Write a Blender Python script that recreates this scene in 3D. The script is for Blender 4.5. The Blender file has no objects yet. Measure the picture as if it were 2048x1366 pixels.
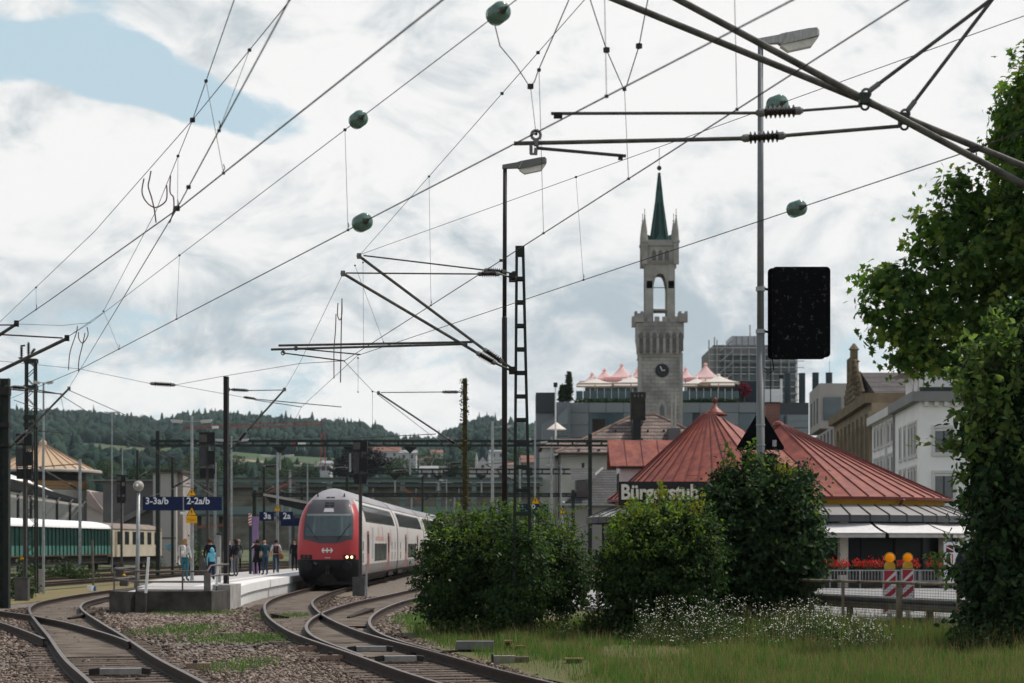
import bpy, bmesh, math, random
import numpy as np
from mathutils import Vector, Matrix

# ---------------------------------------------------------------- scene, camera, light
scene = bpy.context.scene
COL = scene.collection
R = math.radians
random.seed(7)
rng = np.random.default_rng(11)

F = 3982.0          # focal length in pixels of a 2048 px wide picture (70 mm on 36 mm)
EYE = 1.9           # eye height above the rail heads
HZ = 1090.0         # row of the horizon
CX = 1024.0

cam_data = bpy.data.cameras.new('camera')
cam = bpy.data.objects.new('camera', cam_data)
COL.objects.link(cam)
scene.camera = cam
cam.location = (0, 0, EYE)
cam.rotation_euler = (R(90), 0, 0)
cam_data.sensor_width = 36.0
cam_data.lens = F * 36.0 / 2048.0
cam_data.shift_y = (HZ - 683.0) / 2048.0
cam_data.clip_start = 0.5
cam_data.clip_end = 20000
cam_data.dof.use_dof = True
cam_data.dof.focus_distance = 36.0
cam_data.dof.aperture_fstop = 2.6

scene.view_settings.view_transform = 'Standard'
scene.view_settings.look = 'None'
scene.view_settings.exposure = 0.0
scene.view_settings.gamma = 1.0
scene.render.resolution_x = 1024
scene.render.resolution_y = 683

SUN_EL, SUN_AZ = R(57), R(66)      # azimuth clockwise from the view direction (+Y)
sun_vec = Vector((math.cos(SUN_EL) * math.sin(SUN_AZ), math.cos(SUN_EL) * math.cos(SUN_AZ), math.sin(SUN_EL)))
sun_data = bpy.data.lights.new('sun', 'SUN')
sun_data.energy = 3.7
sun_data.angle = R(1.5)
sun_data.color = (1.0, 0.95, 0.88)
sun = bpy.data.objects.new('sun', sun_data)
sun.rotation_euler = sun_vec.to_track_quat('Z', 'Y').to_euler()
sun.location = (30, 20, 60)
COL.objects.link(sun)

def make_world():
    w = bpy.data.worlds.new('World')
    scene.world = w
    w.use_nodes = True
    nt = w.node_tree
    nt.nodes.clear()
    N, L = nt.nodes, nt.links
    def node(t, **kw):
        n = N.new(t)
        for k, v in kw.items():
            setattr(n, k, v)
        return n
    def val(x):
        return x
    def math_(op, a, b=None, clamp=False):
        n = node('ShaderNodeMath', operation=op, use_clamp=clamp)
        for i, s in enumerate((a, b)):
            if s is None: continue
            if isinstance(s, (int, float)): n.inputs[i].default_value = s
            else: L.new(s, n.inputs[i])
        return n.outputs[0]
    def maprange(x, a, b, c=0.0, d=1.0):
        n = node('ShaderNodeMapRange', interpolation_type='SMOOTHSTEP')
        L.new(x, n.inputs[0])
        for i, v in zip((1, 2, 3, 4), (a, b, c, d)): n.inputs[i].default_value = v
        return n.outputs[0]
    def mix(f, a, b):
        n = node('ShaderNodeMix', data_type='RGBA')
        L.new(f, n.inputs[0])
        for s, i in ((a, 6), (b, 7)):
            if isinstance(s, tuple): n.inputs[i].default_value = (*s, 1)
            else: L.new(s, n.inputs[i])
        return n.outputs[2]
    tc = node('ShaderNodeTexCoord')
    sep = node('ShaderNodeSeparateXYZ')
    L.new(tc.outputs['Generated'], sep.inputs[0])
    x, y, z = sep.outputs
    # cloud layer coordinates: the direction itself, flattened vertically so that clouds lie down near the horizon
    comb = node('ShaderNodeCombineXYZ')
    L.new(x, comb.inputs[0]); L.new(y, comb.inputs[1])
    L.new(math_('MULTIPLY', z, 1.7), comb.inputs[2])
    dirv = comb.outputs[0]
    def noise(scale, detail, rough, dist=0.0, off=(0, 0, 0)):
        mp = node('ShaderNodeMapping')
        mp.inputs[1].default_value = off
        L.new(dirv, mp.inputs[0])
        n = node('ShaderNodeTexNoise')
        n.inputs['Scale'].default_value = scale
        n.inputs['Detail'].default_value = detail
        n.inputs['Roughness'].default_value = rough
        n.inputs['Distortion'].default_value = dist
        L.new(mp.outputs[0], n.inputs['Vector'])
        return n.outputs['Fac']
    fwd = maprange(y, 0.05, 0.3)
    ysafe = math_('MAXIMUM', y, 0.05)
    u = math_('DIVIDE', x, ysafe)
    v = math_('DIVIDE', z, ysafe)
    def blob(px, py, rx, ry, rot=0.0):
        # one cloud mass or gap of the sky, centred on its direction
        du = math_('SUBTRACT', u, (px - CX) / F)
        dv = math_('SUBTRACT', v, (HZ - py) / F)
        c, s = math.cos(rot), math.sin(rot)
        a = math_('ADD', math_('MULTIPLY', du, c * F / rx), math_('MULTIPLY', dv, s * F / rx))
        b = math_('ADD', math_('MULTIPLY', du, -s * F / ry), math_('MULTIPLY', dv, c * F / ry))
        r2 = math_('ADD', math_('MULTIPLY', a, a), math_('MULTIPLY', b, b))
        return math_('MULTIPLY', maprange(r2, 1.0, 0.0), fwd)
    def total(terms):
        t = None
        for k, b in terms:
            m = math_('MULTIPLY', b, k)
            t = m if t is None else math_('ADD', t, m)
        return t
    # cloud cover
    n1 = noise(13.0, 12, 0.6, 0.35, (3.1, 0.4, 1.7))
    nlow = noise(2.2, 3, 0.5, 0.0, (0.3, 5.1, 2.2))
    cov = math_('SUBTRACT', math_('ADD', math_('MULTIPLY', n1, 1.0), math_('MULTIPLY', nlow, 0.5)), 0.225)
    cov = math_('ADD', cov, total([(-0.30, blob(60, 120, 300, 190)), (-0.26, blob(330, 175, 340, 90, -0.35)),
                                   (-0.17, blob(560, 250, 330, 70, -0.2)), (0.40, blob(120, 370, 420, 270)),
                                   (0.30, blob(700, 40, 620, 130)), (0.3, blob(1300, 350, 1100, 420)),
                                   (0.22, blob(60, 20, 150, 40))]))
    # clouds and veil are thinned overhead, beyond the frame, to cut the fill light
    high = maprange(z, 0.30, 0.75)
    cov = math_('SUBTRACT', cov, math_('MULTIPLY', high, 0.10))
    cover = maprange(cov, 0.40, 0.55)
    # shading of the cloud masses
    n2 = noise(17.0, 12, 0.62, 0.55, (1.3, 7.7, 4.2))
    n4 = noise(42.0, 8, 0.6, 0.3, (4.4, 1.7, 8.2))
    n3 = noise(4.0, 4, 0.5, 0.0, (9.0, 2.0, 0.5))
    br = math_('ADD', math_('ADD', math_('MULTIPLY', n2, 1.25), math_('MULTIPLY', n4, 0.25)), math_('MULTIPLY', n3, 0.30))
    br = math_('SUBTRACT', br, 0.28)
    br = math_('ADD', br, total([(0.10, blob(200, 330, 520, 330)), (0.12, blob(1350, 180, 1000, 300)),
                                 (-0.17, blob(1230, 650, 620, 170)), (-0.13, blob(470, 650, 520, 110)),
                                 (-0.2, blob(900, 110, 190, 90)), (0.20, blob(380, 800, 700, 90)), (0.08, blob(700, 250, 500, 220))]))
    shade = maprange(br, 0.30, 0.76)
    cloudcol = mix(shade, (0.47, 0.55, 0.60), (0.95, 0.945, 0.935))
    sky = node('ShaderNodeTexSky', sky_type='NISHITA')
    sky.sun_disc = False
    sky.sun_elevation = SUN_EL
    sky.sun_rotation = SUN_AZ
    sky.altitude = 400
    sky.air_density = 1.0
    sky.dust_density = 2.5
    sky.ozone_density = 1.0
    bg1 = node('ShaderNodeBackground')
    L.new(sky.outputs[0], bg1.inputs[0]); bg1.inputs[1].default_value = 0.11
    bg2 = node('ShaderNodeBackground')
    L.new(cloudcol, bg2.inputs[0]); bg2.inputs[1].default_value = 1.0
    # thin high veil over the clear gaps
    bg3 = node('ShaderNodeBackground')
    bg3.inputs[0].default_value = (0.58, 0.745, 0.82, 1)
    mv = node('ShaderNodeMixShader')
    L.new(maprange(z, 0.22, 0.65, 0.8, 0.08), mv.inputs[0])  # veil fades with height so that the unseen sky gives less fill
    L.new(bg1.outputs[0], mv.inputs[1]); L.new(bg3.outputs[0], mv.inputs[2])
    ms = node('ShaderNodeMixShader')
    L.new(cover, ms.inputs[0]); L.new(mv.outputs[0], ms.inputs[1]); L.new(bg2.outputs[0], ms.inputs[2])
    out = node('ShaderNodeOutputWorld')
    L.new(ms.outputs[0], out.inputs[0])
make_world()

# ---------------------------------------------------------------- coordinates
def P(px, py, Y):
    """world point seen at a picture position, at the distance Y along the view direction"""
    return Vector(((px - CX) * Y / F, Y, EYE + (HZ - py) * Y / F))
def PZ(px, py, z):
    """the same, for a known height above the rails"""
    return P(px, py, F * (z - EYE) / (HZ - py))
def V(*a): return Vector(a)

# ---------------------------------------------------------------- materials
MATS = {}
def mat(name, col, rough=0.7, var=0.15, scale=3.0, metal=0.0, bump=0.0, spec=0.2, col2=None, detail=6, stretch=None, emit=None):
    if name in MATS: return MATS[name]
    m = bpy.data.materials.new(name)
    m.use_nodes = True
    nt = m.node_tree
    N, L = nt.nodes, nt.links
    b = N['Principled BSDF']
    b.inputs['Roughness'].default_value = rough
    b.inputs['Metallic'].default_value = metal
    b.inputs['Specular IOR Level'].default_value = spec
    if var > 0 or col2:
        tc = N.new('ShaderNodeTexCoord')
        src = tc.outputs['Object']
        if stretch:
            mp = N.new('ShaderNodeMapping'); mp.inputs['Scale'].default_value = stretch
            L.new(src, mp.inputs[0]); src = mp.outputs[0]
        n = N.new('ShaderNodeTexNoise')
        n.inputs['Scale'].default_value = scale
        n.inputs['Detail'].default_value = detail
        n.inputs['Roughness'].default_value = 0.6
        L.new(src, n.inputs['Vector'])
        cr = N.new('ShaderNodeValToRGB')
        c1 = tuple(c * (1 - var) for c in col)
        c2 = col2 if col2 else tuple(min(1, c * (1 + var)) for c in col)
        cr.color_ramp.elements[0].position = 0.32
        cr.color_ramp.elements[1].position = 0.68
        cr.color_ramp.elements[0].color = (*c1, 1)
        cr.color_ramp.elements[1].color = (*c2, 1)
        L.new(n.outputs['Fac'], cr.inputs[0])
        L.new(cr.outputs[0], b.inputs['Base Color'])
        if bump:
            bp = N.new('ShaderNodeBump')
            bp.inputs['Strength'].default_value = bump
            bp.inputs['Distance'].default_value = 0.05
            L.new(n.outputs['Fac'], bp.inputs['Height'])
            L.new(bp.outputs[0], b.inputs['Normal'])
    else:
        b.inputs['Base Color'].default_value = (*col, 1)
    if emit:
        b.inputs['Emission Color'].default_value = (*emit[0], 1)
        b.inputs['Emission Strength'].default_value = emit[1]
    MATS[name] = m
    return m

def leaf_mat(name, col, col2, trans=0.35, rough=0.6):
    """two-sided leaf: diffuse, a little gloss and light coming through; every leaf its own tint"""
    if name in MATS: return MATS[name]
    m = bpy.data.materials.new(name)
    m.use_nodes = True
    N, L = m.node_tree.nodes, m.node_tree.links
    b = N['Principled BSDF']
    b.inputs['Roughness'].default_value = rough
    b.inputs['Specular IOR Level'].default_value = 0.15
    g = N.new('ShaderNodeNewGeometry')
    cr = N.new('ShaderNodeValToRGB')
    cr.color_ramp.elements[0].color = (*col, 1)
    cr.color_ramp.elements[1].color = (*col2, 1)
    L.new(g.outputs['Random Per Island'], cr.inputs[0])
    L.new(cr.outputs[0], b.inputs['Base Color'])
    if trans > 0:
        t = N.new('ShaderNodeBsdfTranslucent')
        hs = N.new('ShaderNodeHueSaturation')
        hs.inputs['Hue'].default_value = 0.505
        hs.inputs['Saturation'].default_value = 1.15
        hs.inputs['Value'].default_value = 1.6
        L.new(cr.outputs[0], hs.inputs['Color'])
        L.new(hs.outputs[0], t.inputs[0])
        mx = N.new('ShaderNodeMixShader')
        mx.inputs[0].default_value = trans
        L.new(b.outputs[0], mx.inputs[1]); L.new(t.outputs[0], mx.inputs[2])
        L.new(mx.outputs[0], N['Material Output'].inputs[0])
    MATS[name] = m
    return m

def glass_mat(name, col, rough=0.12, spec=0.8):
    return mat(name, col, rough=rough, var=0.25, scale=0.8, spec=spec)

def brick_mat(name, c1, c2, mortar, scale, bw, bh, ms=0.02, rough=0.85, axes='XZ', bump=0.4):
    """courses too small to be built one by one (far walls and roofs)"""
    if name in MATS: return MATS[name]
    m = bpy.data.materials.new(name)
    m.use_nodes = True
    N, L = m.node_tree.nodes, m.node_tree.links
    b = N['Principled BSDF']
    b.inputs['Roughness'].default_value = rough
    tc = N.new('ShaderNodeTexCoord')
    sp = N.new('ShaderNodeSeparateXYZ'); L.new(tc.outputs['Object'], sp.inputs[0])
    cb = N.new('ShaderNodeCombineXYZ')
    add = N.new('ShaderNodeMath'); add.operation = 'ADD'
    L.new(sp.outputs[0], add.inputs[0]); L.new(sp.outputs[1], add.inputs[1])
    L.new(add.outputs[0], cb.inputs[0]); L.new(sp.outputs[2], cb.inputs[1])
    br = N.new('ShaderNodeTexBrick')
    br.inputs['Color1'].default_value = (*c1, 1)
    br.inputs['Color2'].default_value = (*c2, 1)
    br.inputs['Mortar'].default_value = (*mortar, 1)
    br.inputs['Scale'].default_value = scale
    br.inputs['Mortar Size'].default_value = ms
    br.inputs['Brick Width'].default_value = bw
    br.inputs['Row Height'].default_value = bh
    L.new(cb.outputs[0], br.inputs['Vector'])
    n = N.new('ShaderNodeTexNoise'); n.inputs['Scale'].default_value = 0.6; n.inputs['Detail'].default_value = 8
    L.new(tc.outputs['Object'], n.inputs['Vector'])
    mr = N.new('ShaderNodeMapRange'); mr.inputs[1].default_value = 0.3; mr.inputs[2].default_value = 0.7
    mr.inputs[3].default_value = 0.65; mr.inputs[4].default_value = 1.2
    L.new(n.outputs['Fac'], mr.inputs[0])
    mx = N.new('ShaderNodeMix'); mx.data_type = 'RGBA'; mx.blend_type = 'MULTIPLY'
    mx.inputs[0].default_value = 1.0
    L.new(br.outputs['Color'], mx.inputs[6]); L.new(mr.outputs[0], mx.inputs[7])
    L.new(mx.outputs[2], b.inputs['Base Color'])
    bp = N.new('ShaderNodeBump'); bp.inputs['Strength'].default_value = bump; bp.inputs['Distance'].default_value = 0.03
    bp.invert = True
    L.new(br.outputs['Fac'], bp.inputs['Height']); L.new(bp.outputs[0], b.inputs['Normal'])
    MATS[name] = m
    return m

# ---------------------------------------------------------------- objects
ORG = {}
def tag(o, label=None, cat=None, group=None, kind=None):
    if label: o['label'] = label
    if cat: o['category'] = cat
    if group: o['group'] = group
    if kind: o['kind'] = kind
    return o
def thing(name, label, cat, base, group=None, kind=None):
    o = bpy.data.objects.new(name, None)
    o.empty_display_size = 0.2
    o.location = base
    COL.objects.link(o)
    ORG[o.name] = Vector(base)
    return tag(o, label, cat, group, kind)
def place(o, parent=None, base=None):
    COL.objects.link(o)
    if parent is not None:
        o.parent = parent
        ORG[o.name] = ORG[parent.name]
    else:
        o.location = base if base is not None else (0, 0, 0)
        ORG[o.name] = Vector(o.location)
    return o
def copy_tree(o, parent=None, loc=None, rotz=None):
    c = o.copy()
    COL.objects.link(c)
    c.parent = parent
    if loc is not None: c.location = loc
    if rotz is not None: c.rotation_euler = (0, 0, rotz)
    ORG[c.name] = Vector(c.location) if parent is None else ORG[parent.name]
    for ch in o.children:
        copy_tree(ch, c)
    return c

class MB:
    """collects shapes in world coordinates and links them as one mesh"""
    def __init__(s): s.v, s.f, s.m = [], [], []
    def add(s, vs, fs, mi=0):
        o = len(s.v)
        s.v.extend([tuple(p) for p in vs])
        s.f.extend([tuple(i + o for i in f) for f in fs])
        s.m.extend([mi] * len(fs))
        return s
    def box(s, a, b, mi=0):
        x0, y0, z0 = a; x1, y1, z1 = b
        vs = [(x0,y0,z0),(x1,y0,z0),(x1,y1,z0),(x0,y1,z0),(x0,y0,z1),(x1,y0,z1),(x1,y1,z1),(x0,y1,z1)]
        return s.add(vs, [(0,3,2,1),(4,5,6,7),(0,1,5,4),(1,2,6,5),(2,3,7,6),(3,0,4,7)], mi)
    def cbox(s, c, sx, sy, sz, mi=0, rz=0.0):
        """box standing on c, turned by rz about its vertical axis"""
        cs, sn = math.cos(rz), math.sin(rz)
        vs = []
        for z in (0, sz):
            for x, y in ((-sx/2,-sy/2),(sx/2,-sy/2),(sx/2,sy/2),(-sx/2,sy/2)):
                vs.append((c[0]+x*cs-y*sn, c[1]+x*sn+y*cs, c[2]+z))
        return s.add(vs, [(0,3,2,1),(4,5,6,7),(0,1,5,4),(1,2,6,5),(2,3,7,6),(3,0,4,7)], mi)
    def beam(s, p, q, w, h, up=(0,0,1), mi=0, w2=None, h2=None):
        p, q = Vector(p), Vector(q)
        d = (q - p).normalized()
        up = Vector(up)
        if abs(d.dot(up)) > 0.98: up = Vector((0,1,0))
        sd = d.cross(up).normalized(); u = sd.cross(d)
        vs = []
        for c, ww, hh in ((p, w, h), (q, w2 or w, h2 or h)):
            for a, b in ((-1,-1),(1,-1),(1,1),(-1,1)):
                vs.append(c + sd*(a*ww/2) + u*(b*hh/2))
        return s.add(vs, [(0,3,2,1),(4,5,6,7),(0,1,5,4),(1,2,6,5),(2,3,7,6),(3,0,4,7)], mi)
    def tube(s, pts, r, n=8, mi=0, cap=True):
        pts = [Vector(p) for p in pts]
        rs = r if isinstance(r, (list, tuple)) else [r] * len(pts)
        k = len(pts)
        d0 = (pts[1] - pts[0]).normalized()
        ref = Vector((0,0,1)) if abs(d0.z) < 0.9 else Vector((0,1,0))
        u = d0.cross(ref).normalized()
        vs = []
        for i, p in enumerate(pts):
            d = (pts[min(i+1,k-1)] - pts[max(i-1,0)]).normalized()
            u = (u - d * u.dot(d)).normalized()
            w = d.cross(u)
            for j in range(n):
                a = 2*math.pi*j/n
                vs.append(p + (u*math.cos(a) + w*math.sin(a)) * rs[i])
        fs = []
        for i in range(k-1):
            for j in range(n):
                fs.append((i*n+j, i*n+(j+1)%n, (i+1)*n+(j+1)%n, (i+1)*n+j))
        if cap:
            fs.append(tuple(range(n))[::-1]); fs.append(tuple((k-1)*n+j for j in range(n)))
        return s.add(vs, fs, mi)
    def lathe(s, prof, c, n=16, mi=0, axis=None):
        """profile of (radius, height) turned about an axis through c"""
        c = Vector(c)
        ax = Vector(axis).normalized() if axis else Vector((0,0,1))
        ref = Vector((0,1,0)) if abs(ax.y) < 0.9 else Vector((1,0,0))
        u = ax.cross(ref).normalized(); w = ax.cross(u)
        vs = []
        for r, h in prof:
            for j in range(n):
                a = 2*math.pi*j/n
                vs.append(c + ax*h + (u*math.cos(a) + w*math.sin(a))*r)
        fs = []
        k = len(prof)
        for i in range(k-1):
            for j in range(n):
                fs.append((i*n+j, i*n+(j+1)%n, (i+1)*n+(j+1)%n, (i+1)*n+j))
        fs.append(tuple(range(n))[::-1]); fs.append(tuple((k-1)*n+j for j in range(n)))
        return s.add(vs, fs, mi)
    def prism(s, pts, vec, mi=0):
        vec = Vector(vec)
        pts = [Vector(p) for p in pts]
        n = len(pts)
        vs = pts + [p + vec for p in pts]
        fs = [tuple(range(n))[::-1], tuple(range(n, 2*n))]
        fs += [(i, (i+1)%n, n+(i+1)%n, n+i) for i in range(n)]
        return s.add(vs, fs, mi)
    def grid(s, rows, mi=0, closed=False):
        """skin over rows of points"""
        n = len(rows[0]); vs = [p for r in rows for p in r]
        fs = []
        for i in range(len(rows)-1):
            for j in range(n if closed else n-1):
                fs.append((i*n+j, i*n+(j+1)%n, (i+1)*n+(j+1)%n, (i+1)*n+j))
        return s.add(vs, fs, mi)
    def mesh(s, name, mats, off=(0,0,0), smooth=False):
        me = bpy.data.meshes.new(name)
        ox, oy, oz = off
        me.from_pydata([(x-ox, y-oy, z-oz) for x, y, z in s.v], [], s.f)
        if not isinstance(mats, (list, tuple)): mats = [mats]
        for m in mats: me.materials.append(m)
        if len(mats) > 1: me.polygons.foreach_set('material_index', s.m)
        if smooth: me.polygons.foreach_set('use_smooth', [True]*len(s.f))
        me.update()
        return me
    def build(s, name, mats, parent=None, smooth=False, base=None, fix=True):
        if parent is None and base is None:
            a = np.array(s.v)
            base = Vector(((a[:,0].min()+a[:,0].max())/2, (a[:,1].min()+a[:,1].max())/2, a[:,2].min()))
        off = ORG[parent.name] if parent is not None else base
        me = s.mesh(name, mats, off, smooth)
        if fix:
            bm = bmesh.new(); bm.from_mesh(me)
            bmesh.ops.recalc_face_normals(bm, faces=bm.faces)
            bm.to_mesh(me); bm.free()
        o = bpy.data.objects.new(name, me)
        return place(o, parent, base)

def np_obj(name, verts, polys, nper, mats, parent=None, base=(0,0,0), mi=None, smooth=False):
    """fast mesh: 'polys' = faces of one template (index tuples), repeated for every nper vertices"""
    nv = len(verts); cnt = nv // nper
    off = np.array(ORG[parent.name] if parent is not None else base)
    me = bpy.data.meshes.new(name)
    me.vertices.add(nv)
    me.vertices.foreach_set('co', (verts - off).astype(np.float32).ravel())
    loops = np.concatenate([np.array(p) for p in polys])
    allloops = (loops[None, :] + (np.arange(cnt) * nper)[:, None]).ravel()
    sizes = np.tile(np.array([len(p) for p in polys]), cnt)
    starts = np.concatenate([[0], np.cumsum(sizes)[:-1]])
    me.loops.add(len(allloops))
    me.loops.foreach_set('vertex_index', allloops.astype(np.int32))
    me.polygons.add(len(sizes))
    me.polygons.foreach_set('loop_start', starts.astype(np.int32))
    me.polygons.foreach_set('loop_total', sizes.astype(np.int32))
    if not isinstance(mats, (list, tuple)): mats = [mats]
    for m in mats: me.materials.append(m)
    if mi is not None: me.polygons.foreach_set('material_index', np.repeat(mi, len(polys)).astype(np.int32))
    if smooth: me.polygons.foreach_set('use_smooth', np.ones(len(sizes), bool))
    me.update(calc_edges=True)
    o = bpy.data.objects.new(name, me)
    return place(o, parent, Vector(base))

def text_obj(name, body, parent, origin, right, up, height, m, sx=1.0, depth=0.02, bold=0.0, align='LEFT'):
    """lettering as solid letters: origin = lower left of the first letter, in world coordinates"""
    cu = bpy.data.curves.new(name, 'FONT')
    cu.body = body; cu.size = height / 0.69; cu.extrude = depth / 2; cu.offset = bold; cu.align_x = align
    cu.resolution_u = 3
    tmp = bpy.data.objects.new(name, cu)
    COL.objects.link(tmp)
    dg = bpy.context.evaluated_depsgraph_get()
    me = bpy.data.meshes.new_from_object(tmp.evaluated_get(dg))
    bpy.data.objects.remove(tmp)
    right, up = Vector(right).normalized(), Vector(up).normalized()
    nrm = right.cross(up)
    o0 = Vector(origin) - ORG[parent.name]
    for vtx in me.vertices:
        c = vtx.co
        vtx.co = o0 + right*(c.x*sx) + up*c.y + nrm*(c.z + depth/2)
    me.materials.clear(); me.materials.append(m)
    o = bpy.data.objects.new(name, me)
    return place(o, parent)

def spline(pts, step):
    """Catmull-Rom through plan points (x, y), resampled about every 'step' metres"""
    pts = [np.array(p, float) for p in pts]
    ext = [2*pts[0]-pts[1]] + pts + [2*pts[-1]-pts[-2]]
    out = []
    for i in range(1, len(ext)-2):
        p0, p1, p2, p3 = ext[i-1:i+3]
        n = max(2, int(np.linalg.norm(p2-p1)/step))
        for k in range(n):
            t = k/n
            out.append(0.5*((2*p1)+(-p0+p2)*t+(2*p0-5*p1+4*p2-p3)*t*t+(-p0+3*p1-3*p2+p3)*t**3))
    out.append(pts[-1])
    return np.array(out)
def offset_line(c, d):
    t = np.gradient(c, axis=0)
    t /= np.linalg.norm(t, axis=1)[:, None]
    return c + np.stack([t[:,1], -t[:,0]], 1) * d     # positive d = to the right of the travel direction
def line_at_y(c, y):
    return float(np.interp(y, c[:,1], c[:,0]))

# palette
def pal():
    g = {}
    g['rail'] = mat('rail_rust', (0.034,0.022,0.017), 0.75, 0.35, 6)
    g['railtop'] = mat('rail_head_steel', (0.15,0.105,0.085), 0.36, 0.4, 5, metal=0.8)
    g['sleeper'] = mat('old_timber', (0.12,0.093,0.075), 0.9, 0.4, 4, stretch=(1,6,6), bump=0.5)
    g['dirt'] = mat('trodden_dirt', (0.105,0.08,0.062), 0.95, 0.5, 1.6, bump=0.9, detail=12, col2=(0.17,0.135,0.105))
    g['conc'] = mat('pale_concrete', (0.52,0.50,0.48), 0.85, 0.12, 1.2, bump=0.1)
    g['conc_old'] = mat('old_concrete', (0.30,0.28,0.26), 0.9, 0.3, 1.5, bump=0.3)
    g['conc_dark'] = mat('stained_concrete', (0.06,0.055,0.048), 0.92, 0.45, 2.0, bump=0.4)
    g['galv'] = mat('galvanised_steel', (0.30,0.31,0.31), 0.5, 0.2, 5, metal=0.5)
    g['mastgreen'] = mat('mast_green_paint', (0.022,0.028,0.023), 0.6, 0.25, 4)
    g['mastdark'] = mat('mast_dark_paint', (0.022,0.020,0.019), 0.65, 0.3, 4)
    g['lampbrown'] = mat('brown_lamp_post', (0.026,0.020,0.018), 0.6, 0.25, 3)
    g['tube'] = mat('weathered_tube', (0.085,0.080,0.072), 0.6, 0.45, 7, metal=0.3)
    g['wire'] = mat('wire_bronze', (0.035,0.030,0.028), 0.6, 0.2, 9, metal=0.3)
    g['copper'] = mat('copper_cable', (0.13,0.075,0.06), 0.55, 0.25, 9, metal=0.4)
    g['porc'] = mat('brown_porcelain', (0.020,0.012,0.010), 0.25, 0.2, 4, spec=0.6)
    g['fitting'] = mat('cast_fitting', (0.16,0.16,0.155), 0.6, 0.3, 9, metal=0.4)
    g['black'] = mat('black_paint', (0.012,0.012,0.013), 0.55, 0.3, 4)
    g['blacksign'] = mat('weathered_black_back', (0.007,0.007,0.007), 0.6, 0.3, 6)
    g['white'] = mat('white_paint', (0.78,0.77,0.75), 0.6, 0.06, 2)
    g['blue'] = mat('sign_blue', (0.006,0.013,0.055), 0.45, 0.05, 2)
    g['yellow'] = mat('warning_yellow', (0.75,0.36,0.01), 0.5, 0.1, 4)
    g['red'] = mat('signal_red', (0.45,0.02,0.025), 0.5, 0.1, 4)
    g['cab'] = mat('cabinet_grey', (0.075,0.07,0.066), 0.6, 0.25, 3)
    g['glassdark'] = glass_mat('dark_window', (0.016,0.018,0.022))
    return g
G = pal()
# ================================================================ THE SETTING
G['greenglass'] = None
def make_green_glass():
    m = bpy.data.materials.new('green_insulator_glass')
    m.use_nodes = True
    b = m.node_tree.nodes['Principled BSDF']
    b.inputs['Base Color'].default_value = (0.30, 0.46, 0.39, 1)
    b.inputs['Roughness'].default_value = 0.12
    b.inputs['Transmission Weight'].default_value = 0.75
    b.inputs['IOR'].default_value = 1.5
    G['greenglass'] = m
make_green_glass()

# ---- terrain: flat station ground and the wooded hillside behind the town, one sheet
RIDGE = [(-200,826),(0,830),(100,828),(200,834),(330,846),(360,838),(450,832),(550,842),(650,848),(720,853),(765,866),
         (800,884),(870,886),(900,866),(960,842),(1010,848),(1070,858),(1200,866),(1500,880),(2048,900),(2400,910)]
RX = [(a - CX)/F for a, b in RIDGE]; RY = [EYE + (HZ - b - 22)*2500/F for a, b in RIDGE]
def terrain_z(x, y):
    u = x / np.maximum(y, 1.0)
    ridge = np.interp(u, RX, RY)
    t = np.clip((y - 380)/(2500 - 380), 0, 1.0)
    z = t * ridge
    z = np.where(y > 2500, ridge * np.maximum(0.0, 1 - (y-2500)/5000), z)
    return z - 0.25
def make_ground():
    ys = np.concatenate([np.array([-60, -20, 10, 60, 120, 200, 300, 380]), np.linspace(450, 2500, 42), np.array([2700, 3000, 3300])])
    us = np.linspace(-0.75, 0.75, 121)
    rows = []
    for y in ys:
        w = max(abs(y), 420.0)
        x = us * w
        z = terrain_z(x, np.full_like(x, y)) if y > 380 else np.full_like(x, -0.25)
        rows.append([(float(a), float(y), float(b)) for a, b in zip(x, z)])
    m = mat('meadow_and_dirt', (0.06,0.075,0.04), 0.95, 0.3, 0.02, col2=(0.13,0.14,0.065), detail=8)
    o = MB().grid(rows).build('ground', m, base=Vector((0,0,0)), smooth=True, fix=False)
    tag(o, 'flat station ground rising to the wooded hills', None, kind='structure')
make_ground()

def sheet(name, poly, z, m, label=None, kind='structure'):
    o = MB().add([(x, y, z) for x, y in poly], [tuple(range(len(poly)))]).build(name, m, base=Vector((0,0,0)), fix=False)
    if o.data.polygons[0].normal.z < 0: o.data.flip_normals()
    return tag(o, label, None, kind=kind)

def field(px0, px1, y0, y1, m, name, lift=1.2):
    u0, u1 = (px0-CX)/F, (px1-CX)/F
    rows = []
    for y in np.linspace(y0, y1, 8):
        x = np.linspace(u0*y, u1*y, 10)
        z = terrain_z(x, np.full_like(x, y)) + lift
        rows.append([(float(a), float(y), float(b)) for a, b in zip(x, z)])
    tag(MB().grid(rows).build(name, m, base=Vector((0,0,0)), fix=False), None, None, kind='structure')
FIELDS = [(175,345,1080,1420),(470,735,830,1180)]
field(150, 370, 1060, 1480, mat('hay_meadow', (0.07,0.09,0.042), 0.95, 0.25, 0.03), 'meadow')
for k, (a, b, c) in enumerate([(830,880,(0.24,0.17,0.11)),(880,925,(0.05,0.085,0.04)),(925,985,(0.075,0.10,0.08)),(985,1030,(0.22,0.175,0.11)),(1030,1180,(0.055,0.085,0.04))]):
    field(460, 745, a, b, mat('crop_strip_%d' % k, c, 0.95, 0.15, 0.05), 'field')

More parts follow.
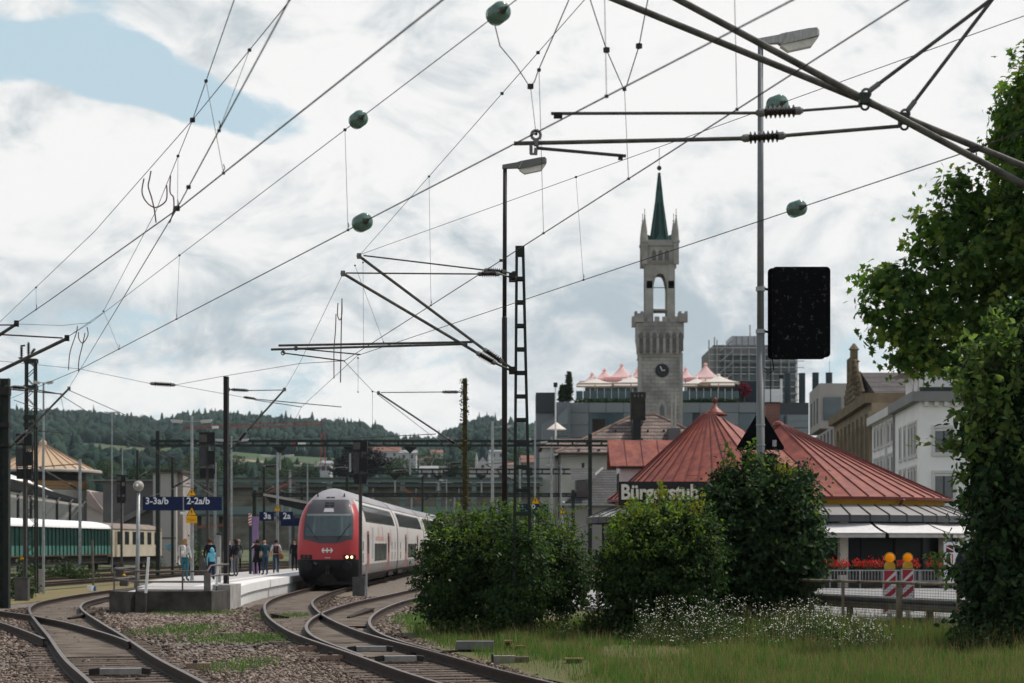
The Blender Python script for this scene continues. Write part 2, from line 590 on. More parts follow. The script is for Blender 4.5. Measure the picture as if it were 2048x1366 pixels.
# ---- far forest as one mass
def make_forest():
    bm = bmesh.new(); bmesh.ops.create_icosphere(bm, subdivisions=2, radius=1.0)
    tv = np.array([v.co[:] for v in bm.verts]); tf = [tuple(v.index for v in f.verts) for f in bm.faces]; bm.free()
    n = 15000
    u = rng.uniform(-0.33, 0.30, n*2)
    y = 560 + (2520-560) * rng.uniform(0, 1, n*2)**0.7
    keep = np.ones(n*2, bool)
    px = u*F + CX
    for a, b, y0, y1 in FIELDS:
        keep &= ~((px > a-20) & (px < b+10) & (y > y0-60) & (y < y1))
    keep &= ~((y < 1000) & (rng.uniform(0,1,n*2) < 0.35))
    keep &= ~((px > 1150) & (rng.uniform(0,1,n*2) < 0.75))
    u, y = u[keep][:n], y[keep][:n]
    n = len(u)
    x = u*y
    z = terrain_z(x, y)
    r = rng.uniform(3.2, 7.5, n) * np.clip(y/1900, 0.6, 1.1)
    h = r * rng.uniform(0.9, 1.5, n)
    con = rng.uniform(0,1,n) < 0.2
    V_ = np.repeat(tv[None], n, 0)
    jit = 1 + rng.normal(0, 0.16, (n, len(tv), 1))
    V_ = V_ * jit
    taper = np.where(con[:,None], np.clip(1.1 - 0.42*(V_[:,:,2]+1), 0.25, 1.3), 1.0)
    hh = np.where(con, h*1.25, h)
    out = np.empty_like(V_)
    out[:,:,0] = V_[:,:,0]*r[:,None]*taper*np.where(con,0.75,1)[:,None] + x[:,None]
    out[:,:,1] = V_[:,:,1]*r[:,None]*taper + y[:,None]
    out[:,:,2] = (V_[:,:,2]+0.8)*hh[:,None] + z[:,None]
    m = leaf_mat('far_forest', (0.008,0.024,0.020), (0.022,0.044,0.030), trans=0.0, rough=0.9)
    o = np_obj('forest', out.reshape(-1,3), tf, len(tv), m)
    tag(o, 'dense dark green forest covering the far hillside', 'forest', kind='stuff')
make_forest()

# ---- tracks (plan lines, metres)
T1 = spline([(6.2,6),(3.0,16.5),(-0.19,27.4),(-2.05,35),(-4.25,44.5),(-6.3,57),(-7.75,70.7),(-8.2,88),(-8.1,104),(-8.0,118),(-7.75,140),(-7.1,165),(-5.6,192)], 0.8)
T2 = spline([(-0.6,29),(-2.0,35.2),(-3.45,42),(-4.25,48.8),(-4.6,57),(-4.5,66.4),(-3.95,77),(-3.2,91),(-1.4,112),(3,140),(10,170)], 0.8)
T3 = spline([(0.8,6),(-2.1,17),(-5.0,27.4),(-6.75,33.5),(-8.9,41.6),(-10.85,48.8),(-13.1,57.3),(-14.4,63),(-15.3,68.8),(-16.0,78),(-16.2,88),(-15.4,110),(-13,140),(-9,180)], 0.8)
T4 = spline([(-7.5,36.5),(-9.1,41.6),(-11.4,48.0),(-12.75,51.3),(-14.4,55),(-18,61.5),(-24,70)], 0.8)
T5 = spline([(-24.5,70),(-23.6,97),(-22.4,125),(-20,165),(-15,230),(-8,300)], 3.0)
T6 = spline([(-29.2,70),(-28.2,97),(-27,125),(-24.6,165),(-20,230),(-13,300)], 3.0)
T7 = spline([(-34.2,90),(-33.2,115),(-31.6,150),(-28.5,190),(-23,250)], 3.0)

def sweep_rail(mb, line, gauge_off, y0, y1):
    ln = offset_line(line, gauge_off)
    ln = ln[(ln[:,1] >= y0) & (ln[:,1] <= y1)]
    prof = [(-0.036,0.0),(0.036,0.0),(0.036,-0.045),(0.010,-0.055),(0.010,-0.135),(0.07,-0.15),(0.07,-0.165),(-0.07,-0.165),(-0.07,-0.15),(-0.010,-0.135),(-0.010,-0.055),(-0.036,-0.045)]
    t = np.gradient(ln, axis=0); t /= np.linalg.norm(t, axis=1)[:,None]
    n = np.stack([t[:,1], -t[:,0]], 1)
    rows = [[(p[0]+d[0]*a, p[1]+d[1]*a, z) for a, z in prof] for p, d in zip(ln, n)]
    k = len(prof); o = len(mb.v)
    mb.grid(rows, 0, closed=True)
    # worn running surface
    base = len(mb.m) - (len(rows)-1)*k
    for i in range(len(rows)-1): mb.m[base + i*k] = 1
    mb.add([rows[0][j] for j in range(k)], [tuple(range(k))]); mb.add([rows[-1][j] for j in range(k)], [tuple(range(k))])

SLP = None
def make_track(name, label, line, y0, y1, sl0=None, sl1=None, rails=((-0.755,None,None),(0.755,None,None))):
    base = Vector((line_at_y(line, y0), y0, -0.25))
    e = thing(name, label, None, base, kind='structure')
    for off, a, b in rails:
        mb = MB(); sweep_rail(mb, line, off, a or y0, b or y1)
        mb.build('rail', [G['rail'], G['railtop']], e, fix=False)
    if sl0 is not None:
        global SLP
        t = np.gradient(line, axis=0)
        s = np.concatenate([[0], np.cumsum(np.linalg.norm(np.diff(line, axis=0), axis=1))])
        sa, sb = np.interp([sl0, sl1], line[:,1], s)
        d = sa
        while d < sb:
            x, y = np.interp(d, s, line[:,0]), np.interp(d, s, line[:,1])
            tx, ty = np.interp(d, s, t[:,0]), np.interp(d, s, t[:,1])
            if SLP is None:
                SLP = MB().box((-1.28,-0.13,-0.14),(1.28,0.13,0)).mesh('sleeper', G['sleeper'])
                bm = bmesh.new(); bm.from_mesh(SLP)
                bmesh.ops.bevel(bm, geom=[ed for ed in bm.edges], offset=0.012, segments=1, affect='EDGES'); bm.to_mesh(SLP); bm.free()
            o = bpy.data.objects.new('sleeper', SLP)
            o.location = Vector((x, y, -0.166 + random.uniform(-0.008,0.004))) - base
            o.rotation_euler = (0, random.uniform(-0.006,0.006), math.atan2(ty, tx) - math.pi/2 + random.uniform(-0.012,0.012))
            COL.objects.link(o); o.parent = e
            d += 0.6
    return e
make_track('railway_track', 'rusty track curving up to the red train', T1, 14, 190, 20, 70)
make_track('railway_track', 'track branching off to the right of the train', T2, 33, 168, 52, 75,
           rails=((-0.755,34,168),(0.755,35,168)))
make_track('railway_track', 'rusty track curving left of the ramp', T3, 14, 180, 20, 66)
make_track('railway_track', 'track branching off to the left edge', T4, 39, 69, 48, 68, rails=((-0.755,40,69),(0.755,39,69)))
make_track('railway_track', 'straight track nearest behind the platform', T5, 72, 290)
make_track('railway_track', 'straight track second behind the platform', T6, 72, 290)
make_track('railway_track', 'straight track under the green carriage', T7, 92, 245)

# ---- ballast bed, dirt between the rails, grass verge
ballast_m = None
def make_surface_mats():
    global ballast_m
    m = bpy.data.materials.new('ballast_gravel'); m.use_nodes = True
    N, L = m.node_tree.nodes, m.node_tree.links
    b = N['Principled BSDF']; b.inputs['Roughness'].default_value = 0.95
    tc = N.new('ShaderNodeTexCoord')
    vo = N.new('ShaderNodeTexVoronoi'); vo.inputs['Scale'].default_value = 14
    L.new(tc.outputs['Object'], vo.inputs['Vector'])
    cr = N.new('ShaderNodeValToRGB')
    cr.color_ramp.elements[0].color = (0.06,0.045,0.036,1); cr.color_ramp.elements[1].color = (0.22,0.185,0.16,1)
    sp = N.new('ShaderNodeSeparateColor'); L.new(vo.outputs['Color'], sp.inputs[0]); L.new(sp.outputs[0], cr.inputs[0])
    no = N.new('ShaderNodeTexNoise'); no.inputs['Scale'].default_value = 0.35; no.inputs['Detail'].default_value = 8
    L.new(tc.outputs['Object'], no.inputs['Vector'])
    r2 = N.new('ShaderNodeValToRGB'); r2.color_ramp.elements[0].position = 0.5; r2.color_ramp.elements[1].position = 0.66
    L.new(no.outputs['Fac'], r2.inputs[0])
    mx = N.new('ShaderNodeMix'); mx.data_type = 'RGBA'
    L.new(r2.outputs[0], mx.inputs[0]); L.new(cr.outputs[0], mx.inputs[6]); mx.inputs[7].default_value = (0.15,0.115,0.07,1)
    L.new(mx.outputs[2], b.inputs['Base Color'])
    bp = N.new('ShaderNodeBump'); bp.inputs['Strength'].default_value = 0.9; bp.inputs['Distance'].default_value = 0.04; bp.invert = True
    L.new(vo.outputs['Distance'], bp.inputs['Height']); L.new(bp.outputs[0], b.inputs['Normal'])
    ballast_m = m
make_surface_mats()
G['drygrass'] = mat('dry_grass_ground', (0.15,0.105,0.05), 0.95, 0.2, 0.55, col2=(0.075,0.095,0.03), detail=10, bump=0.4)
def bed():
    rows = []
    for y in np.linspace(8, 150, 60):
        xl = -60 if y > 72 else line_at_y(T3, y) - (4 + max(0, (y-38))*0.9)
        xr = line_at_y(T1, y) + 2.0 if y < 45 else max(line_at_y(T2, y) + 1.7, line_at_y(T1,y)+2)
        rows.append([(xl + (xr-xl)*k/14, y, -0.205 + 0.012*math.sin(k*2.1+y)) for k in range(15)])
    tag(MB().grid(rows).build('ballast_bed', ballast_m, base=Vector((0,0,0)), smooth=True, fix=False), None, None, kind='structure')
bed()
def strip(line, w, y0, y1, z, m, name):
    l, r = offset_line(line, -w), offset_line(line, w)
    k = (line[:,1] >= y0) & (line[:,1] <= y1)
    rows = [[(a[0]*(1-t)+b[0]*t, a[1]*(1-t)+b[1]*t, z + 0.003*math.sin(i*1.7+t*9) - 0.02*abs(t-0.5)) for t in (0,0.25,0.5,0.75,1)] for i, (a, b) in enumerate(zip(l[k], r[k]))]
    tag(MB().grid(rows).build(name, m, base=Vector((0,0,0)), smooth=True, fix=False), None, None, kind='structure')
strip(T1, 0.70, 36, 92, -0.150, G['dirt'], 'track_infill')
strip(T2, 0.70, 50, 110, -0.146, G['dirt'], 'track_infill')
strip(T3, 0.70, 36, 92, -0.150, G['dirt'], 'track_infill')
for ln in (T5, T6, T7): strip(ln, 2.4, 75, 240, -0.155, mat('weedy_track_dirt', (0.16,0.12,0.075), 0.95, 0.2, 0.6, col2=(0.15,0.15,0.06), detail=8), 'track_infill')
def verge():
    rows = []
    for y in np.linspace(8, 70, 40):
        x0 = max(line_at_y(T1, y) + 1.55, line_at_y(T2, y) + 1.5 if y > 34 else -99)
        x1 = 9.9 - 0.87*(y-41.4)/1.98*1.0 + 2.0
        x1 = max(x1, x0 + 2)
        rows.append([(x0 + (x1-x0)*k/16, y, -0.17 + 0.05*min(1,k/3) + 0.02*math.sin(k*1.3+y*0.7)) for k in range(17)])
    tag(MB().grid(rows).build('grass_verge', G['drygrass'], base=Vector((0,0,0)), smooth=True, fix=False), None, None, kind='structure')
verge()
sheet('yard_ground', [(-62,68),(-17.6,68),(-17.2,95),(-16,130),(-62,135)], -0.19, mat('yellow_dry_yard', (0.20,0.14,0.07), 0.95, 0.2, 0.5, col2=(0.16,0.15,0.06), detail=9))
# road with kerb on the right
asph = mat('bright_asphalt', (0.27,0.265,0.26), 0.9, 0.12, 1.5, bump=0.15)
sheet('road', [(11.6,40.2),(60,22),(60,92),(4,92),(0.5,66),(6.7,50.6)], -0.10, asph)
mb = MB()
for a, b in (((11.5,40.3),(6.6,50.7)),((6.6,50.7),(0.4,66))): mb.beam((*a,-0.11),(*b,-0.11),0.15,0.22)
tag(mb.build('kerb', G['conc_old']), None, None, kind='structure')

# ---- ballast stones (loose, uncountable)
def stones():
    bm = bmesh.new(); bmesh.ops.create_icosphere(bm, subdivisions=1, radius=1.0)
    tv = np.array([v.co[:] for v in bm.verts]); tf = [tuple(v.index for v in f.verts) for f in bm.faces]; bm.free()
    pts = []
    n = 40000
    y = 26.5 + (66-26.5)*rng.uniform(0,1,n*3)**1.7
    t1 = np.interp(y, T1[:,1], T1[:,0]); t3 = np.interp(y, T3[:,1], T3[:,0])
    x = rng.uniform(-16, 3.5, n*3)
    d1, d3 = x - t1, x - t3
    inside = (np.abs(d1) < 0.72) | (np.abs(d3) < 0.72)
    keep = (x < t1 + 1.75) & (x > -0.272*y - 0.3) & ((~inside) | (rng.uniform(0,1,n*3) < 0.16))
    keep &= ~((np.abs(np.abs(d1)-0.755) < 0.12) | (np.abs(np.abs(d3)-0.755) < 0.12))
    t2 = np.interp(y, T2[:,1], T2[:,0])
    keep &= ~((y > 36) & (np.abs(x - t2) < 0.95)) 
    # thinner where earth and grass have grown in
    patch = np.sin(x*0.9+1.3)*np.sin(y*0.33) + np.sin(x*0.37-y*0.21)
    keep &= ~((patch > 0.75) & (rng.uniform(0,1,n*3) < 0.75))
    x, y = x[keep][:n], y[keep][:n]
    # a belt of stones right of the branch track
    y2 = rng.uniform(36, 80, 3500); x2 = np.maximum(np.interp(y2, T2[:,1], T2[:,0]), np.interp(y2, T1[:,1], T1[:,0])) + rng.uniform(0.95, 2.3, 3500)
    x3 = np.interp(y2, T1[:,1], T1[:,0]) + 0.9 + rng.uniform(0,1,3500)*np.maximum(0, np.interp(y2, T2[:,1], T2[:,0]) - np.interp(y2, T1[:,1], T1[:,0]) - 1.8)
    k3 = y2 > 60
    x = np.concatenate([x, x2, x3[k3]]); y = np.concatenate([y, y2, y2[k3]])
    n = len(x)
    s = rng.uniform(0.014, 0.036, n) * np.clip(y/36, 0.8, 1.5)
    ang = rng.uniform(0, 6.28, n)
    Q = np.repeat(tv[None], n, 0) * (1 + rng.normal(0, 0.22, (n, len(tv), 1)))
    Q = Q * np.stack([s*rng.uniform(0.8,1.6,n), s*rng.uniform(0.8,1.3,n), s*rng.uniform(0.5,0.95,n)], 1)[:,None,:]
    c, sn = np.cos(ang)[:,None], np.sin(ang)[:,None]
    O = np.empty_like(Q)
    O[:,:,0] = Q[:,:,0]*c - Q[:,:,1]*sn + x[:,None]
    O[:,:,1] = Q[:,:,0]*sn + Q[:,:,1]*c + y[:,None]
    O[:,:,2] = Q[:,:,2] - 0.192 + (s*0.35)[:,None]
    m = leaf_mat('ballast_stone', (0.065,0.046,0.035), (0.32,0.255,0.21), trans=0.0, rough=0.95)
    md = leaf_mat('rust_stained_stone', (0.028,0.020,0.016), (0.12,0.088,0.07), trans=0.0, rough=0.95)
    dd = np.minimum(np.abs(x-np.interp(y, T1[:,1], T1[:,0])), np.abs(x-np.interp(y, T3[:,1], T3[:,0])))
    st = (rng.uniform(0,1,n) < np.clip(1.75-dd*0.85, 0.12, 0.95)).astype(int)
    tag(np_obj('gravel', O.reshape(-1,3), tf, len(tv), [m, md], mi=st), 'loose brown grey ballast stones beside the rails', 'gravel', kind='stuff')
stones()

# ---- platform with its pale edge wall
PLAT_Z = 0.5
def platform():
    e = thing('platform', 'pale curved station platform beside the red train', 'platform', (-11.3, 67, -0.25))
    ys = np.concatenate([np.linspace(66.8, 110, 30), np.linspace(114, 175, 14)])
    R_, L_ = [], []
    for y in ys:
        R_.append((line_at_y(T1, y) - 1.66, y)); L_.append((line_at_y(T3, y) + 1.72 if y > 75 else max(line_at_y(T3,y)+1.72, -12.6 + (67-y)*0.1), y))
    top = MB().grid([[(l[0], l[1], PLAT_Z), (r[0]-0.9, r[1], PLAT_Z)] for l, r in zip(L_, R_)])
    top.build('surface', mat('platform_slabs', (0.40,0.38,0.365), 0.85, 0.12, 1.0), e, fix=False)
    edge = MB()
    edge.grid([[(r[0]-0.898, r[1], PLAT_Z+0.002), (r[0], r[1], PLAT_Z+0.002), (r[0], r[1], PLAT_Z-0.30), (r[0]-0.12, r[1], PLAT_Z-0.30)] for r in R_])
    edge.build('edge_coping', mat('white_coping', (0.66,0.65,0.63), 0.8, 0.06, 1.5), e, fix=False)
    wall = MB()
    wall.grid([[(r[0]-0.12, r[1], PLAT_Z-0.30), (r[0]-0.12, r[1], -0.25)] for r in R_])
    wall.grid([[(l[0], l[1], PLAT_Z), (l[0], l[1], -0.25)] for l in L_])
    l, r = L_[0], R_[0]
    wall.add([(l[0], l[1], -0.25), (r[0]-0.12, r[1], -0.25), (r[0]-0.12, r[1], PLAT_Z-0.002), (l[0], l[1], PLAT_Z-0.002)], [(0,1,2,3)])
    wall.build('retaining_wall', G['conc'], e, fix=False)
    endb = MB().box((r[0]-1.25, r[1]-0.25, PLAT_Z-0.30), (r[0]-0.003, r[1]-0.003, PLAT_Z-0.01)); endb.box((r[0]-1.2, r[1]-0.42, -0.25), (r[0]-0.15, r[1]-0.004, PLAT_Z-0.31))
    endb.build('end_block', mat('white_coping', (0.66,0.65,0.63)), e)
    rib = None
    for i in range(60):
        y = 67.4 + i*0.42
        if y > 92: break
        x = line_at_y(T1, y) - 1.66 - 0.12
        o = MB().box((x-0.02, y-0.09, -0.25), (x+0.045, y+0.09, PLAT_Z-0.302)).build('wall_rib', mat('white_coping', (0.66,0.65,0.63)), e)
    # tactile strip
    MB().grid([[(r[0]-1.6, r[1], PLAT_Z+0.004), (r[0]-1.2, r[1], PLAT_Z+0.004)] for r in R_]).build('guide_strip', mat('pale_strip', (0.58,0.57,0.55), 0.8), e, fix=False)
platform()
# ================================================================ RAILWAY EQUIPMENT
def ribbed(parent, p, q, r=0.055, n=7, name='insulator'):
    """brown ribbed porcelain insulator with metal end caps, from p to q"""
    p, q = Vector(p), Vector(q)
    L = (q-p).length; ax = (q-p)/L
    prof = []
    a, b = 0.16*L, 0.84*L
    for i in range(n):
        t0 = a + (b-a)*i/n; w = (b-a)/n
        prof += [(r*0.55, t0), (r*0.6, t0+0.25*w), (r*1.15, t0+0.5*w), (r*1.15, t0+0.62*w), (r*0.55, t0+0.95*w)]
    o = MB().lathe(prof, p, 12, axis=ax).build(name, G['porc'], parent, smooth=False)
    MB().lathe([(r*0.45,0.0),(r*0.55,0.03*L),(r*0.75,0.06*L),(r*0.75,0.17*L)], p, 10, axis=ax).build('end_cap', G['fitting'], o)
    MB().lathe([(r*0.75,0.83*L),(r*0.75,0.94*L),(r*0.55,0.97*L),(r*0.45,L)], p, 10, axis=ax).build('end_cap', G['fitting'], o)
    return o
def glass_string(parent, c, d, r=0.098, n=4, pitch=0.058):
    """string of green glass discs in a wire"""
    c = Vector(c); d = Vector(d).normalized()
    mb = MB()
    for i in range(n):
        o = c + d*((i-(n-1)/2)*pitch)
        mb.lathe([(r*0.3,-0.032),(r*0.42,-0.022),(r*0.78,-0.010),(r*0.98,0.002),(r,0.008),(r*0.93,0.010),(r*0.85,0.002),(r*0.7,0.012),(r*0.5,0.002),(r*0.3,0.014)], o, 28, axis=d)
    g = mb.build('glass_insulator', G['greenglass'], parent, smooth=True)
    mb = MB()
    h = n*pitch/2
    mb.lathe([(0.016,-h-0.10),(0.03,-h-0.03),(0.034,-h),(0.034,h),(0.03,h+0.05),(0.014,h+0.13)], c, 10, axis=d)
    mb.build('cap', mat('insulator_cap', (0.06,0.065,0.055), 0.5, 0.2, 9), g)
def clampbit(mb, p, s=0.022):
    p = Vector(p)
    mb.cbox(p - V(0,0,s*0.7), s*1.3, s*1.3, s*1.4, rz=0.6)

class Wire:
    def __init__(s, label, pts, r, name='overhead_wire', group=None, m=None, sag=0.0, ext=(0, 0)):
        pts = [Vector(p) for p in pts]
        s.pts = pts
        fine = []
        for a, b in zip(pts[:-1], pts[1:]):
            n = 6 if sag else 1
            for k in range(n):
                t = k/n
                q = a.lerp(b, t); q.z -= sag*4*t*(1-t)
                fine.append(q)
        fine.append(pts[-1])
        mid = pts[len(pts)//2]
        run = list(fine)      # runs on beyond the frame
        if ext[0]: run.insert(0, fine[0] + (fine[0]-fine[1]).normalized()*ext[0])
        if ext[1]: run.append(fine[-1] + (fine[-1]-fine[-2]).normalized()*ext[1])
        s.o = MB().tube(run, r, 6).build(name, m or G['wire'], base=mid.copy())
        tag(s.o, label, 'wire', group)
        s.pts = fine
    def at(s, px):
        for a, b in zip(s.pts[:-1], s.pts[1:]):
            xa, xb = CX + F*a.x/a.y, CX + F*b.x/b.y
            if (xa-px)*(xb-px) <= 0 and abs(xa-xb) > 1e-6:
                # perspective-correct position on the straight segment
                ua = (px-CX)/F
                t = (ua*a.y - a.x)/((b.x-a.x) - ua*(b.y-a.y))
                return a.lerp(b, t), (b-a).normalized()
        return s.pts[-1], (s.pts[-1]-s.pts[-2]).normalized()
    def dropper(s, px, other, px2, r=0.0032, z2=None):
        a = s.at(px)[0]; b = other.at(px2)[0]
        o = MB().tube([a, b], r, 5).build('dropper', G['wire'], s.o)
        mb = MB(); clampbit(mb, a); mb.build('clamp', G['wire'], s.o)
        mb = MB(); clampbit(mb, b, 0.018)
        mb.tube([b + V(0,0,0.02), b + V(0.012,0,0.05), b + V(0,0,0.085)], 0.005, 5)
        mb.build('clamp', G['wire'], s.o)
    def glass(s, px, r=0.098, n=4):
        c, d = s.at(px); glass_string(s.o, c, d, r, n)
    def clamp(s, px, sz=0.026):
        mb = MB(); clampbit(mb, s.at(px)[0], sz); mb.build('clamp', G['wire'], s.o)

# ---- wires over the yard
wL1 = Wire('steep carrier wire crossing the upper left sky', [P(471,-8,18.4), P(385,240,23.6), P(311,424,31.5), P(205,626,43), P(132,676,47)], 0.005, ext=(26, 0))
wL2 = Wire('long diagonal carrier wire falling to the left picture edge', [P(587,-8,18.4), P(385,240,23.9), P(190,462,32), P(8,636,44.7), P(-40,682,50)], 0.005, ext=(26, 0))
wC2 = Wire('steep contact wire reaching the leftmost mast', [P(582,-6,13.1), PZ(354,417,5.5), P(161,738,49), P(137,777,66)], 0.0065, ext=(26, 0))
wC1 = Wire('thick contact wire from the top centre down to the left edge', [PZ(890,-4,5.45), PZ(360,415,5.5), P(100,600,31.5), P(33,646,37)], 0.007, ext=(26, 0))
wE = Wire('carrier wire with two green glass insulators near the top centre', [P(1040,-6,18.5), P(182,645,45.6), P(132,676,47)], 0.005, ext=(26, 0))
wF = Wire('contact wire with one green insulator, running from top right to far left', [PZ(1593,-4,5.5), PZ(725,445,5.5), PZ(161,738,5.5), P(21,797,60)], 0.0065, ext=(26, 0))
wM3 = Wire('carrier wire falling to the tip of the upper bracket on the ladder mast', [P(1173,-5,22.9), P(718,512,43.5)], 0.005, ext=(26, 0))
wH = Wire('contact wire passing under the two horizontal tubes to the steady arm', [PZ(1822,-4,5.95), P(688,722,42.9), P(746,783,60), P(757,786,66)], 0.0068, ext=(26, 0))
wI = Wire('carrier wire behind the lamp head with one green insulator', [P(2070,24,22.5), P(718,510,43.5)], 0.005, ext=(26, 0))
wJ = Wire('contact wire with the lowest green insulator, ending over the train', [P(2070,254,18.9), P(1945,300,20.7), P(715,711,43.5), P(603,814,66), P(585,848,76)], 0.0062, ext=(26, 0))
wI2 = Wire('thin carrier wire from the lower bracket tip down towards the train', [P(686,547,42.9), P(599,727,58), P(569,779,66)], 0.006)
wS1 = Wire('cross wire with brown insulator left of the tall dark mast', [P(-10,721,66), P(160,738,66), P(300,767,66), P(350,770,66), P(490,795,66)], 0.008)
ribbed(wS1.o, P(300,767,66), P(351,770,66), 0.075, 7)
wS2 = Wire('rising cross wire passing the top of the tall dark mast', [P(350,770,65.8), P(449,752,65.2), P(600,727,57), P(683,722,44)], 0.008)
wS3 = Wire('thin wire between the two bracket tips at left', [P(33,648,47), P(125,651,46.9), P(182,645,45.6)], 0.005)
wE.glass(997); wE.glass(717); wF.glass(725); wI.glass(1555, 0.13, 4); wJ.glass(1594)
# stitch wires hanging as a V above the horizontal tubes
tubeY = 21.0
wY1 = Wire('bent stitch wire hanging from the topmost green insulator', [wE.at(986)[0], P(1000,92,19.8), P(1030,128,20.6), P(1056,168,21), P(1061,173,21), P(1069,163,21), P(1077,140,20.6), P(1094,101,19.9), P(1142,-10,19)], 0.0055, ext=(0, 5))
wY2 = Wire('V shaped stitch wire left of the tall lamp', [P(1178,-8,19.5), P(1213,100,20.4), P(1246,175,21), P(1249,179,21), P(1253,172,21), P(1278,92,20.4), P(1297,-8,19.5)], 0.0055, ext=(5, 5))
for w_, pxs in ((wY1,(1061,)),(wY2,(1213,1278))):
    for px in pxs: w_.clamp(px, 0.036)
def free_dropper(parent_w, p, q, r=0.0032):
    o = MB().tube([p, q], r, 5).build('dropper', G['wire'], parent_w.o)
    mb = MB(); clampbit(mb, p); mb.build('clamp', G['wire'], o)
    mb = MB(); clampbit(mb, q, 0.018); mb.build('clamp', G['wire'], o)
free_dropper(wY2, P(1249,179,21), wH.at(1257)[0])
free_dropper(wY2, P(1207,-110,16), wF.at(1213)[0])
free_dropper(wY1, P(1078,140,20.6), wH.at(1087)[0])
free_dropper(wH, P(1467,-110,16), wH.at(1474)[0])
wM3.dropper(858, wH, 862); wI.dropper(1152, wJ, 1167); wE.dropper(690, wF, 696); wE.dropper(359, wF, 353)
wL1.dropper(412, wC1, 447); wL2.dropper(499, wC2, 438); wL1.dropper(356, wC2, 355); wL1.dropper(207, wF, 238); wL2.dropper(72, wC1, 72.5)
wL1.clamp(385, 0.036); wM3.clamp(1076); wM3.clamp(1004); wC2.clamp(377); wC2.clamp(354,0.036); wH.clamp(1002)
# copper jumper loops
def loop(w, pts, Y, label=None, r=0.0085):
    pts = [P(x, y, Y) for x, y in pts]
    sm = []
    for i in range(len(pts)-1):
        p0, p1, p2, p3 = pts[max(i-1,0)], pts[i], pts[i+1], pts[min(i+2,len(pts)-1)]
        for k in range(4):
            t = k/4
            sm.append(0.5*((2*p1)+(-p0+p2)*t+(2*p0-5*p1+4*p2-p3)*t*t+(-p0+3*p1-3*p2+p3)*t**3))
    sm.append(pts[-1])
    MB().tube(sm, r, 6).build('jumper_cable', G['copper'], w.o)
loop(wL1, [(302,342),(299,358),(296.5,373),(303,395),(309,421),(312,445)], 24.5)
loop(wL1, [(288,357),(284,384),(293,404),(311,415),(331,403),(334,385),(333,370)], 24.8)
loop(wL1, [(341,351),(340,384),(347,395),(347,421),(339,446)], 24.6)
loop(wL1, [(174,654),(176,670),(166,686),(158,678),(157,664)], 44, r=0.011)
loop(wL1, [(155,652),(152,668),(140,705),(137,740)], 46, r=0.011)
loop(wL1, [(170,666),(165,690),(158,720),(157,743)], 44, r=0.011)
loop(wM3, [(684,597),(683,640),(682,690),(681,765)], 44, r=0.012)
loop(wM3, [(672,628),(671,660),(668,700),(668,757)], 44, r=0.011)
loop(wM3, [(676,606),(675,630),(680,640),(684,628),(684,604)], 43.8, r=0.011)
for x0, y0, x1, y1 in ((726,525,727,692),(710,531,767,684),(716,716,716,784),(745,783,745,858)):
    free_dropper(wM3, P(x0,y0,44), P(x1,y1,46), 0.004)

# ---- catenary masts
def ring_joint(mb, p, s=0.05):
    p = Vector(p)
    pts = [p + V(math.cos(a)*s, 0, math.sin(a)*s) for a in np.linspace(0, 2*math.pi, 11)]
    mb.tube(pts, s*0.33, 6, cap=False)
def bracket_set(parent, tip, elbow_ins0, elbow_ins1, foot, tie_tip, tie_ins0, tie_ins1, tie_foot, r=0.032):
    """inclined bracket tube with its insulator, and the tie rod above it"""
    MB().tube([tip, elbow_ins0], r, 8).build('bracket_tube', G['tube'], parent)
    ribbed(parent, elbow_ins0, elbow_ins1, r*2.4, 7)
    MB().tube([elbow_ins1, foot], r*0.8, 8).build('bracket_foot', G['tube'], parent)
    MB().tube([tie_tip, tie_ins0], r*0.55, 6).build('tie_rod', G['tube'], parent)
    ribbed(parent, tie_ins0, tie_ins1, r*2.0, 7)
    mb = MB().tube([tie_ins1, tie_foot], r*0.6, 6)
    ring_joint(mb, tie_foot, 0.06); mb.build('tie_clevis', G['fitting'], parent)
    mb = MB(); ring_joint(mb, tip, 0.045); mb.cbox(Vector(tip) - V(0,0,0.06), 0.09, 0.06, 0.12); mb.build('wire_clamp', G['fitting'], parent)

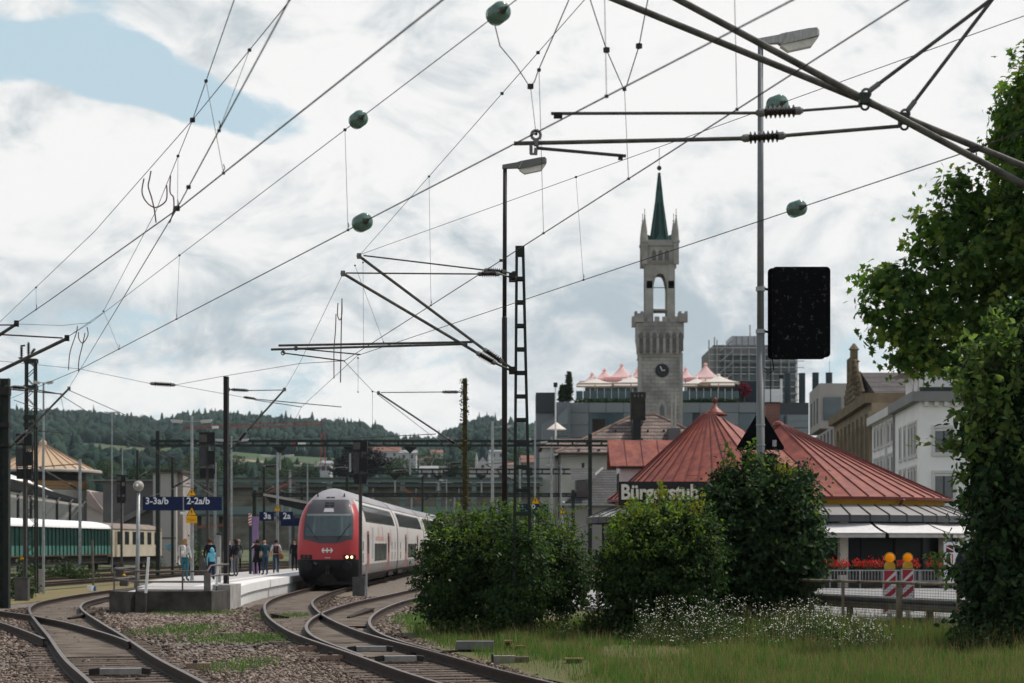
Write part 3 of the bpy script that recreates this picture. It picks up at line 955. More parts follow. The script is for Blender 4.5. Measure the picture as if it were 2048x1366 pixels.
def ladder_mast():
    Y = 43.5
    b = P(1043, 1090, Y); base = V(b.x, Y, -0.2)
    e = thing('catenary_mast', 'green ladder lattice mast carrying two insulated brackets beside the hedge', 'mast', base)
    def leg(x0, x1, name='leg'):
        p, q = P(x0, 493, Y), P(x1, 1090, Y); d = (q-p)
        q = p + d * ((p.z+0.2)/(p.z-q.z))
        for sy in (-0.10, 0.10):
            MB().beam(p + V(0,sy,0), q + V(0,sy,0), 0.062, 0.02, up=(0,1,0)).build(name, G['mastgreen'], e)
        MB().beam(p, q, 0.012, 0.19, up=(0,1,0)).build('web_plate', G['mastgreen'], e)
        return p, q
    l0, l1 = leg(1033.5, 1029); r0, r1 = leg(1046, 1060)
    MB().box((l0.x-0.031, Y-0.123, l0.z-0.215), (r0.x+0.031, Y-0.111, l0.z)).build('head_plate', G['mastgreen'], e)
    MB().box((l0.x-0.031, Y+0.111, l0.z-0.215), (r0.x+0.031, Y+0.123, l0.z)).build('head_plate', G['mastgreen'], e)
    k = 0
    py = 558
    while py < 1180:
        z = EYE + (HZ-py)*Y/F
        t = (l0.z - z)/(l0.z + 0.2)
        xa = l0.x + (l1.x-l0.x)*t; xb = r0.x + (r1.x-r0.x)*t
        for sy in (-1, 1):
            MB().box((xa-0.028, Y+sy*0.117-0.006, z-0.04), (xb+0.028, Y+sy*0.117+0.006, z+0.04)).build('batten', G['mastgreen'], e)
        py += 47
    Ya, Yb = 43.5, 42.9
    bracket_set(e, P(718,512,Ya), P(967,698,Ya), P(1006,725,Ya), P(1027,738,Ya), P(727,511,Ya), P(968,540,Ya), P(1012,544,Ya), P(1028,549,Ya))
    bracket_set(e, P(686,547,Yb), P(953,705,Yb), P(992,727,Yb), P(1024,742,Yb+0.3), P(692,546,Yb), P(955,548,Yb), P(1000,548,Yb), P(1026,556,Yb+0.3))
    for py_ in (555, 741):
        c = P(1027, py_, 43.2)
        MB().box((c.x-0.10, 42.8, c.z-0.05), (c.x+0.05, 43.62, c.z+0.05)).build('bracket_plate', G['mastdark'], e)
    for a, b2, Yc in (((945,684),(557,691),Ya),((935,688),(542,699),Yb)):
        MB().tube([P(*a,Yc), P(*b2,Yc)], 0.026, 8).build('registration_tube', G['tube'], e)
    for a, m_, b2, Yc in (((592,690),(592,697),(721,709),Ya),((566,699),(566,706),(690,722),Yb)):
        mb = MB().tube([P(*a,Yc), P(*m_,Yc)], 0.02, 6); ring_joint(mb, P(*m_,Yc), 0.04); mb.build('hinge', G['fitting'], e)
        MB().tube([P(*m_,Yc), P(*b2,Yc)], 0.016, 6).build('steady_arm', G['tube'], e)
ladder_mast()

def near_bracket_mast():
    """the mast just right of the frame whose brackets cross the upper right of the picture"""
    Y = 21.0
    base = V(6.25, Y, -0.2)
    e = thing('catenary_mast', 'mast with big crossing bracket tubes at the upper right edge', 'mast', base)
    MB().box((6.10,Y-0.02,-0.2),(6.40,Y+0.02,9.2)).box((6.09,Y-0.14,-0.2),(6.11,Y+0.14,9.2)).box((6.39,Y-0.14,-0.2),(6.41,Y+0.14,9.2)).build('post', G['mastgreen'], e)
    Ya, Yb = 20.7, 21.3
    for (a, b2, Yc) in (((1060,-160),(2120,408),Ya),((830,-165),(2120,362),Yb)):
        p, q = P(*a,Yc), P(*b2,Yc)
        MB().tube([p, q], 0.036, 10).build('bracket_tube', G['tube'], e)
        MB().tube([q, V(6.1, Yc*0.5+Y*0.5, q.z-0.22)], 0.03, 8).build('bracket_foot', G['tube'], e)
    for (a, b2, Yc) in (((2010,-22),(1737,183),Ya),((1996,-16),(1814,223),Yb)):
        p, q = P(*a,Yc), P(*b2,Yc)
        mb = MB().tube([p, q], 0.020, 8)
        mb.build('stay_tube', G['tube'], e)
        d = (p-q).normalized()
        mb = MB().tube([q, q+d*0.14], 0.028, 8); ring_joint(mb, q - d*0.03, 0.045); mb.build('clevis', G['fitting'], e)
        MB().tube([p, V(6.1, Yc, p.z+1.2)], 0.018, 6).build('stay_tube', G['tube'], e)
    # registration tubes with ribbed insulators
    for (t0, i0, i1, t1, Yc, r) in (((1102,227),(1512,226),(1606,221),(1724,212),Ya,0.017),((1028,287),(1482,277),(1572,271),(1803,252),Yb,0.023)):
        MB().tube([P(*t0,Yc), P(*i0,Yc)], r, 8).build('registration_tube', G['tube'], e)
        ribbed(e, P(*i0,Yc), P(*i1,Yc), 0.058, 7)
        MB().tube([P(*i1,Yc), P(*t1,Yc)], r*0.9, 8).build('registration_tube', G['tube'], e)
        q = P(*t1,Yc)
        mb = MB(); ring_joint(mb, q + V(0.03,0,0), 0.04)
        mb.tube([q + V(0.03,0,0.02), P(t1[0]+4, t1[1]-26, Yc)], 0.03, 7)
        mb.cbox(P(t1[0]+4, t1[1]-14, Yc) - V(0,0,0.05), 0.10, 0.12, 0.11)
        mb.build('joint_clamp', mat('greasy_clamp', (0.03,0.035,0.03), 0.5, 0.3, 9), e)
    mb = MB().cbox(P(1116,229,Ya)-V(0,0,0.035), 0.09, 0.09, 0.05); mb.build('wire_clamp', G['mastdark'], e)
    # steady arm with its hinge and ring
    mb = MB(); ring_joint(mb, P(1072,270,Yb), 0.05); mb.tube([P(1072,279,Yb), P(1073,292,Yb)], 0.03, 8)
    mb.tube([P(1062,288,Yb), P(1062,308,Yb)], 0.018, 6); mb.beam(P(1060,308,Yb), P(1074,308,Yb), 0.03, 0.02); mb.tube([P(1072,296,Yb), P(1071,310,Yb)], 0.02, 6)
    mb.build('hinge', G['fitting'], e)
    MB().tube([P(1072,296,Yb), P(1252,312,Yb)], 0.018, 8).build('steady_arm', G['tube'], e)
    mb = MB().cbox(P(1241,316,Yb)-V(0,0,0.02), 0.05, 0.05, 0.05); mb.build('wire_clamp', G['mastdark'], e)
    free_dropper(wY1, P(1061,173,21), P(1072,268,Yb))
    # strain clamps on the lower contact wire
    mb = MB().beam(P(1930,305,20.8), P(1957,297,20.8), 0.05, 0.06); mb.build('strain_clamp', G['mastdark'], e)
near_bracket_mast()

def h_post(e, px, pytop, Y, w, d, m, z0=-0.2, name='post'):
    t = P(px, pytop, Y)
    MB().box((t.x-w/2,Y-d/2,z0),(t.x-w/2+0.02,Y+d/2,t.z)).box((t.x+w/2-0.02,Y-d/2,z0),(t.x+w/2,Y+d/2,t.z)).box((t.x-w/2+0.02,Y-0.015,z0),(t.x+w/2-0.02,Y+0.015,t.z)).build(name, m, e)
    return t
def mid_masts():
    Y = 66.0
    # leftmost mast
    b = P(10, 1090, Y)
    e = thing('catenary_mast', 'thick dark green mast at the left picture edge', 'mast', (b.x, Y, -0.2))
    h_post(e, 10, 757, Y, 0.30, 0.28, G['mastgreen'])
    for py, hh in ((783,16),(850,10),(890,6)):
        c = P(10, py, Y); MB().box((c.x-0.17,Y-0.16,c.z-hh*0.008),(c.x+0.17,Y+0.16,c.z+hh*0.008)).build('clamp_band', G['mastdark'], e)
    bracket_set(e, P(138,777,Y), P(56,861,Y), P(26,890,Y), P(14,902,Y), P(121,788,Y), P(52,776,Y), P(22,774,Y), P(14,774,Y), 0.035)
    MB().tube([P(57,860,Y), P(141,867,Y)], 0.018, 6).build('registration_tube', G['tube'], e)
    MB().tube([P(22,779,Y), P(124,788,Y)], 0.022, 6).build('tie_rod', G['tube'], e)
    MB().tube([P(121,788,Y), P(128,824,Y)], 0.006, 5).build('dropper', G['wire'], e)
    # brackets coming in from masts left of the frame
    e = thing('catenary_mast', 'mast left of the frame whose long sloping bracket reaches in', 'mast', (P(-60,1090,47).x, 47, -0.2))
    h_post(e, -60, 600, 47, 0.28, 0.26, G['mastgreen'])
    MB().tube([P(134,677,47), P(-55,768,47)], 0.042, 8).build('bracket_tube', G['tube'], e)
    MB().tube([P(125,676,47), P(-55,666,47)], 0.02, 6).build('tie_rod', G['tube'], e)
    MB().tube([P(33,648,46.4), P(-55,705,46.8)], 0.04, 8).build('bracket_tube', G['tube'], e)
    MB().tube([P(30,650,46.4), P(-55,650,46.8)], 0.018, 6).build('tie_rod', G['tube'], e)
    mb = MB()
    for q in (P(134,677,47), P(33,648,46.4)): mb.cbox(q - V(0,0,0.06), 0.10, 0.08, 0.14)
    mb.build('wire_clamp', G['mastdark'], e)
    # tall dark mast at the ramp
    b = P(451, 1090, Y)
    e = thing('catenary_mast', 'slim dark mast rising from the ramp corner left of the train', 'mast', (b.x, Y, 0.3))
    t = P(452, 753, Y)
    MB().box((t.x-0.075,Y-0.09,0.3),(t.x+0.075,Y+0.09,t.z)).build('post', G['mastdark'], e)
    MB().box((t.x+0.06,Y-0.115,0.3),(t.x+0.115,Y-0.091,t.z-0.02)).build('flange', mat('mast_grey_flange', (0.10,0.098,0.092), 0.6, 0.2, 3), e)
    bracket_set(e, P(569,779,Y), P(494,862,Y), P(476,884,Y), P(462,898,Y), P(566,780,Y), P(497,781,Y), P(462,779,Y), P(456,779,Y), 0.03)
    MB().tube([P(488,796,Y), P(683,814,Y)], 0.016, 6).build('registration_tube', G['tube'], e)
    MB().tube([P(510,800,Y), P(604,814,Y)], 0.014, 6).build('steady_arm', G['tube'], e)
    ribbed(e, P(487,794,Y), P(512,798,Y), 0.05, 5)
    MB().tube([P(494,866,Y), P(572,880,Y)], 0.014, 6).build('registration_tube', G['tube'], e)
    # mast overgrown with ivy
    b = P(930, 1090, Y)
    e = thing('catenary_mast', 'mast overgrown with brown ivy behind the hedge', 'mast', (b.x, Y, -0.2))
    t = P(930, 757, Y)
    MB().box((t.x-0.07,Y-0.07,-0.2),(t.x+0.07,Y+0.07,t.z)).build('post', mat('mossy_post', (0.05,0.042,0.018), 0.9, 0.5, 5), e)
    bracket_set(e, P(757,786,Y), P(893,876,Y), P(912,889,Y), P(926,898,Y), P(762,785,Y), P(884,784,Y), P(917,784,Y), P(926,786,Y), 0.03)
    MB().tube([P(872,868,Y), P(690,877,Y)], 0.014, 6).build('registration_tube', G['tube'], e)
    n = 1500
    zz = rng.uniform(0, t.z, n); a = rng.uniform(0, 6.28, n); rr = rng.uniform(0.06, 0.14, n)
    pts = np.stack([t.x + np.cos(a)*rr - 0.03*(zz > 4.5), Y + np.sin(a)*rr, zz], 1)
    leaf_cards('ivy', pts, None, 0.07, leaf_mat('brown_ivy', (0.035,0.03,0.008), (0.11,0.085,0.02), 0.2), e)
    # switch mast with insulators on top, far left
    Y2 = 86.0
    b = P(62, 1090, Y2)
    e = thing('lattice_mast', 'stout lattice mast with switch horns on top at far left', 'mast', (b.x, Y2, -0.2))
    t = P(62, 720, Y2)
    for sx in (-1, 1):
        for sy in (-1, 1):
            MB().beam(V(t.x+sx*0.24, Y2+sy*0.2, -0.2), V(t.x+sx*0.19, Y2+sy*0.17, t.z), 0.07, 0.07).build('leg', G['mastgreen'], e)
    z = 0.3; k = 0
    while z < t.z - 0.3:
        for sy in (-0.2, 0.2):
            s0 = 1 if k % 2 else -1
            MB().beam(V(t.x-s0*0.22,Y2+sy,z), V(t.x+s0*0.22,Y2+sy,z+0.42), 0.03, 0.03).build('lattice_bar', G['mastgreen'], e)
        z += 0.42; k += 1
    for py in (722, 775, 835, 850):
        c = P(62, py, Y2); MB().box((c.x-0.27,Y2-0.23,c.z-0.09),(c.x+0.27,Y2+0.23,c.z+0.09)).build('band_plate', G['mastgreen'], e)
    for (a, b2) in (((57,712),(57,684)),((62,708),(70,697)),((43,716),(43,692))):
        ribbed(e, P(*a,Y2), P(*b2,Y2), 0.07, 5)
    MB().tube([P(41,692,Y2), P(50,691,Y2)], 0.04, 6).build('switch_horn', G['mastdark'], e)
    MB().beam(P(38,716,Y2), P(76,720,Y2), 0.2, 0.06).build('cross_arm', G['mastgreen'], e)

# leaves as small bent cards
LEAF = (np.array([(0,0,0),(0.3,0.27,0.06),(0.68,0.2,0.04),(1,0,-0.08),(0.68,-0.2,0.04),(0.3,-0.27,0.06)]), [(0,1,2,3),(0,3,4,5)])
MAPLE = (np.array([(0,0,0),(0.12,0.25,0.02),(0.02,0.5,-0.04),(0.32,0.33,0.02),(0.52,0.56,-0.05),(0.58,0.24,0.02),(1,0,-0.1),(0.58,-0.24,0.02),(0.52,-0.56,-0.05),(0.32,-0.33,0.02),(0.02,-0.5,-0.04),(0.12,-0.25,0.02)]),
         [(0,1,2,3),(0,3,4,5),(0,5,6),(0,6,7),(0,7,8,9),(0,9,10,11)])
def leaf_cards(name, pts, nrm, size, m, parent, tmpl=LEAF, droop=0.25, kind=None, sizevar=0.35, base=(0,0,0)):
    n = len(pts)
    if nrm is None: nrm = np.zeros((n,3))
    N_ = nrm + rng.normal(0, 0.75, (n,3)) + np.array([0,0,0.55])
    N_ /= np.linalg.norm(N_, axis=1)[:,None] + 1e-9
    T_ = rng.normal(0, 1, (n,3)) + nrm*0.8 - np.array([0,0,droop])
    T_ -= N_ * (T_*N_).sum(1)[:,None]
    T_ /= np.linalg.norm(T_, axis=1)[:,None] + 1e-9
    B_ = np.cross(N_, T_)
    s = size * (1 + rng.uniform(-sizevar, sizevar, n))
    tv, tf = tmpl
    O = pts[:,None,:] + s[:,None,None]*(tv[None,:,0:1]*T_[:,None,:] + tv[None,:,1:2]*B_[:,None,:] + tv[None,:,2:3]*N_[:,None,:])
    o = np_obj(name, O.reshape(-1,3), tf, len(tv), m, parent, base)
    if kind: o['kind'] = kind
    return o


mid_masts()
# ---- gantries over the tracks
def gantry(label, Y, px0, px1, py_top, py_bot, posts, pitch_px, name='signal_gantry'):
    e = thing(name, label, 'gantry', (P((px0+px1)/2,1090,Y).x, Y, -0.2))
    a, b = P(px0, py_top, Y), P(px1, py_top, Y); zb = P(px0, py_bot, Y).z
    for sy in (-0.25, 0.25):
        MB().box((a.x, Y+sy-0.06, a.z-0.14), (b.x, Y+sy+0.06, a.z)).build('chord', G['mastgreen'], e)
        MB().box((a.x, Y+sy-0.06, zb), (b.x, Y+sy+0.06, zb+0.12)).build('chord', G['mastgreen'], e)
    n = int((px1-px0)/pitch_px)
    me = MB().box((-0.05,-0.31,zb+0.121),(0.05,-0.19,a.z-0.141)).box((-0.05,0.19,zb+0.121),(0.05,0.31,a.z-0.141)).mesh('batten', G['mastgreen'])
    for k in range(n+1):
        o = bpy.data.objects.new('batten', me); COL.objects.link(o); o.parent = e
        o.location = (a.x + (b.x-a.x)*k/n - ORG[e.name].x, 0, 0 - ORG[e.name].z)
    for px, pt in posts:
        t = P(px, pt, Y)
        MB().box((t.x-0.12,Y-0.18,-0.2),(t.x+0.12,Y+0.18,t.z)).build('post', G['mastgreen'], e)
    return e
g1 = gantry('near ladder gantry spanning all tracks above the train', 126, 303, 1232, 880, 893, ((316,862),(1180,868)), 28.4)
for px, l in ((820,55),(930,40),(700,50),(560,45)):
    p = P(px, 894, 126)
    MB().prism([p+V(-0.45,0,0), p+V(0.45,0,0), p+V(0,0,-0.42)], (0,0.12,0)).build('hanger_plate', G['mastgreen'], g1)
    MB().tube([p+V(0,0.06,-0.3), p+V(0,0.06,-l*126/F)], 0.06, 8).build('drop_post', G['galv'], g1)
    ribbed(g1, p+V(-1.1,0.06,-l*126/F+0.2), p+V(-0.1,0.06,-l*126/F+0.25), 0.1, 5)
g2 = gantry('second ladder gantry farther down the line', 178, 690, 1172, 937, 949, ((1166,926),(694,930)), 21)
for px in (877, 963, 790):
    p = P(px, 950, 178)
    MB().prism([p+V(-0.5,0,0), p+V(0.5,0,0), p+V(0,0,-0.5)], (0,0.15,0)).build('hanger_plate', G['mastgreen'], g2)
    MB().tube([p+V(0,0.07,-0.3), p+V(0,0.07,-1.9)], 0.07, 8).build('drop_post', G['galv'], g2)

# ---- lamps
def koffer_lamp(e, tip, s, flip=1, m=None, lens=None):
    """long box-shaped street lamp head on a pole top; 'tip' = pole top"""
    m = m or mat('lamp_housing', (0.36,0.35,0.33), 0.6, 0.25, 5, stretch=(6,1,1))
    lens = lens or mat('frosted_lens', (0.62,0.58,0.52), 0.3, 0.2, 3)
    t = Vector(tip)
    def sec(x, z0, z1, w): return [V(t.x+flip*x*s, t.y-w*s, t.z+z0*s), V(t.x+flip*x*s, t.y+w*s, t.z+z0*s), V(t.x+flip*x*s, t.y+w*s*0.82, t.z+z1*s), V(t.x+flip*x*s, t.y-w*s*0.82, t.z+z1*s)]
    mb = MB()
    rows = [sec(-0.08,0.0,0.05,0.05), sec(-0.07,-0.01,0.10,0.06), sec(0.35,0.01,0.17,0.09), sec(0.42,-0.03,0.19,0.13), sec(0.95,0.09,0.29,0.15), sec(1.12,0.14,0.31,0.13), sec(1.17,0.16,0.26,0.10)]
    mb.grid(rows, closed=True); mb.add(rows[0], [(0,1,2,3)]); mb.add(rows[-1], [(0,1,2,3)])
    h = mb.build('lamp_head', m, e)
    mb = MB()
    rows = [sec(0.40,-0.055,-0.035,0.11), sec(0.55,-0.16,0.0,0.10), sec(1.02,-0.06,0.10,0.10), sec(1.16,0.13,0.145,0.09)]
    mb.grid(rows, closed=True); mb.add(rows[0], [(0,1,2,3)]); mb.add(rows[-1], [(0,1,2,3)])
    mb.build('lens', lens, h)
    MB().beam(V(t.x+flip*0.40*s, t.y-0.14*s, t.z+0.0*s), V(t.x+flip*0.50*s, t.y-0.155*s, t.z+0.20*s), 0.015*s, 0.02*s).build('seam_clip', G['galv'], h)

def near_lamps():
    Y = 48.0
    b = P(1521, 1090, Y)
    e = thing('street_lamp', 'tall grey lamp post rising out of the bush with two black sign backs', 'lamp', (b.x, Y, -0.15))
    t = P(1521, 88, Y)
    z1 = P(1521, 660, Y).z
    MB().tube([V(b.x,Y,-0.15), V(b.x,Y,z1)], [0.105,0.098], 14).build('post', mat('grey_galvanised_post', (0.17,0.175,0.172), 0.55, 0.18, 2.5, metal=0.35, stretch=(1,1,0.3)), e, smooth=True)
    MB().tube([V(b.x,Y,z1), V(t.x,Y,t.z)], [0.085,0.066], 14).build('upper_post', mat('grey_upper_post', (0.17,0.175,0.18), 0.55, 0.15, 2.5, metal=0.35), e, smooth=True)
    koffer_lamp(e, t, 1.20)
    Y = 46.5
    b = P(1009, 1090, Y)
    e = thing('street_lamp', 'dark brown lamp post in front of the ladder mast', 'lamp', (b.x, Y, -0.15))
    z1 = P(1009, 637, Y).z; t = P(1010, 337, Y)
    MB().tube([V(b.x,Y,-0.15), V(b.x,Y,z1), V(b.x,Y,z1+0.05)], [0.068,0.062,0.05], 12).build('post', G['lampbrown'], e, smooth=True)
    MB().tube([V(b.x,Y,z1+0.05), V(t.x,Y,t.z)], [0.05,0.047], 12).build('upper_post', G['lampbrown'], e, smooth=True)
    koffer_lamp(e, t, 0.83, m=mat('grey_lamp_housing', (0.15,0.15,0.135), 0.5, 0.1, 4))
near_lamps()
def yard_lamp(label, px, pytop, Y, z0, arms, m=None, w=0.05, drop=0.0):
    b = P(px, 1090, Y); t = P(px, pytop, Y)
    e = thing('yard_lamp', label, 'lamp', (b.x, Y, z0))
    MB().tube([V(b.x,Y,z0), V(b.x,Y,t.z)], [w*1.25, w*0.8], 8).build('post', m or G['galv'], e)
    lm = mat('pale_lamp', (0.50,0.49,0.47), 0.4, 0.1, 3)
    for a0, a1, dz in arms:
        z = t.z - dz
        c0, c1 = V(b.x+a0, Y, z), V(b.x+a1, Y, z+0.04)
        MB().beam(V(b.x,Y,z), c1, 0.04, 0.03).build('arm', m or G['galv'], e)
        hl = 0.45*(c1-V(b.x,Y,z)).length
        d = (c1 - V(b.x,Y,z)).normalized()
        MB().beam(c1 - d*hl, c1 + d*0.15, 0.2, 0.07).beam(c1 - d*hl*0.9 - V(0,0,0.06), c1 + d*0.1 - V(0,0,0.06), 0.16, 0.05).build('lamp_head', lm, e)
    return e
yard_lamp('thin lamp with flat double head at far left above the carriage', 87, 765, 85, -0.2, ((0,-0.28,0.02),(0,0.28,0.02)))
yard_lamp('thin lamp with flat double head above the concrete wall', 224, 825, 150, -0.2, ((0,-0.4,0.02),(0,0.4,0.02)))
lampA = yard_lamp('platform lamp with two long arms behind the blue track sign', 384, 832, 78, PLAT_Z, ((0,-0.68,0.22),(0,0.62,0.22)), w=0.06)
yard_lamp('platform lamp with two arms right of the slim dark mast', 463, 872, 100, PLAT_Z, ((0,-0.7,0.22),(0,0.7,0.22)))
lampB = yard_lamp('platform lamp with two arms carrying the 3a and 2a signs', 555, 905, 104, PLAT_Z, ((0,-0.7,0.18),(0,0.7,0.18)), w=0.07)
yard_lamp('distant twin arm lamp left of the train roof', 615, 924, 128, PLAT_Z, ((0,-0.75,0.24),(0,0.8,0.24)))
yard_lamp('grey lamp with one short arm left of the brown lamp post', 985, 842, 98, -0.2, ((0,0.75,0.3),), w=0.075)
yard_lamp('grey lamp with left arm by the station building', 1070, 842, 120, -0.2, ((0,-0.4,1.1),(0,0.6,1.3)), w=0.06)
yard_lamp('short lamp with two arms by the station building', 1103, 874, 135, -0.2, ((0,-1.0,0.3),(0,0.3,1.2)), w=0.08)
yard_lamp('lower lamp with one arm by the station building', 1122, 928, 140, -0.2, ((0,-0.9,0.1),), w=0.06)
yard_lamp('small lamp with round top beside the ivy mast', 893, 958, 150, -0.2, ((0,-0.4,0.1),), w=0.05)
yard_lamp('small lamp with short arms over the meadow', 245, 895, 160, -0.2, ((0,0.5,0.1),), w=0.05)

# globe lamp on a grey post
def globe_lamp():
    Y = 70; b = P(274, 1090, Y)
    e = thing('globe_lamp', 'grey globe on a post beside the ramp railing', 'lamp', (b.x, Y, -0.2))
    MB().tube([V(b.x,Y,-0.2), V(P(277,985,Y).x,Y,P(277,985,Y).z)], [0.08,0.06], 10).build('post', G['galv'], e, smooth=True)
    c = P(277, 972, Y); r = 0.19
    MB().lathe([(0.01,-r)] + [(r*math.sin(a), -r*math.cos(a)) for a in np.linspace(0.25, 2.9, 12)] + [(0.01, r)], c, 18).build('globe', mat('globe_grey', (0.30,0.28,0.25), 0.35, 0.2, 6), e, smooth=True)
    MB().lathe([(0.045,0),(0.05,0.03),(0.02,0.05)], c + V(-0.01,-r-0.005,0.02), 10, axis=(0,-1,0)).build('lens', mat('bright_lens', (0.8,0.8,0.78), 0.2, 0), e)
globe_lamp()

# ---- light signals seen from behind
def signal(label, px, ytop, ybot, Y, z0, cab_h=0.8, cab_w=0.55, headw=30):
    s = Y/F
    b = P(px, 1090, Y); t = P(px, ytop, Y); zb = P(px, ybot, Y).z
    e = thing('light_signal', label, 'signal', (b.x, Y, z0))
    MB().box((b.x-0.07,Y-0.05,z0),(b.x-0.03,Y+0.05,t.z-0.1)).box((b.x+0.03,Y-0.05,z0),(b.x+0.07,Y+0.05,t.z-0.1)).box((b.x-0.03,Y-0.01,z0),(b.x+0.03,Y+0.01,t.z-0.1)).build('post', mat('signal_post', (0.085,0.08,0.075), 0.6, 0.2, 4), e)
    w = headw*s
    hgt = t.z - zb
    MB().box((b.x-w/2,Y-0.20,t.z-hgt*0.26),(b.x+w/2,Y+0.0,t.z)).build('head_top', G['black'], e)
    MB().box((b.x-w/2,Y-0.06,zb+0.1*hgt),(b.x-w/2+0.04,Y+0.02,t.z-hgt*0.27)).box((b.x+w/2-0.04,Y-0.06,zb+0.1*hgt),(b.x+w/2,Y+0.02,t.z-hgt*0.27)).build('side_frame', G['black'], e)
    MB().box((b.x-w/2,Y-0.16,zb+0.28*hgt),(b.x-w*0.08,Y+0.1,t.z-hgt*0.32)).build('lamp_case', mat('signal_case', (0.045,0.045,0.047), 0.5, 0.2, 4), e)
    MB().box((b.x+w*0.06,Y-0.12,zb+0.30*hgt),(b.x+w/2-0.02,Y+0.1,t.z-hgt*0.40)).build('lamp_case', G['black'], e)
    MB().box((b.x-w*0.45,Y-0.14,zb),(b.x-w*0.1,Y+0.1,zb+0.22*hgt)).box((b.x+w*0.1,Y-0.14,zb),(b.x+w*0.45,Y+0.1,zb+0.22*hgt)).build('lamp_case', G['black'], e)
    mb = MB()
    for f in (0.70, 0.25): mb.beam(V(b.x-w/2,Y-0.2,zb+f*hgt), V(b.x+w/2,Y-0.2,zb+f*hgt), 0.03, 0.03)
    mb.beam(V(b.x-w*0.5,Y-0.19,t.z-hgt*0.13), V(b.x+w*0.0,Y-0.205,t.z-hgt*0.13), 0.03, hgt*0.16)
    mb.build('rail_bar', G['cab'], e)
    c = MB().box((b.x-cab_w/2-0.05,Y-0.4,z0),(b.x+cab_w/2-0.05,Y-0.07,z0+cab_h)); cb = c.build('cabinet', G['cab'], e)
    MB().box((b.x-cab_w/2-0.07,Y-0.42,z0+cab_h+0.002),(b.x+cab_w/2-0.03,Y-0.06,z0+cab_h+0.03)).build('cabinet_lid', G['cab'], cb)
    return e
sgA = signal('light signal beside the leftmost mast, seen from behind', 50, 868, 958, 75, -0.2, 0.85, 0.5, 33)
sgB = signal('light signal rising behind the blue track sign', 415, 865, 957, 92, PLAT_Z, 0.85, 0.55, 31)
sgC = signal('light signal standing in front of the red train', 721, 881, 968, 82, -0.2, 0.75, 0.5, 28)
sgD = signal('small light signal in front of the grey concrete wall', 243, 950, 1006, 126, -0.2, 0.9, 0.5, 18)
# small post and white wand beside the signal in front of the train
mb = MB().box((P(733,1090,81).x-0.03,80.9,-0.2),(P(733,1090,81).x+0.04,81.0,P(733,1128,81).z)); tag(mb.build('marker_post', G['galv']), 'short grey marker post right of the signal cabinet', 'post')

# ---- warning triangles and blue track signs
def triangle(parent, c, s, m=None):
    c = Vector(c)
    pts = [c + V(-s/2,0,0), c + V(s/2,0,0), c + V(0,0,s*0.87)]
    o = MB().prism(pts, (0,0.02,0)).build('warning_triangle', mat('sign_black', (0.02,0.015,0.01), 0.6, 0), parent)
    q = [c + V(-s*0.42,-0.004,s*0.045), c + V(s*0.42,-0.004,s*0.045), c + V(0,-0.004,s*0.78)]
    f = MB().prism(q, (0,0.003,0)).build('yellow_face', m or G['yellow'], o)
    z = c + V(0,-0.008,0)
    MB().add([z+V(-s*0.06,0,s*0.55), z+V(s*0.05,0,s*0.55), z+V(0.0,0,s*0.38), z+V(s*0.08,0,s*0.38), z+V(-s*0.04,0,s*0.12), z+V(0,0,s*0.31), z+V(-s*0.09,0,s*0.31)], [(0,1,2,3,4,5,6)]).build('bolt_mark', mat('sign_black', (0.02,0.015,0.01)), o)
    return o
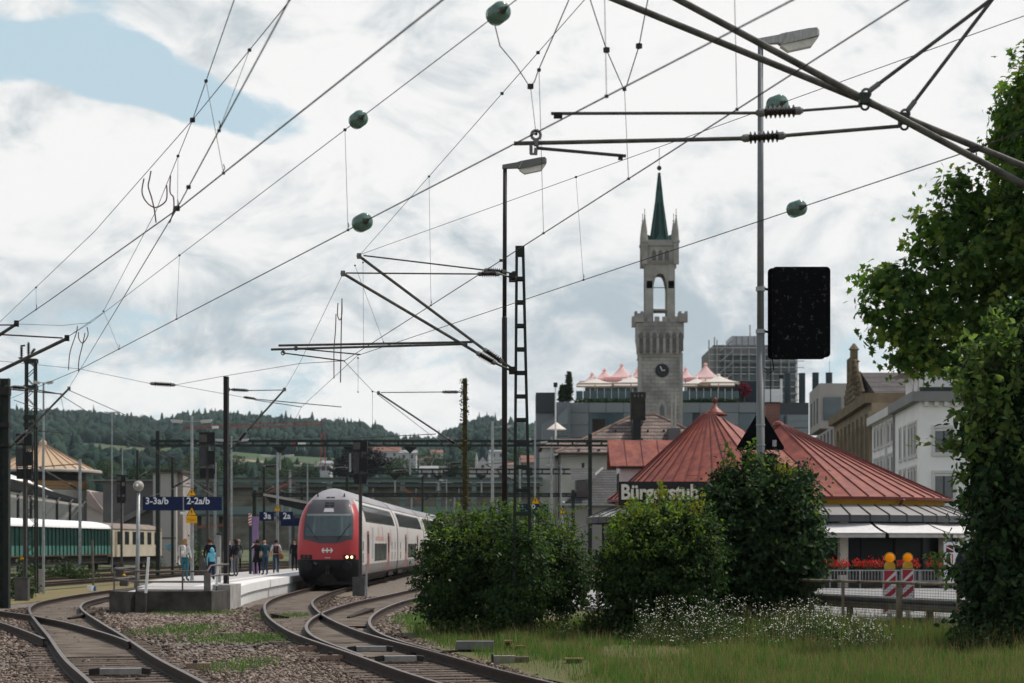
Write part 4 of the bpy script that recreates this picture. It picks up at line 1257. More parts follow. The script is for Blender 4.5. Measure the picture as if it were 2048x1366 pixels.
def track_signs():
    Y = 77.8
    lt = mat('sign_white_letters', (0.72,0.73,0.74), 0.5, 0.0)
    c = P(365, 1007, Y)
    e = thing('track_sign', 'wide dark blue sign reading 3-3a/b and 2-2a/b', 'sign', (c.x, Y, P(365,1021,Y).z))
    for x0, x1, txt in ((286,366,'3-3a/b'),(368.5,444,'2-2a/b')):
        a, b2 = P(x0, 1021, Y), P(x1, 993.5, Y)
        o = MB().box((a.x,Y-0.05,a.z),(b2.x,Y+0.03,b2.z)).build('panel', G['blue'], e)
        text_obj('lettering', txt, e, P(x0+5, 1008, Y) + V(0,-0.058,0), (1,0,0), (0,0,1), 13.0*Y/F, lt, 0.98, 0.004, 0.006)
    MB().box((P(366.2,1090,Y).x,Y-0.06,P(0,1024,Y).z),(P(368.3,1090,Y).x,Y+0.04,P(0,992,Y).z)).build('divider', G['galv'], e)
    cc = P(367, 1026, Y)
    MB().tube([cc+V(-0.1,-0.1,0), cc+V(0.1,0.05,0)], 0.05, 10).build('camera_housing', G['white'], e)
    for px in (300, 430):
        MB().beam(P(px,993,Y)+V(0,0,0), P(384,965,Y)+V(0,0.1,0), 0.015, 0.015).build('hanger_wire', G['galv'], e)
    triangle(e, P(383.5, 991.5, Y-0.1), 0.38)
    e2 = thing('warning_sign', 'yellow warning triangle and notice below the wide blue sign', 'sign', (P(383,1090,Y).x, Y-0.12, P(383,1046,Y).z))
    triangle(e2, P(383.5, 1031, Y-0.12), 0.40)
    a, b2 = P(372.5,1046,Y-0.12), P(394,1031.5,Y-0.12)
    p = MB().box((a.x,Y-0.14,a.z),(b2.x,Y-0.12,b2.z)).build('notice_plate', mat('notice_amber', (0.70,0.33,0.01), 0.5, 0.1, 4), e2)
    MB().box((a.x+0.04,Y-0.145,a.z+0.14),(b2.x-0.04,Y-0.1405,a.z+0.155)).box((a.x+0.12,Y-0.145,a.z+0.08),(b2.x-0.04,Y-0.1405,a.z+0.095)).build('notice_lines', mat('notice_brown', (0.35,0.13,0.01), 0.6, 0), p)
    Y = 103.8
    for x0, x1, txt, lab, dy in ((519,548,'3a','dark blue sign reading 3a left of the lamp pole',0),(558,586,'2a','dark blue sign reading 2a next to the train',0)):
        a, b2 = P(x0,1041.5,Y), P(x1,1023.5,Y)
        e = thing('track_sign', lab, 'sign', ((a.x+b2.x)/2, Y, a.z))
        MB().box((a.x,Y-0.04,a.z),(b2.x,Y+0.03,b2.z)).build('panel', G['blue'], e)
        text_obj('lettering', txt, e, P(x0+8,1037.5,Y)+V(0,-0.048,0), (1,0,0), (0,0,1), 12.0*Y/F, lt, 0.95, 0.004, 0.008)
        MB().box((min(b2.x, P(553,0,Y).x),Y-0.01,a.z+0.12),(max(a.x,P(557,0,Y).x),Y+0.01,a.z+0.2)).build('bracket', G['galv'], e)
        if txt == '3a': triangle(e, P(554.5,1022,Y-0.2), 0.40)
    a, b2 = P(562,1052,Y+2), P(600,1036,Y+2)
    o = MB().box((a.x,Y+1.9,a.z),(b2.x,Y+2.0,b2.z)).build('train_indicator', G['blue']); tag(o, 'dark blue train indicator box half behind the 2a sign', 'sign')
    # sign behind the hedge
    Y = 70
    a, b2 = P(1035,1034,Y), P(1097,1008,Y)
    e = thing('track_sign', 'dark blue sign half hidden behind the left hedge', 'sign', ((a.x+b2.x)/2, Y, -0.2))
    MB().box((a.x,Y-0.04,a.z),(b2.x,Y+0.04,b2.z)).build('panel', G['blue'], e)
    text_obj('lettering', 'D', e, P(1063,1017,Y)+V(0,-0.05,0), (1,0,0), (0,0,1), 8*Y/F, lt, 0.9, 0.004, 0.004)
    MB().tube([V((a.x+b2.x)/2,Y+0.1,-0.2), V((a.x+b2.x)/2,Y+0.1,b2.z)], 0.06, 8).build('post', G['galv'], e)
    triangle(e, P(1071,1008,Y-0.05), 0.33)
    e = thing('warning_sign', 'small yellow warning triangle above the left hedge', 'sign', (P(1125,1090,72).x, 72, -0.2))
    triangle(e, P(1125,1027,72), 0.26)
    MB().tube([V(P(1125,0,72).x,72.05,-0.2), P(1125,1027,72)+V(0,0.05,0)], 0.03, 6).build('post', G['galv'], e)
    # yellow triangle low on the left signal post
    e = thing('warning_sign', 'small yellow triangle on the left light signal post', 'sign', P(44,1119,74.8))
    triangle(e, P(44,1119,74.8), 0.2)
track_signs()

# ---- ramp with railing at the platform end
def ramp():
    e = thing('platform_ramp', 'stained concrete ramp end with steel railing at the platform head', 'ramp', (-10.4, 60.6, -0.25))
    a = P(272, 1090, 60.5).x; b = P(424, 1090, 60.5).x
    MB().box((a,60.4,-0.25),(b,60.75,0.50)).build('front_wall', G['conc_dark'], e)
    l = P(246, 1090, 63).x
    mb = MB().beam((a-0.06,60.6,0.11),(l,61.6,0.11),0.3,0.72); mb.beam((l,61.6,0.11),(l-0.1,66.6,0.11),0.3,0.74); mb.build('side_wall', G['conc_dark'], e)
    MB().box((b-0.30,60.76,-0.25),(b-0.004,66.6,0.46)).build('side_wall', G['conc_dark'], e)
    MB().add([(l,61.7,0.40),(a,60.76,0.40),(b-0.31,60.76,0.40),(b-0.31,66.75,PLAT_Z-0.01),(l,66.75,PLAT_Z-0.01)],[(0,1,2,3,4)]).build('ramp_surface', mat('platform_slabs',(0.40,0.38,0.365)), e, fix=False)
    MB().box((P(427,0,64).x,63.8,-0.25),(P(455,0,64).x+0.12,66.3,0.62)).build('mast_plinth', G['conc_old'], e)
    rl = mat('railing_brown_grey', (0.12,0.10,0.09), 0.6, 0.3, 4)
    def rail(pts, r=0.028): MB().tube(pts, r, 8).build('railing_tube', rl, e)
    zt, zm, zl = 1.12, 0.80, 0.53
    A, B_, C_, D_ = V(l-0.1,65.5,0), V(l,61.6,0), V(a,60.55,0), V(b-0.15,60.55,0)
    E_ = V(P(455,0,65).x,65.2,0)
    for z in (zt, zm):
        rail([A+V(0,0,z+0.05), B_+V(0,0,z+0.05), C_+V(0,0,z-0.02), D_+V(0,0,z-0.02)])
        rail([D_+V(0,0,z-0.02), D_+V(0.06,0.3,z+0.15), E_+V(0,0,z+0.15)])
    rail([C_+V(0,0,zl), D_+V(0,0,zl)], 0.02)
    for q in (A, B_, C_, V((a+b)/2+0.25,60.55,0), D_, E_):
        MB().tube([q+V(0,0,0.3), q+V(0,0,zt)], 0.026, 8).build('railing_post', rl, e)
    MB().box((D_.x-0.10,D_.y-0.04,0.50),(D_.x+0.10,D_.y+0.05,1.05)).build('panel', mat('railing_panel', (0.15,0.135,0.12), 0.7, 0.3, 4), e)
    for q, (x0,y0,x1,y1) in zip((60.2, 63.0), ((297,1114,291.5,1186),(437.5,1114,433,1172))):
        p0, p1 = P(x0,y0,q), P(x1,y1,q)
        o = MB().beam(p1, p0, 0.075, 0.05, up=(0,1,0)).build('gate_arm', G['white'])
        tag(o, 'leaning white bar at the left end of the ramp railing' if x0 < 400 else 'leaning white bar in front of the slim dark mast', 'bar')
        MB().tube([p1+V(0,0.03,0), V(p1.x,p1.y+0.05,-0.2)], 0.03, 8).build('foot', G['cab'], o)
ramp()

# ---- small things on the ground
def small(name, label, cat, parts, base):
    e = thing(name, label, cat, base)
    for nm, mb, m in parts: mb.build(nm, m, e)
    return e
def ground_things():
    def g(px, py, z=-0.18): return PZ(px, py, z)
    rusty = mat('rusty_lid', (0.20,0.14,0.05), 0.8, 0.35, 8)
    dk = mat('dark_machine', (0.03,0.028,0.026), 0.6, 0.3, 6)
    # point machine
    p = g(950,1306)
    e = thing('point_machine', 'long grey point machine cover right of the rails', 'machine', p)
    MB().box((p.x-0.33,p.y-0.2,p.z),(p.x+0.33,p.y+0.25,p.z+0.10)).build('base', dk, e)
    MB().prism([p+V(-0.36,-0.26,0.08),p+V(-0.36,0.3,0.08),p+V(-0.36,0.22,0.23),p+V(-0.36,-0.22,0.23)], (0.72,0,0)).build('cover', mat('machine_cover', (0.105,0.10,0.095), 0.6, 0.2, 5), e)
    q = P(820,1290,37.6)
    MB().beam(p+V(-0.33,0,0.03), V(q.x,q.y-0.6,-0.12), 0.06, 0.03).beam(p+V(-0.33,0.2,0.03), V(q.x,q.y-0.2,-0.12), 0.05, 0.03).build('throw_rod', G['rail'], e)
    p = g(1010,1327)
    e = thing('sleeper_end_box', 'pale steel sleeper box beside the point machine', 'box', p)
    MB().box((p.x-0.20,p.y-0.14,p.z),(p.x+0.18,p.y+0.12,p.z+0.14)).build('body', mat('pale_box', (0.20,0.185,0.165), 0.7, 0.2, 6), e)
    MB().box((p.x-0.24,p.y-0.15,p.z),(p.x-0.203,p.y+0.13,p.z+0.17)).build('end_plate', dk, e)
    MB().box((p.x+0.183,p.y-0.13,p.z),(p.x+0.42,p.y+0.12,p.z+0.12)).build('timber_end', G['sleeper'], e)
    for px, py, h, w, lab in ((1017,1303,0.22,0.17,'dark cable box on two legs behind the pale sleeper box'),(1040,1303,0.12,0.20,'low rusty lidded cable box behind the pale sleeper box'),(1148,1331,0.13,0.33,'rusty topped cable box standing in the grass'),(1122,1313,0.08,0.18,'low rusty cable box behind the larger one in the grass'),(838,1227,0.17,0.16,'small yellow topped post box by the branch track'),(863,1262,0.3,0.05,'short brown stake at the left foot of the hedge')):
        p = g(px, py)
        e = thing('cable_box', lab, 'box', p)
        MB().box((p.x-w*0.42,p.y-0.08,p.z+h*0.35),(p.x+w*0.42,p.y+0.08,p.z+h*0.82)).build('body', dk, e)
        MB().box((p.x-w*0.5,p.y-0.11,p.z+h*0.822),(p.x+w*0.5,p.y+0.11,p.z+h)).build('lid', rusty, e)
        for s in (-1, 1): MB().box((p.x+s*w*0.3-0.015,p.y-0.02,p.z-0.05),(p.x+s*w*0.3+0.015,p.y+0.02,p.z+h*0.349)).build('leg', dk, e)
    # lock covers lying across between the rails
    for k, (x0, y0, x1, y1, lab) in enumerate(((712,1302,772,1301,'upper pale lock cover bar across the right track'),(768,1322,832,1321,'lower pale lock cover bar across the right track'),(200,1348,284,1347,'pale lock cover bar across the left track'))):
        a, b = PZ(x0,y0,-0.14), PZ(x1,y1,-0.14)
        b.y = a.y + 0.1; 
        e = thing('lock_cover', lab, 'cover', (a+b)/2)
        MB().beam(a+V(0,0,0.045), b+V(0,0,0.045), 0.24, 0.09).build('cover', mat('lock_cover_grey', (0.22,0.215,0.20), 0.6, 0.2, 6), e)
        MB().beam(a+V(-0.16,0,0.03), a+V(-0.002,0,0.05), 0.16, 0.1).build('end_fitting', dk, e)
        MB().beam(b+V(0.002,0,0.05), b+V(0.14,0,0.03), 0.16, 0.1).build('end_fitting', dk, e)
    for (x0,y0,x1,y1,lab) in ((595,1302,645,1301,'rusty plank end left of the right track'),(640,1321,694,1319,'nearer rusty plank end left of the right track'),(372,1338,425,1336,'pale plank end right of the left track')):
        a, b = PZ(x0,y0,-0.18), PZ(x1,y1,-0.18); b.y = a.y+0.05
        e = thing('timber_end', lab, 'plank', (a+b)/2)
        MB().beam(a+V(0,0,0.05), b+V(0,0,0.05), 0.2, 0.10).build('plank', mat('rusty_plank', (0.24,0.165,0.12), 0.85, 0.3, 6), e)
        MB().cbox((a+b)/2 + V(-0.05,0,0.10), 0.07, 0.1, 0.05).build('bolt_block', dk, e)
    # dark wedge plates at the rails (flangeway covers)
    for x0, y0, x1, y1, lab in ((546,1229,577,1236,'dark wedge plate inside the outer rail of the right curve'),(740,1218,697,1236,'dark wedge plate beside the branch rail'),(183,1225,138,1238,'dark wedge plate between the left rails')):
        a, b = PZ(x0,y0,-0.05), PZ(x1,y1,-0.14)
        d = (b-a).normalized(); n = V(-d.y,d.x,0)
        o = MB().prism([a+n*0.15, a-n*0.15, b-n*0.05, b+n*0.05], (0,0,0.035)).prism([a+n*0.12-V(0,0,0.1), a-n*0.12-V(0,0,0.1), b-n*0.04-V(0,0,0.04), b+n*0.04-V(0,0,0.04)], (0,0,0.08)).build('wedge_plate', G['rail'])
        tag(o, lab, 'plate')
    # left: bucket, stake, cabinet, pipe with yellow cap
    p = g(181,1182)
    e = thing('bucket', 'small white and blue bucket beside the wooden stake', 'bucket', p)
    MB().lathe([(0.13,0),(0.15,0.22),(0.155,0.24)], p, 12).build('body', G['white'], e)
    MB().lathe([(0.06,0),(0.06,0.2)], p+V(0.2,0.02,0), 10).build('handle_cup', mat('cup_blue', (0.05,0.16,0.42), 0.5, 0.1), e)
    p = g(187,1172)
    tag(MB().beam(p, P(184.5,1080,p.y), 0.09, 0.07, up=(0,1,0)).beam(p+V(0,-0.05,0), p+V(0,-0.05,0.3), 0.1, 0.04, up=(0,1,0)).build('wooden_stake', mat('grey_stake', (0.15,0.13,0.11), 0.9, 0.3, 4)), 'weathered wooden stake in front of the green carriage', 'stake')
    p = g(412,1212)
    e = thing('vent_pipe', 'rusty pipe with yellow cap at the ramp corner', 'pipe', p)
    MB().tube([p, p+V(0,0,0.35)], 0.04, 8).build('pipe', mat('rust_orange', (0.28,0.13,0.05), 0.8, 0.3, 6), e)
    MB().lathe([(0.02,0.35),(0.15,0.36),(0.16,0.42),(0.06,0.46)], p, 12).build('cap', mat('cap_yellow', (0.55,0.33,0.08), 0.7, 0.2, 6), e)
    MB().tube([p, p+V(-0.15,-0.1,0.03), p+V(0.3,0,0.02)], 0.03, 6).build('foot', mat('rust_orange', (0.28,0.13,0.05)), e)
    for px, py, w, h, lab in ((78,1184,0.32,1.0,'narrow pale cabinet behind the thin lamp at left'),(38,1193,0.5,0.75,'dark grey relay cabinet at the foot of the left signal'),(247,1172,0.4,0.5,'small dark box with yellow lamp left of the ramp')):
        p = g(px, py)
        e = thing('relay_cabinet', lab, 'cabinet', p)
        m = G['cab'] if w > 0.35 else mat('pale_cabinet', (0.30,0.26,0.23), 0.7, 0.2, 3)
        MB().box((p.x-w/2,p.y,p.z),(p.x+w/2,p.y+0.35,p.z+h*0.93)).build('body', m, e)
        MB().box((p.x-w/2-0.02,p.y-0.02,p.z+h*0.932),(p.x+w/2+0.02,p.y+0.37,p.z+h)).build('lid', m, e)
        MB().box((p.x-w*0.42,p.y-0.008,p.z+h*0.1),(p.x+w*0.42,p.y-0.002,p.z+h*0.86)).build('door', m, e)
        if px == 247: MB().lathe([(0.08,0),(0.09,0.06),(0.03,0.1)], p+V(0,0.15,h+0.002), 10).build('beacon', G['yellow'], e)
    # info pillar on the platform
    Y = 96
    p0 = P(507,1090,Y)
    e = thing('information_pillar', 'violet information pillar with striped top beside the people', 'pillar', (p0.x, Y, PLAT_Z))
    MB().box((P(505,0,Y).x,Y,PLAT_Z),(P(516,0,Y).x,Y+0.12,P(0,1033,Y).z)).build('panel', mat('violet_poster', (0.27,0.17,0.33), 0.6, 0.2, 2), e)
    MB().box((P(498,0,Y).x,Y-0.02,PLAT_Z),(P(503,0,Y).x,Y+0.14,P(0,1053,Y).z)).build('post', mat('teal_post', (0.02,0.045,0.05), 0.5, 0.1), e)
    x0, x1 = P(497,0,Y).x, P(503,0,Y).x
    MB().box((x0,Y-0.02,P(0,1050,Y).z),(x1,Y+0.05,P(0,1027,Y).z)).build('striped_board', G['white'], e)
    for k in range(4):
        z = P(0,1050,Y).z + k*0.14
        MB().add([(x0,Y-0.024,z),(x1,Y-0.024,z+0.07),(x1,Y-0.024,z+0.14),(x0,Y-0.024,z+0.07)],[(0,1,2,3)]).build('red_stripe', G['red'], e)
    text_obj('lettering', 'INFO', e, P(513.5,1068,Y)+V(0,-0.006,0), (0,0,-1), (1,0,0), 0.12, G['white'], 1.0, 0.003, 0.003) if False else None
    # grey bollard column
    Y = 74
    p = P(437,1090,Y)
    e = thing('column', 'grey cylinder column with dark cap on the platform', 'column', (p.x,Y,PLAT_Z))
    MB().tube([V(p.x,Y,PLAT_Z), P(437,1070,Y)], 0.10, 12).build('shaft', mat('column_grey', (0.22,0.215,0.205), 0.6, 0.1, 3), e)
    MB().lathe([(0.11,0),(0.11,0.05),(0.05,0.08)], P(438,1069.5,Y), 12).build('cap', G['black'], e)
ground_things()
# ================================================================ TRAINS AND PEOPLE
def track_pos(line, y0, dist):
    k = line[:,1] >= y0
    ln = np.vstack([[line_at_y(line, y0), y0], line[k]])
    s = np.concatenate([[0], np.cumsum(np.linalg.norm(np.diff(ln, axis=0), axis=1))])
    return V(float(np.interp(dist, s, ln[:,0])), float(np.interp(dist, s, ln[:,1])), 0)
HWZ = [(0.30,1.12),(0.55,1.34),(1.0,1.40),(1.25,1.41),(2.0,1.41),(2.6,1.40),(3.0,1.36),(3.4,1.25),(3.75,1.09),(3.98,0.94),(4.2,0.74),(4.38,0.50),(4.47,0.25),(4.5,0.04)]
def hw(z): return float(np.interp(z, [a for a, b in HWZ], [b for a, b in HWZ]))
RAKE = [(0.3,0.35),(0.6,0.12),(1.0,0.0),(1.9,0.02),(2.3,0.12),(3.3,0.62),(3.75,1.0),(4.1,1.55),(4.38,2.3),(4.5,2.9)]
def nose(x, z):
    h = max(hw(z), 0.05)
    return float(np.interp(z, [a for a, b in RAKE], [b for a, b in RAKE])) + 0.16*(x/1.4)**2 + 0.42*abs(x/h)**8
def red_train():
    START = 88.6
    L0 = 26.3
    tops = []
    p0 = track_pos(T1, START, 0)
    e = thing('train', 'red fronted white double deck train standing at the platform', 'train', (p0.x, p0.y, 0))
    red = mat('train_red', (0.36,0.016,0.02), 0.35, 0.06, 1.5, spec=0.5)
    white = mat('train_white', (0.52,0.485,0.465), 0.4, 0.1, 0.8)
    skirt = mat('train_skirt_grey', (0.20,0.185,0.18), 0.5, 0.12, 0.8)
    roofm = mat('train_roof_grey', (0.26,0.25,0.26), 0.45, 0.15, 0.8, stretch=(1,0.2,1))
    blk = mat('train_black', (0.010,0.010,0.011), 0.6, 0.2, 2)
    mask = mat('train_mask_grey', (0.062,0.062,0.068), 0.42, 0.08, 1)
    glass = glass_mat('windshield', (0.055,0.075,0.075), 0.08)
    band = glass_mat('coach_window', (0.035,0.036,0.036), 0.12)
    under = mat('train_underframe', (0.022,0.02,0.019), 0.8, 0.4, 2)
    zs = [0.3,0.42,0.55,0.8,1.0,1.25,1.6,2.0,2.3,2.6,3.0,3.2,3.4,3.6,3.75,3.98,4.1,4.2,4.3,4.38,4.44,4.47,4.5]
    ts = [-1,-0.985,-0.95,-0.9,-0.8,-0.65,-0.45,-0.2,0,0.2,0.45,0.65,0.8,0.9,0.95,0.985,1]
    def frame(d0, d1):
        a, b = track_pos(T1, START, d0), track_pos(T1, START, d1)
        d = (b-a).normalized(); r = V(d.y, -d.x, 0)
        return lambda x, l, z: a + r*x + d*l + V(0,0,z)
    def car(d0, n, cabbed):
        W = frame(d0, d0+L0)
        rows, tagm = [], []
        for z in zs:
            row, h = [], hw(z)
            ed = nose(h, z) if cabbed else 0.05
            for l in (L0, 17, 10, 5, ed+0.9, ed+0.28): row.append((-h, l, z))
            for t in ts:
                row.append((t*h, nose(t*h, z) if cabbed else 0.05, z))
            for l in (ed+0.28, ed+0.9, 5, 10, 17, L0): row.append((h, l, z))
            rows.append(row)
        mb = MB(); nc = len(rows[0])
        vs = [W(*p) for r in rows for p in r]
        fs, ms = [], []
        for i in range(len(rows)-1):
            for j in range(nc-1):
                fs.append((i*nc+j, i*nc+j+1, (i+1)*nc+j+1, (i+1)*nc+j))
                z = (zs[i]+zs[i+1])/2
                front = 5 <= j <= nc-7 and cabbed
                if front: m_ = 4 if z < 1.25 else (2 if z > 4.0 else 1)
                elif z > 3.98: m_ = 2
                elif z < 0.56: m_ = 4
                elif z < 1.0: m_ = 3
                else: m_ = 0
                if front and abs(j - (nc-1)/2) < 6.5 and z > 3.75: m_ = 2
                ms.append(m_)
        mb.v = [tuple(v) for v in vs]; mb.f = fs; mb.m = ms
        mb.add([W(s_*hw(z)*0.999, L0, z) for s_, seq in ((-1, zs), (1, zs[::-1])) for z in seq], [tuple(range(2*len(zs)))], 4)
        body = mb.build('car_body', [white, red, roofm, skirt, blk], e, smooth=True)
        m_ = body.modifiers.new('edge', 'EDGE_SPLIT') if False else None
        def side_patch(name, l0, l1, z0, z1, m, off=0.012, sgn=1, nz=4, slant=0.0, parent=None):
            rws = []
            for k in range(nz+1):
                z = z0 + (z1-z0)*k/nz
                rws.append([W(sgn*(hw(z)+off), l0+slant*k/nz, z), W(sgn*(hw(z)+off), l1, z)])
            return MB().grid(rws).build(name, m, parent or body)
        # upper deck band: separate panes; lower deck windows, doors
        for sgn in (1, -1):
            lw0 = 4.6 if cabbed else 1.8
            side_patch('window_band', lw0-0.35, 24.6, 2.98, 3.80, mat('band_frame', (0.02,0.02,0.022), 0.3, 0.1), 0.008, sgn, 5, 0.25)
            npan = 11
            for k in range(npan):
                a = lw0 + (24.3-lw0)*k/npan
                side_patch('window', a+0.07, a+(24.3-lw0)/npan-0.07, 3.06, 3.70, band, 0.02, sgn, 3)
            side_patch('door', 4.3 if cabbed else 6.2, 5.7 if cabbed else 7.6, 0.56, 2.55, mat('door_red', (0.30,0.10,0.09), 0.4, 0.2, 2), 0.010, sgn)
            side_patch('door', 18.3, 19.7, 0.56, 2.55, mat('door_red', (0.30,0.10,0.09)), 0.010, sgn)
            for a in ((4.55, 18.55) if cabbed else (6.45, 18.55)): side_patch('door_window', a, a+0.9, 1.5, 2.4, band, 0.02, sgn)
            for k in range(4):
                a = 9.0 + k*2.15
                side_patch('window', a, a+1.95, 1.12, 1.98, band, 0.015, sgn, 2)
            for a in (1.9, 21.5, 24.0): 
                for z in (1.1, 1.65): side_patch('vent_slot', a, a+0.35, z, z+0.42, blk, 0.012, sgn, 1)
            # printed decoration
            gr = [('grey_print', 7.2, 8.4, 1.25, 2.75, (0.33,0.33,0.34)), ('rose_print', 9.6, 15.5, 2.12, 2.32, (0.46,0.30,0.26)), ('rose_print', 11.3, 12.0, 2.33, 2.8, (0.48,0.33,0.29)),
                  ('rose_print', 14.2, 14.9, 2.33, 2.85, (0.46,0.30,0.27)), ('rose_print', 20.2, 21.2, 1.9, 2.75, (0.50,0.33,0.31)), ('rose_print', 16.6, 17.6, 1.85, 2.25, (0.50,0.32,0.3))]
            if cabbed:
                for nm, a, b, z0, z1, c in gr: side_patch(nm, a, b, z0, z1, mat('print_%.2f_%.2f' % (c[0], c[1]), c, 0.5, 0.2, 1.5), 0.009, sgn, 3, 0.3)
        # roof line strip, underframe, bogies
        for sgn in (1,-1):
            MB().tube([W(sgn*0.965, 3.2 if cabbed else 0.3, 3.97), W(sgn*0.965, L0-0.2, 3.97)], 0.025, 6).build('gutter', roofm, body)
        MB().add([W(x, l, z) for z in (0.18, 0.55) for x, l in ((-1.1,2.2),(1.1,2.2),(1.1,L0-0.6),(-1.1,L0-0.6))], [(0,3,2,1),(4,5,6,7),(0,1,5,4),(1,2,6,5),(2,3,7,6),(3,0,4,7)]).build('underframe', under, body)
        for lc in (3.6, L0-3.6):
            bg = MB().add([W(x, lc+l, z) for z in (0.22, 0.72) for x, l in ((-1.28,-1.9),(1.28,-1.9),(1.28,1.9),(-1.28,1.9))], [(0,3,2,1),(4,5,6,7),(0,1,5,4),(1,2,6,5),(2,3,7,6),(3,0,4,7)]).build('bogie', under, body)
            for dl in (-1.25, 1.25):
                for sgn in (1,-1):
                    c = W(sgn*0.75, lc+dl, 0.46); ax = W(1,0,0)-W(0,0,0)
                    MB().lathe([(0.1,-0.07),(0.44,-0.065),(0.46,0.05),(0.1,0.07)], c, 18, axis=ax).build('wheel', under, body)
        if n < 2:
            MB().add([W(x, l, z) for l in (L0+0.003, L0+0.78) for x, z in ((-1.1,0.8),(1.1,0.8),(1.15,3.2),(0.7,4.0),(-0.7,4.0),(-1.15,3.2))], [(0,1,2,3,4,5),(6,7,8,9,10,11)] + [(i,(i+1)%6,6+(i+1)%6,6+i) for i in range(6)]).build('gangway_bellows', blk, body)
        return W, body
    for n in range(3):
        W, body = car(n*(L0+0.7), n, n == 0)
        if n > 0: continue
        # ---- the face
        def face(name, zl, xl, xr, m, off, parent=None, nx=12):
            rws = []
            for z in zl:
                a, b = xl(z), xr(z)
                rws.append([W(a+(b-a)*k/nx, nose(a+(b-a)*k/nx, z)-off, z) for k in range(nx+1)])
            return MB().grid(rws).build(name, m, parent or body, smooth=True, fix=True)
        mh = lambda z: float(np.interp(z, [1.95,2.15,2.5,3.2,3.75,4.2,4.4], [0.25,1.10,1.12,1.08,0.93,0.66,0.42]))
        mk = face('front_mask', [1.98,2.06,2.15,2.3,2.5,2.8,3.0,3.2,3.4,3.6,3.75,3.85,3.95], lambda z: -mh(z), lambda z: mh(z), mask, 0.012)
        ws = face('windshield', [2.30,2.5,2.75,3.0,3.2], lambda z: -1.02+0.03*(z-2.3), lambda z: 1.02-0.03*(z-2.3), glass, 0.026)
        face('sun_blind', [3.21,3.26,3.3], lambda z: -0.99, lambda z: 0.99, mat('blind_grey', (0.20,0.22,0.22), 0.4, 0.05), 0.028, ws)
        def on(x, z, off): return W(x, nose(x, z)-off, z)
        for s_ in (-1, 1):
            MB().tube([on(s_*0.42,2.12,0.045), on(s_*0.62,2.35,0.06), on(s_*0.98,2.85,0.06)], 0.014, 6).build('wiper', blk, ws)
        for z0 in (3.62, 3.74):
            for k in range(2):
                face('grille', [z0, z0+0.09], lambda z, k=k: -0.22+0.23*k, lambda z, k=k: -0.02+0.23*k, blk, 0.02, nx=2)
        for k in range(2): face('grille', [4.02, 4.08], lambda z, k=k: -0.2+0.21*k, lambda z, k=k: -0.02+0.21*k, blk, 0.02, nx=2)
        face('destination_display', [3.38,3.45,3.55], lambda z: -0.25+0.25*(z-3.38), lambda z: 0.22-0.25*(z-3.38), mat('display_grey', (0.42,0.40,0.41), 0.3, 0.05), 0.022, nx=3)
        for s_ in (-1, 1):
            MB().tube([on(s_*0.60,4.1,0), on(s_*0.60,4.1,0)+V(0,0,0.14)], [0.045,0.02], 8).build('horn', blk, body)
        # lamps
        lit = mat('headlight_lit', (1,0.8,0.55), 0.3, 0, emit=((1.0,0.60,0.26), 3.2))
        hb = face('lamp_strip', [1.26,1.36,1.46], lambda z: -1.24, lambda z: -0.70, blk, 0.012)
        hb2 = face('lamp_strip', [1.26,1.36,1.46], lambda z: 0.70, lambda z: 1.24, blk, 0.012)
        for x in (0.86, 1.06):
            MB().lathe([(0.02,0.03),(0.055,0.025),(0.062,0.0)], on(x,1.36,0.012), 14, axis=W(0,-1,0)-W(0,0,0)).build('headlight', lit, hb2)
        for x in (-0.86, -1.06):
            MB().lathe([(0.02,0.03),(0.075,0.025),(0.085,0.0)], on(x,1.36,0.012), 14, axis=W(0,-1,0)-W(0,0,0)).build('headlight', mat('headlight_off', (0.05,0.035,0.035), 0.2, 0), hb)
        # emblem: cross with an arrow to each side
        em = mat('emblem_white', (0.75,0.72,0.70), 0.4, 0)
        def plate(pts, nm='emblem'):
            vs = [on(x*0.95-0.02, 1.66+z*0.95, 0.016) for x, z in pts]
            MB().add(vs, [tuple(range(len(pts)))]).build(nm, em, body, fix=False)
        plate([(-0.10,-0.03),(0.10,-0.03),(0.10,0.03),(-0.10,0.03)])
        plate([(-0.03,0.035),(0.03,0.035),(0.03,0.11),(-0.03,0.11)]); plate([(-0.03,-0.11),(0.03,-0.11),(0.03,-0.035),(-0.03,-0.035)])
        for s_ in (-1, 1):
            plate([(s_*0.105,-0.03),(s_*0.20,-0.03),(s_*0.13,-0.11),(s_*0.20,-0.11),(s_*0.27,0.0),(s_*0.20,0.11),(s_*0.13,0.11),(s_*0.20,0.03),(s_*0.105,0.03)])
        MB().tube([on(-0.12,1.33,0.02), on(0.12,1.33,0.02)], 0.012, 6).build('number_plate', em, body)
        # coupling, buffers, plough
        for s_ in (-1, 1):
            c = on(s_*0.88, 0.95, 0); ax = W(0,-1,0)-W(0,0,0)
            MB().lathe([(0.12,-0.1),(0.12,0.16),(0.22,0.17),(0.23,0.22),(0.2,0.24)], c, 16, axis=ax).build('buffer', blk, body)
        MB().cbox(on(0,0.72,0.12), 0.18, 0.3, 0.28).build('coupling_hook', under, body)
        MB().tube([on(-0.05,0.95,0.15), on(-0.05,0.6,0.2), on(0.05,0.6,0.2), on(0.05,0.95,0.15)], 0.025, 6).build('screw_link', mat('worn_steel', (0.07,0.065,0.06), 0.5, 0.2, 8), body)
        MB().add([on(-1.25,0.62,-0.1), on(1.25,0.62,-0.1), on(1.1,0.12,-0.05), on(-1.1,0.12,-0.05), on(0,0.62,0.1), on(0,0.12,0.18)], [(0,4,5,3),(4,1,2,5)]).build('snow_plough', under, body, fix=False)
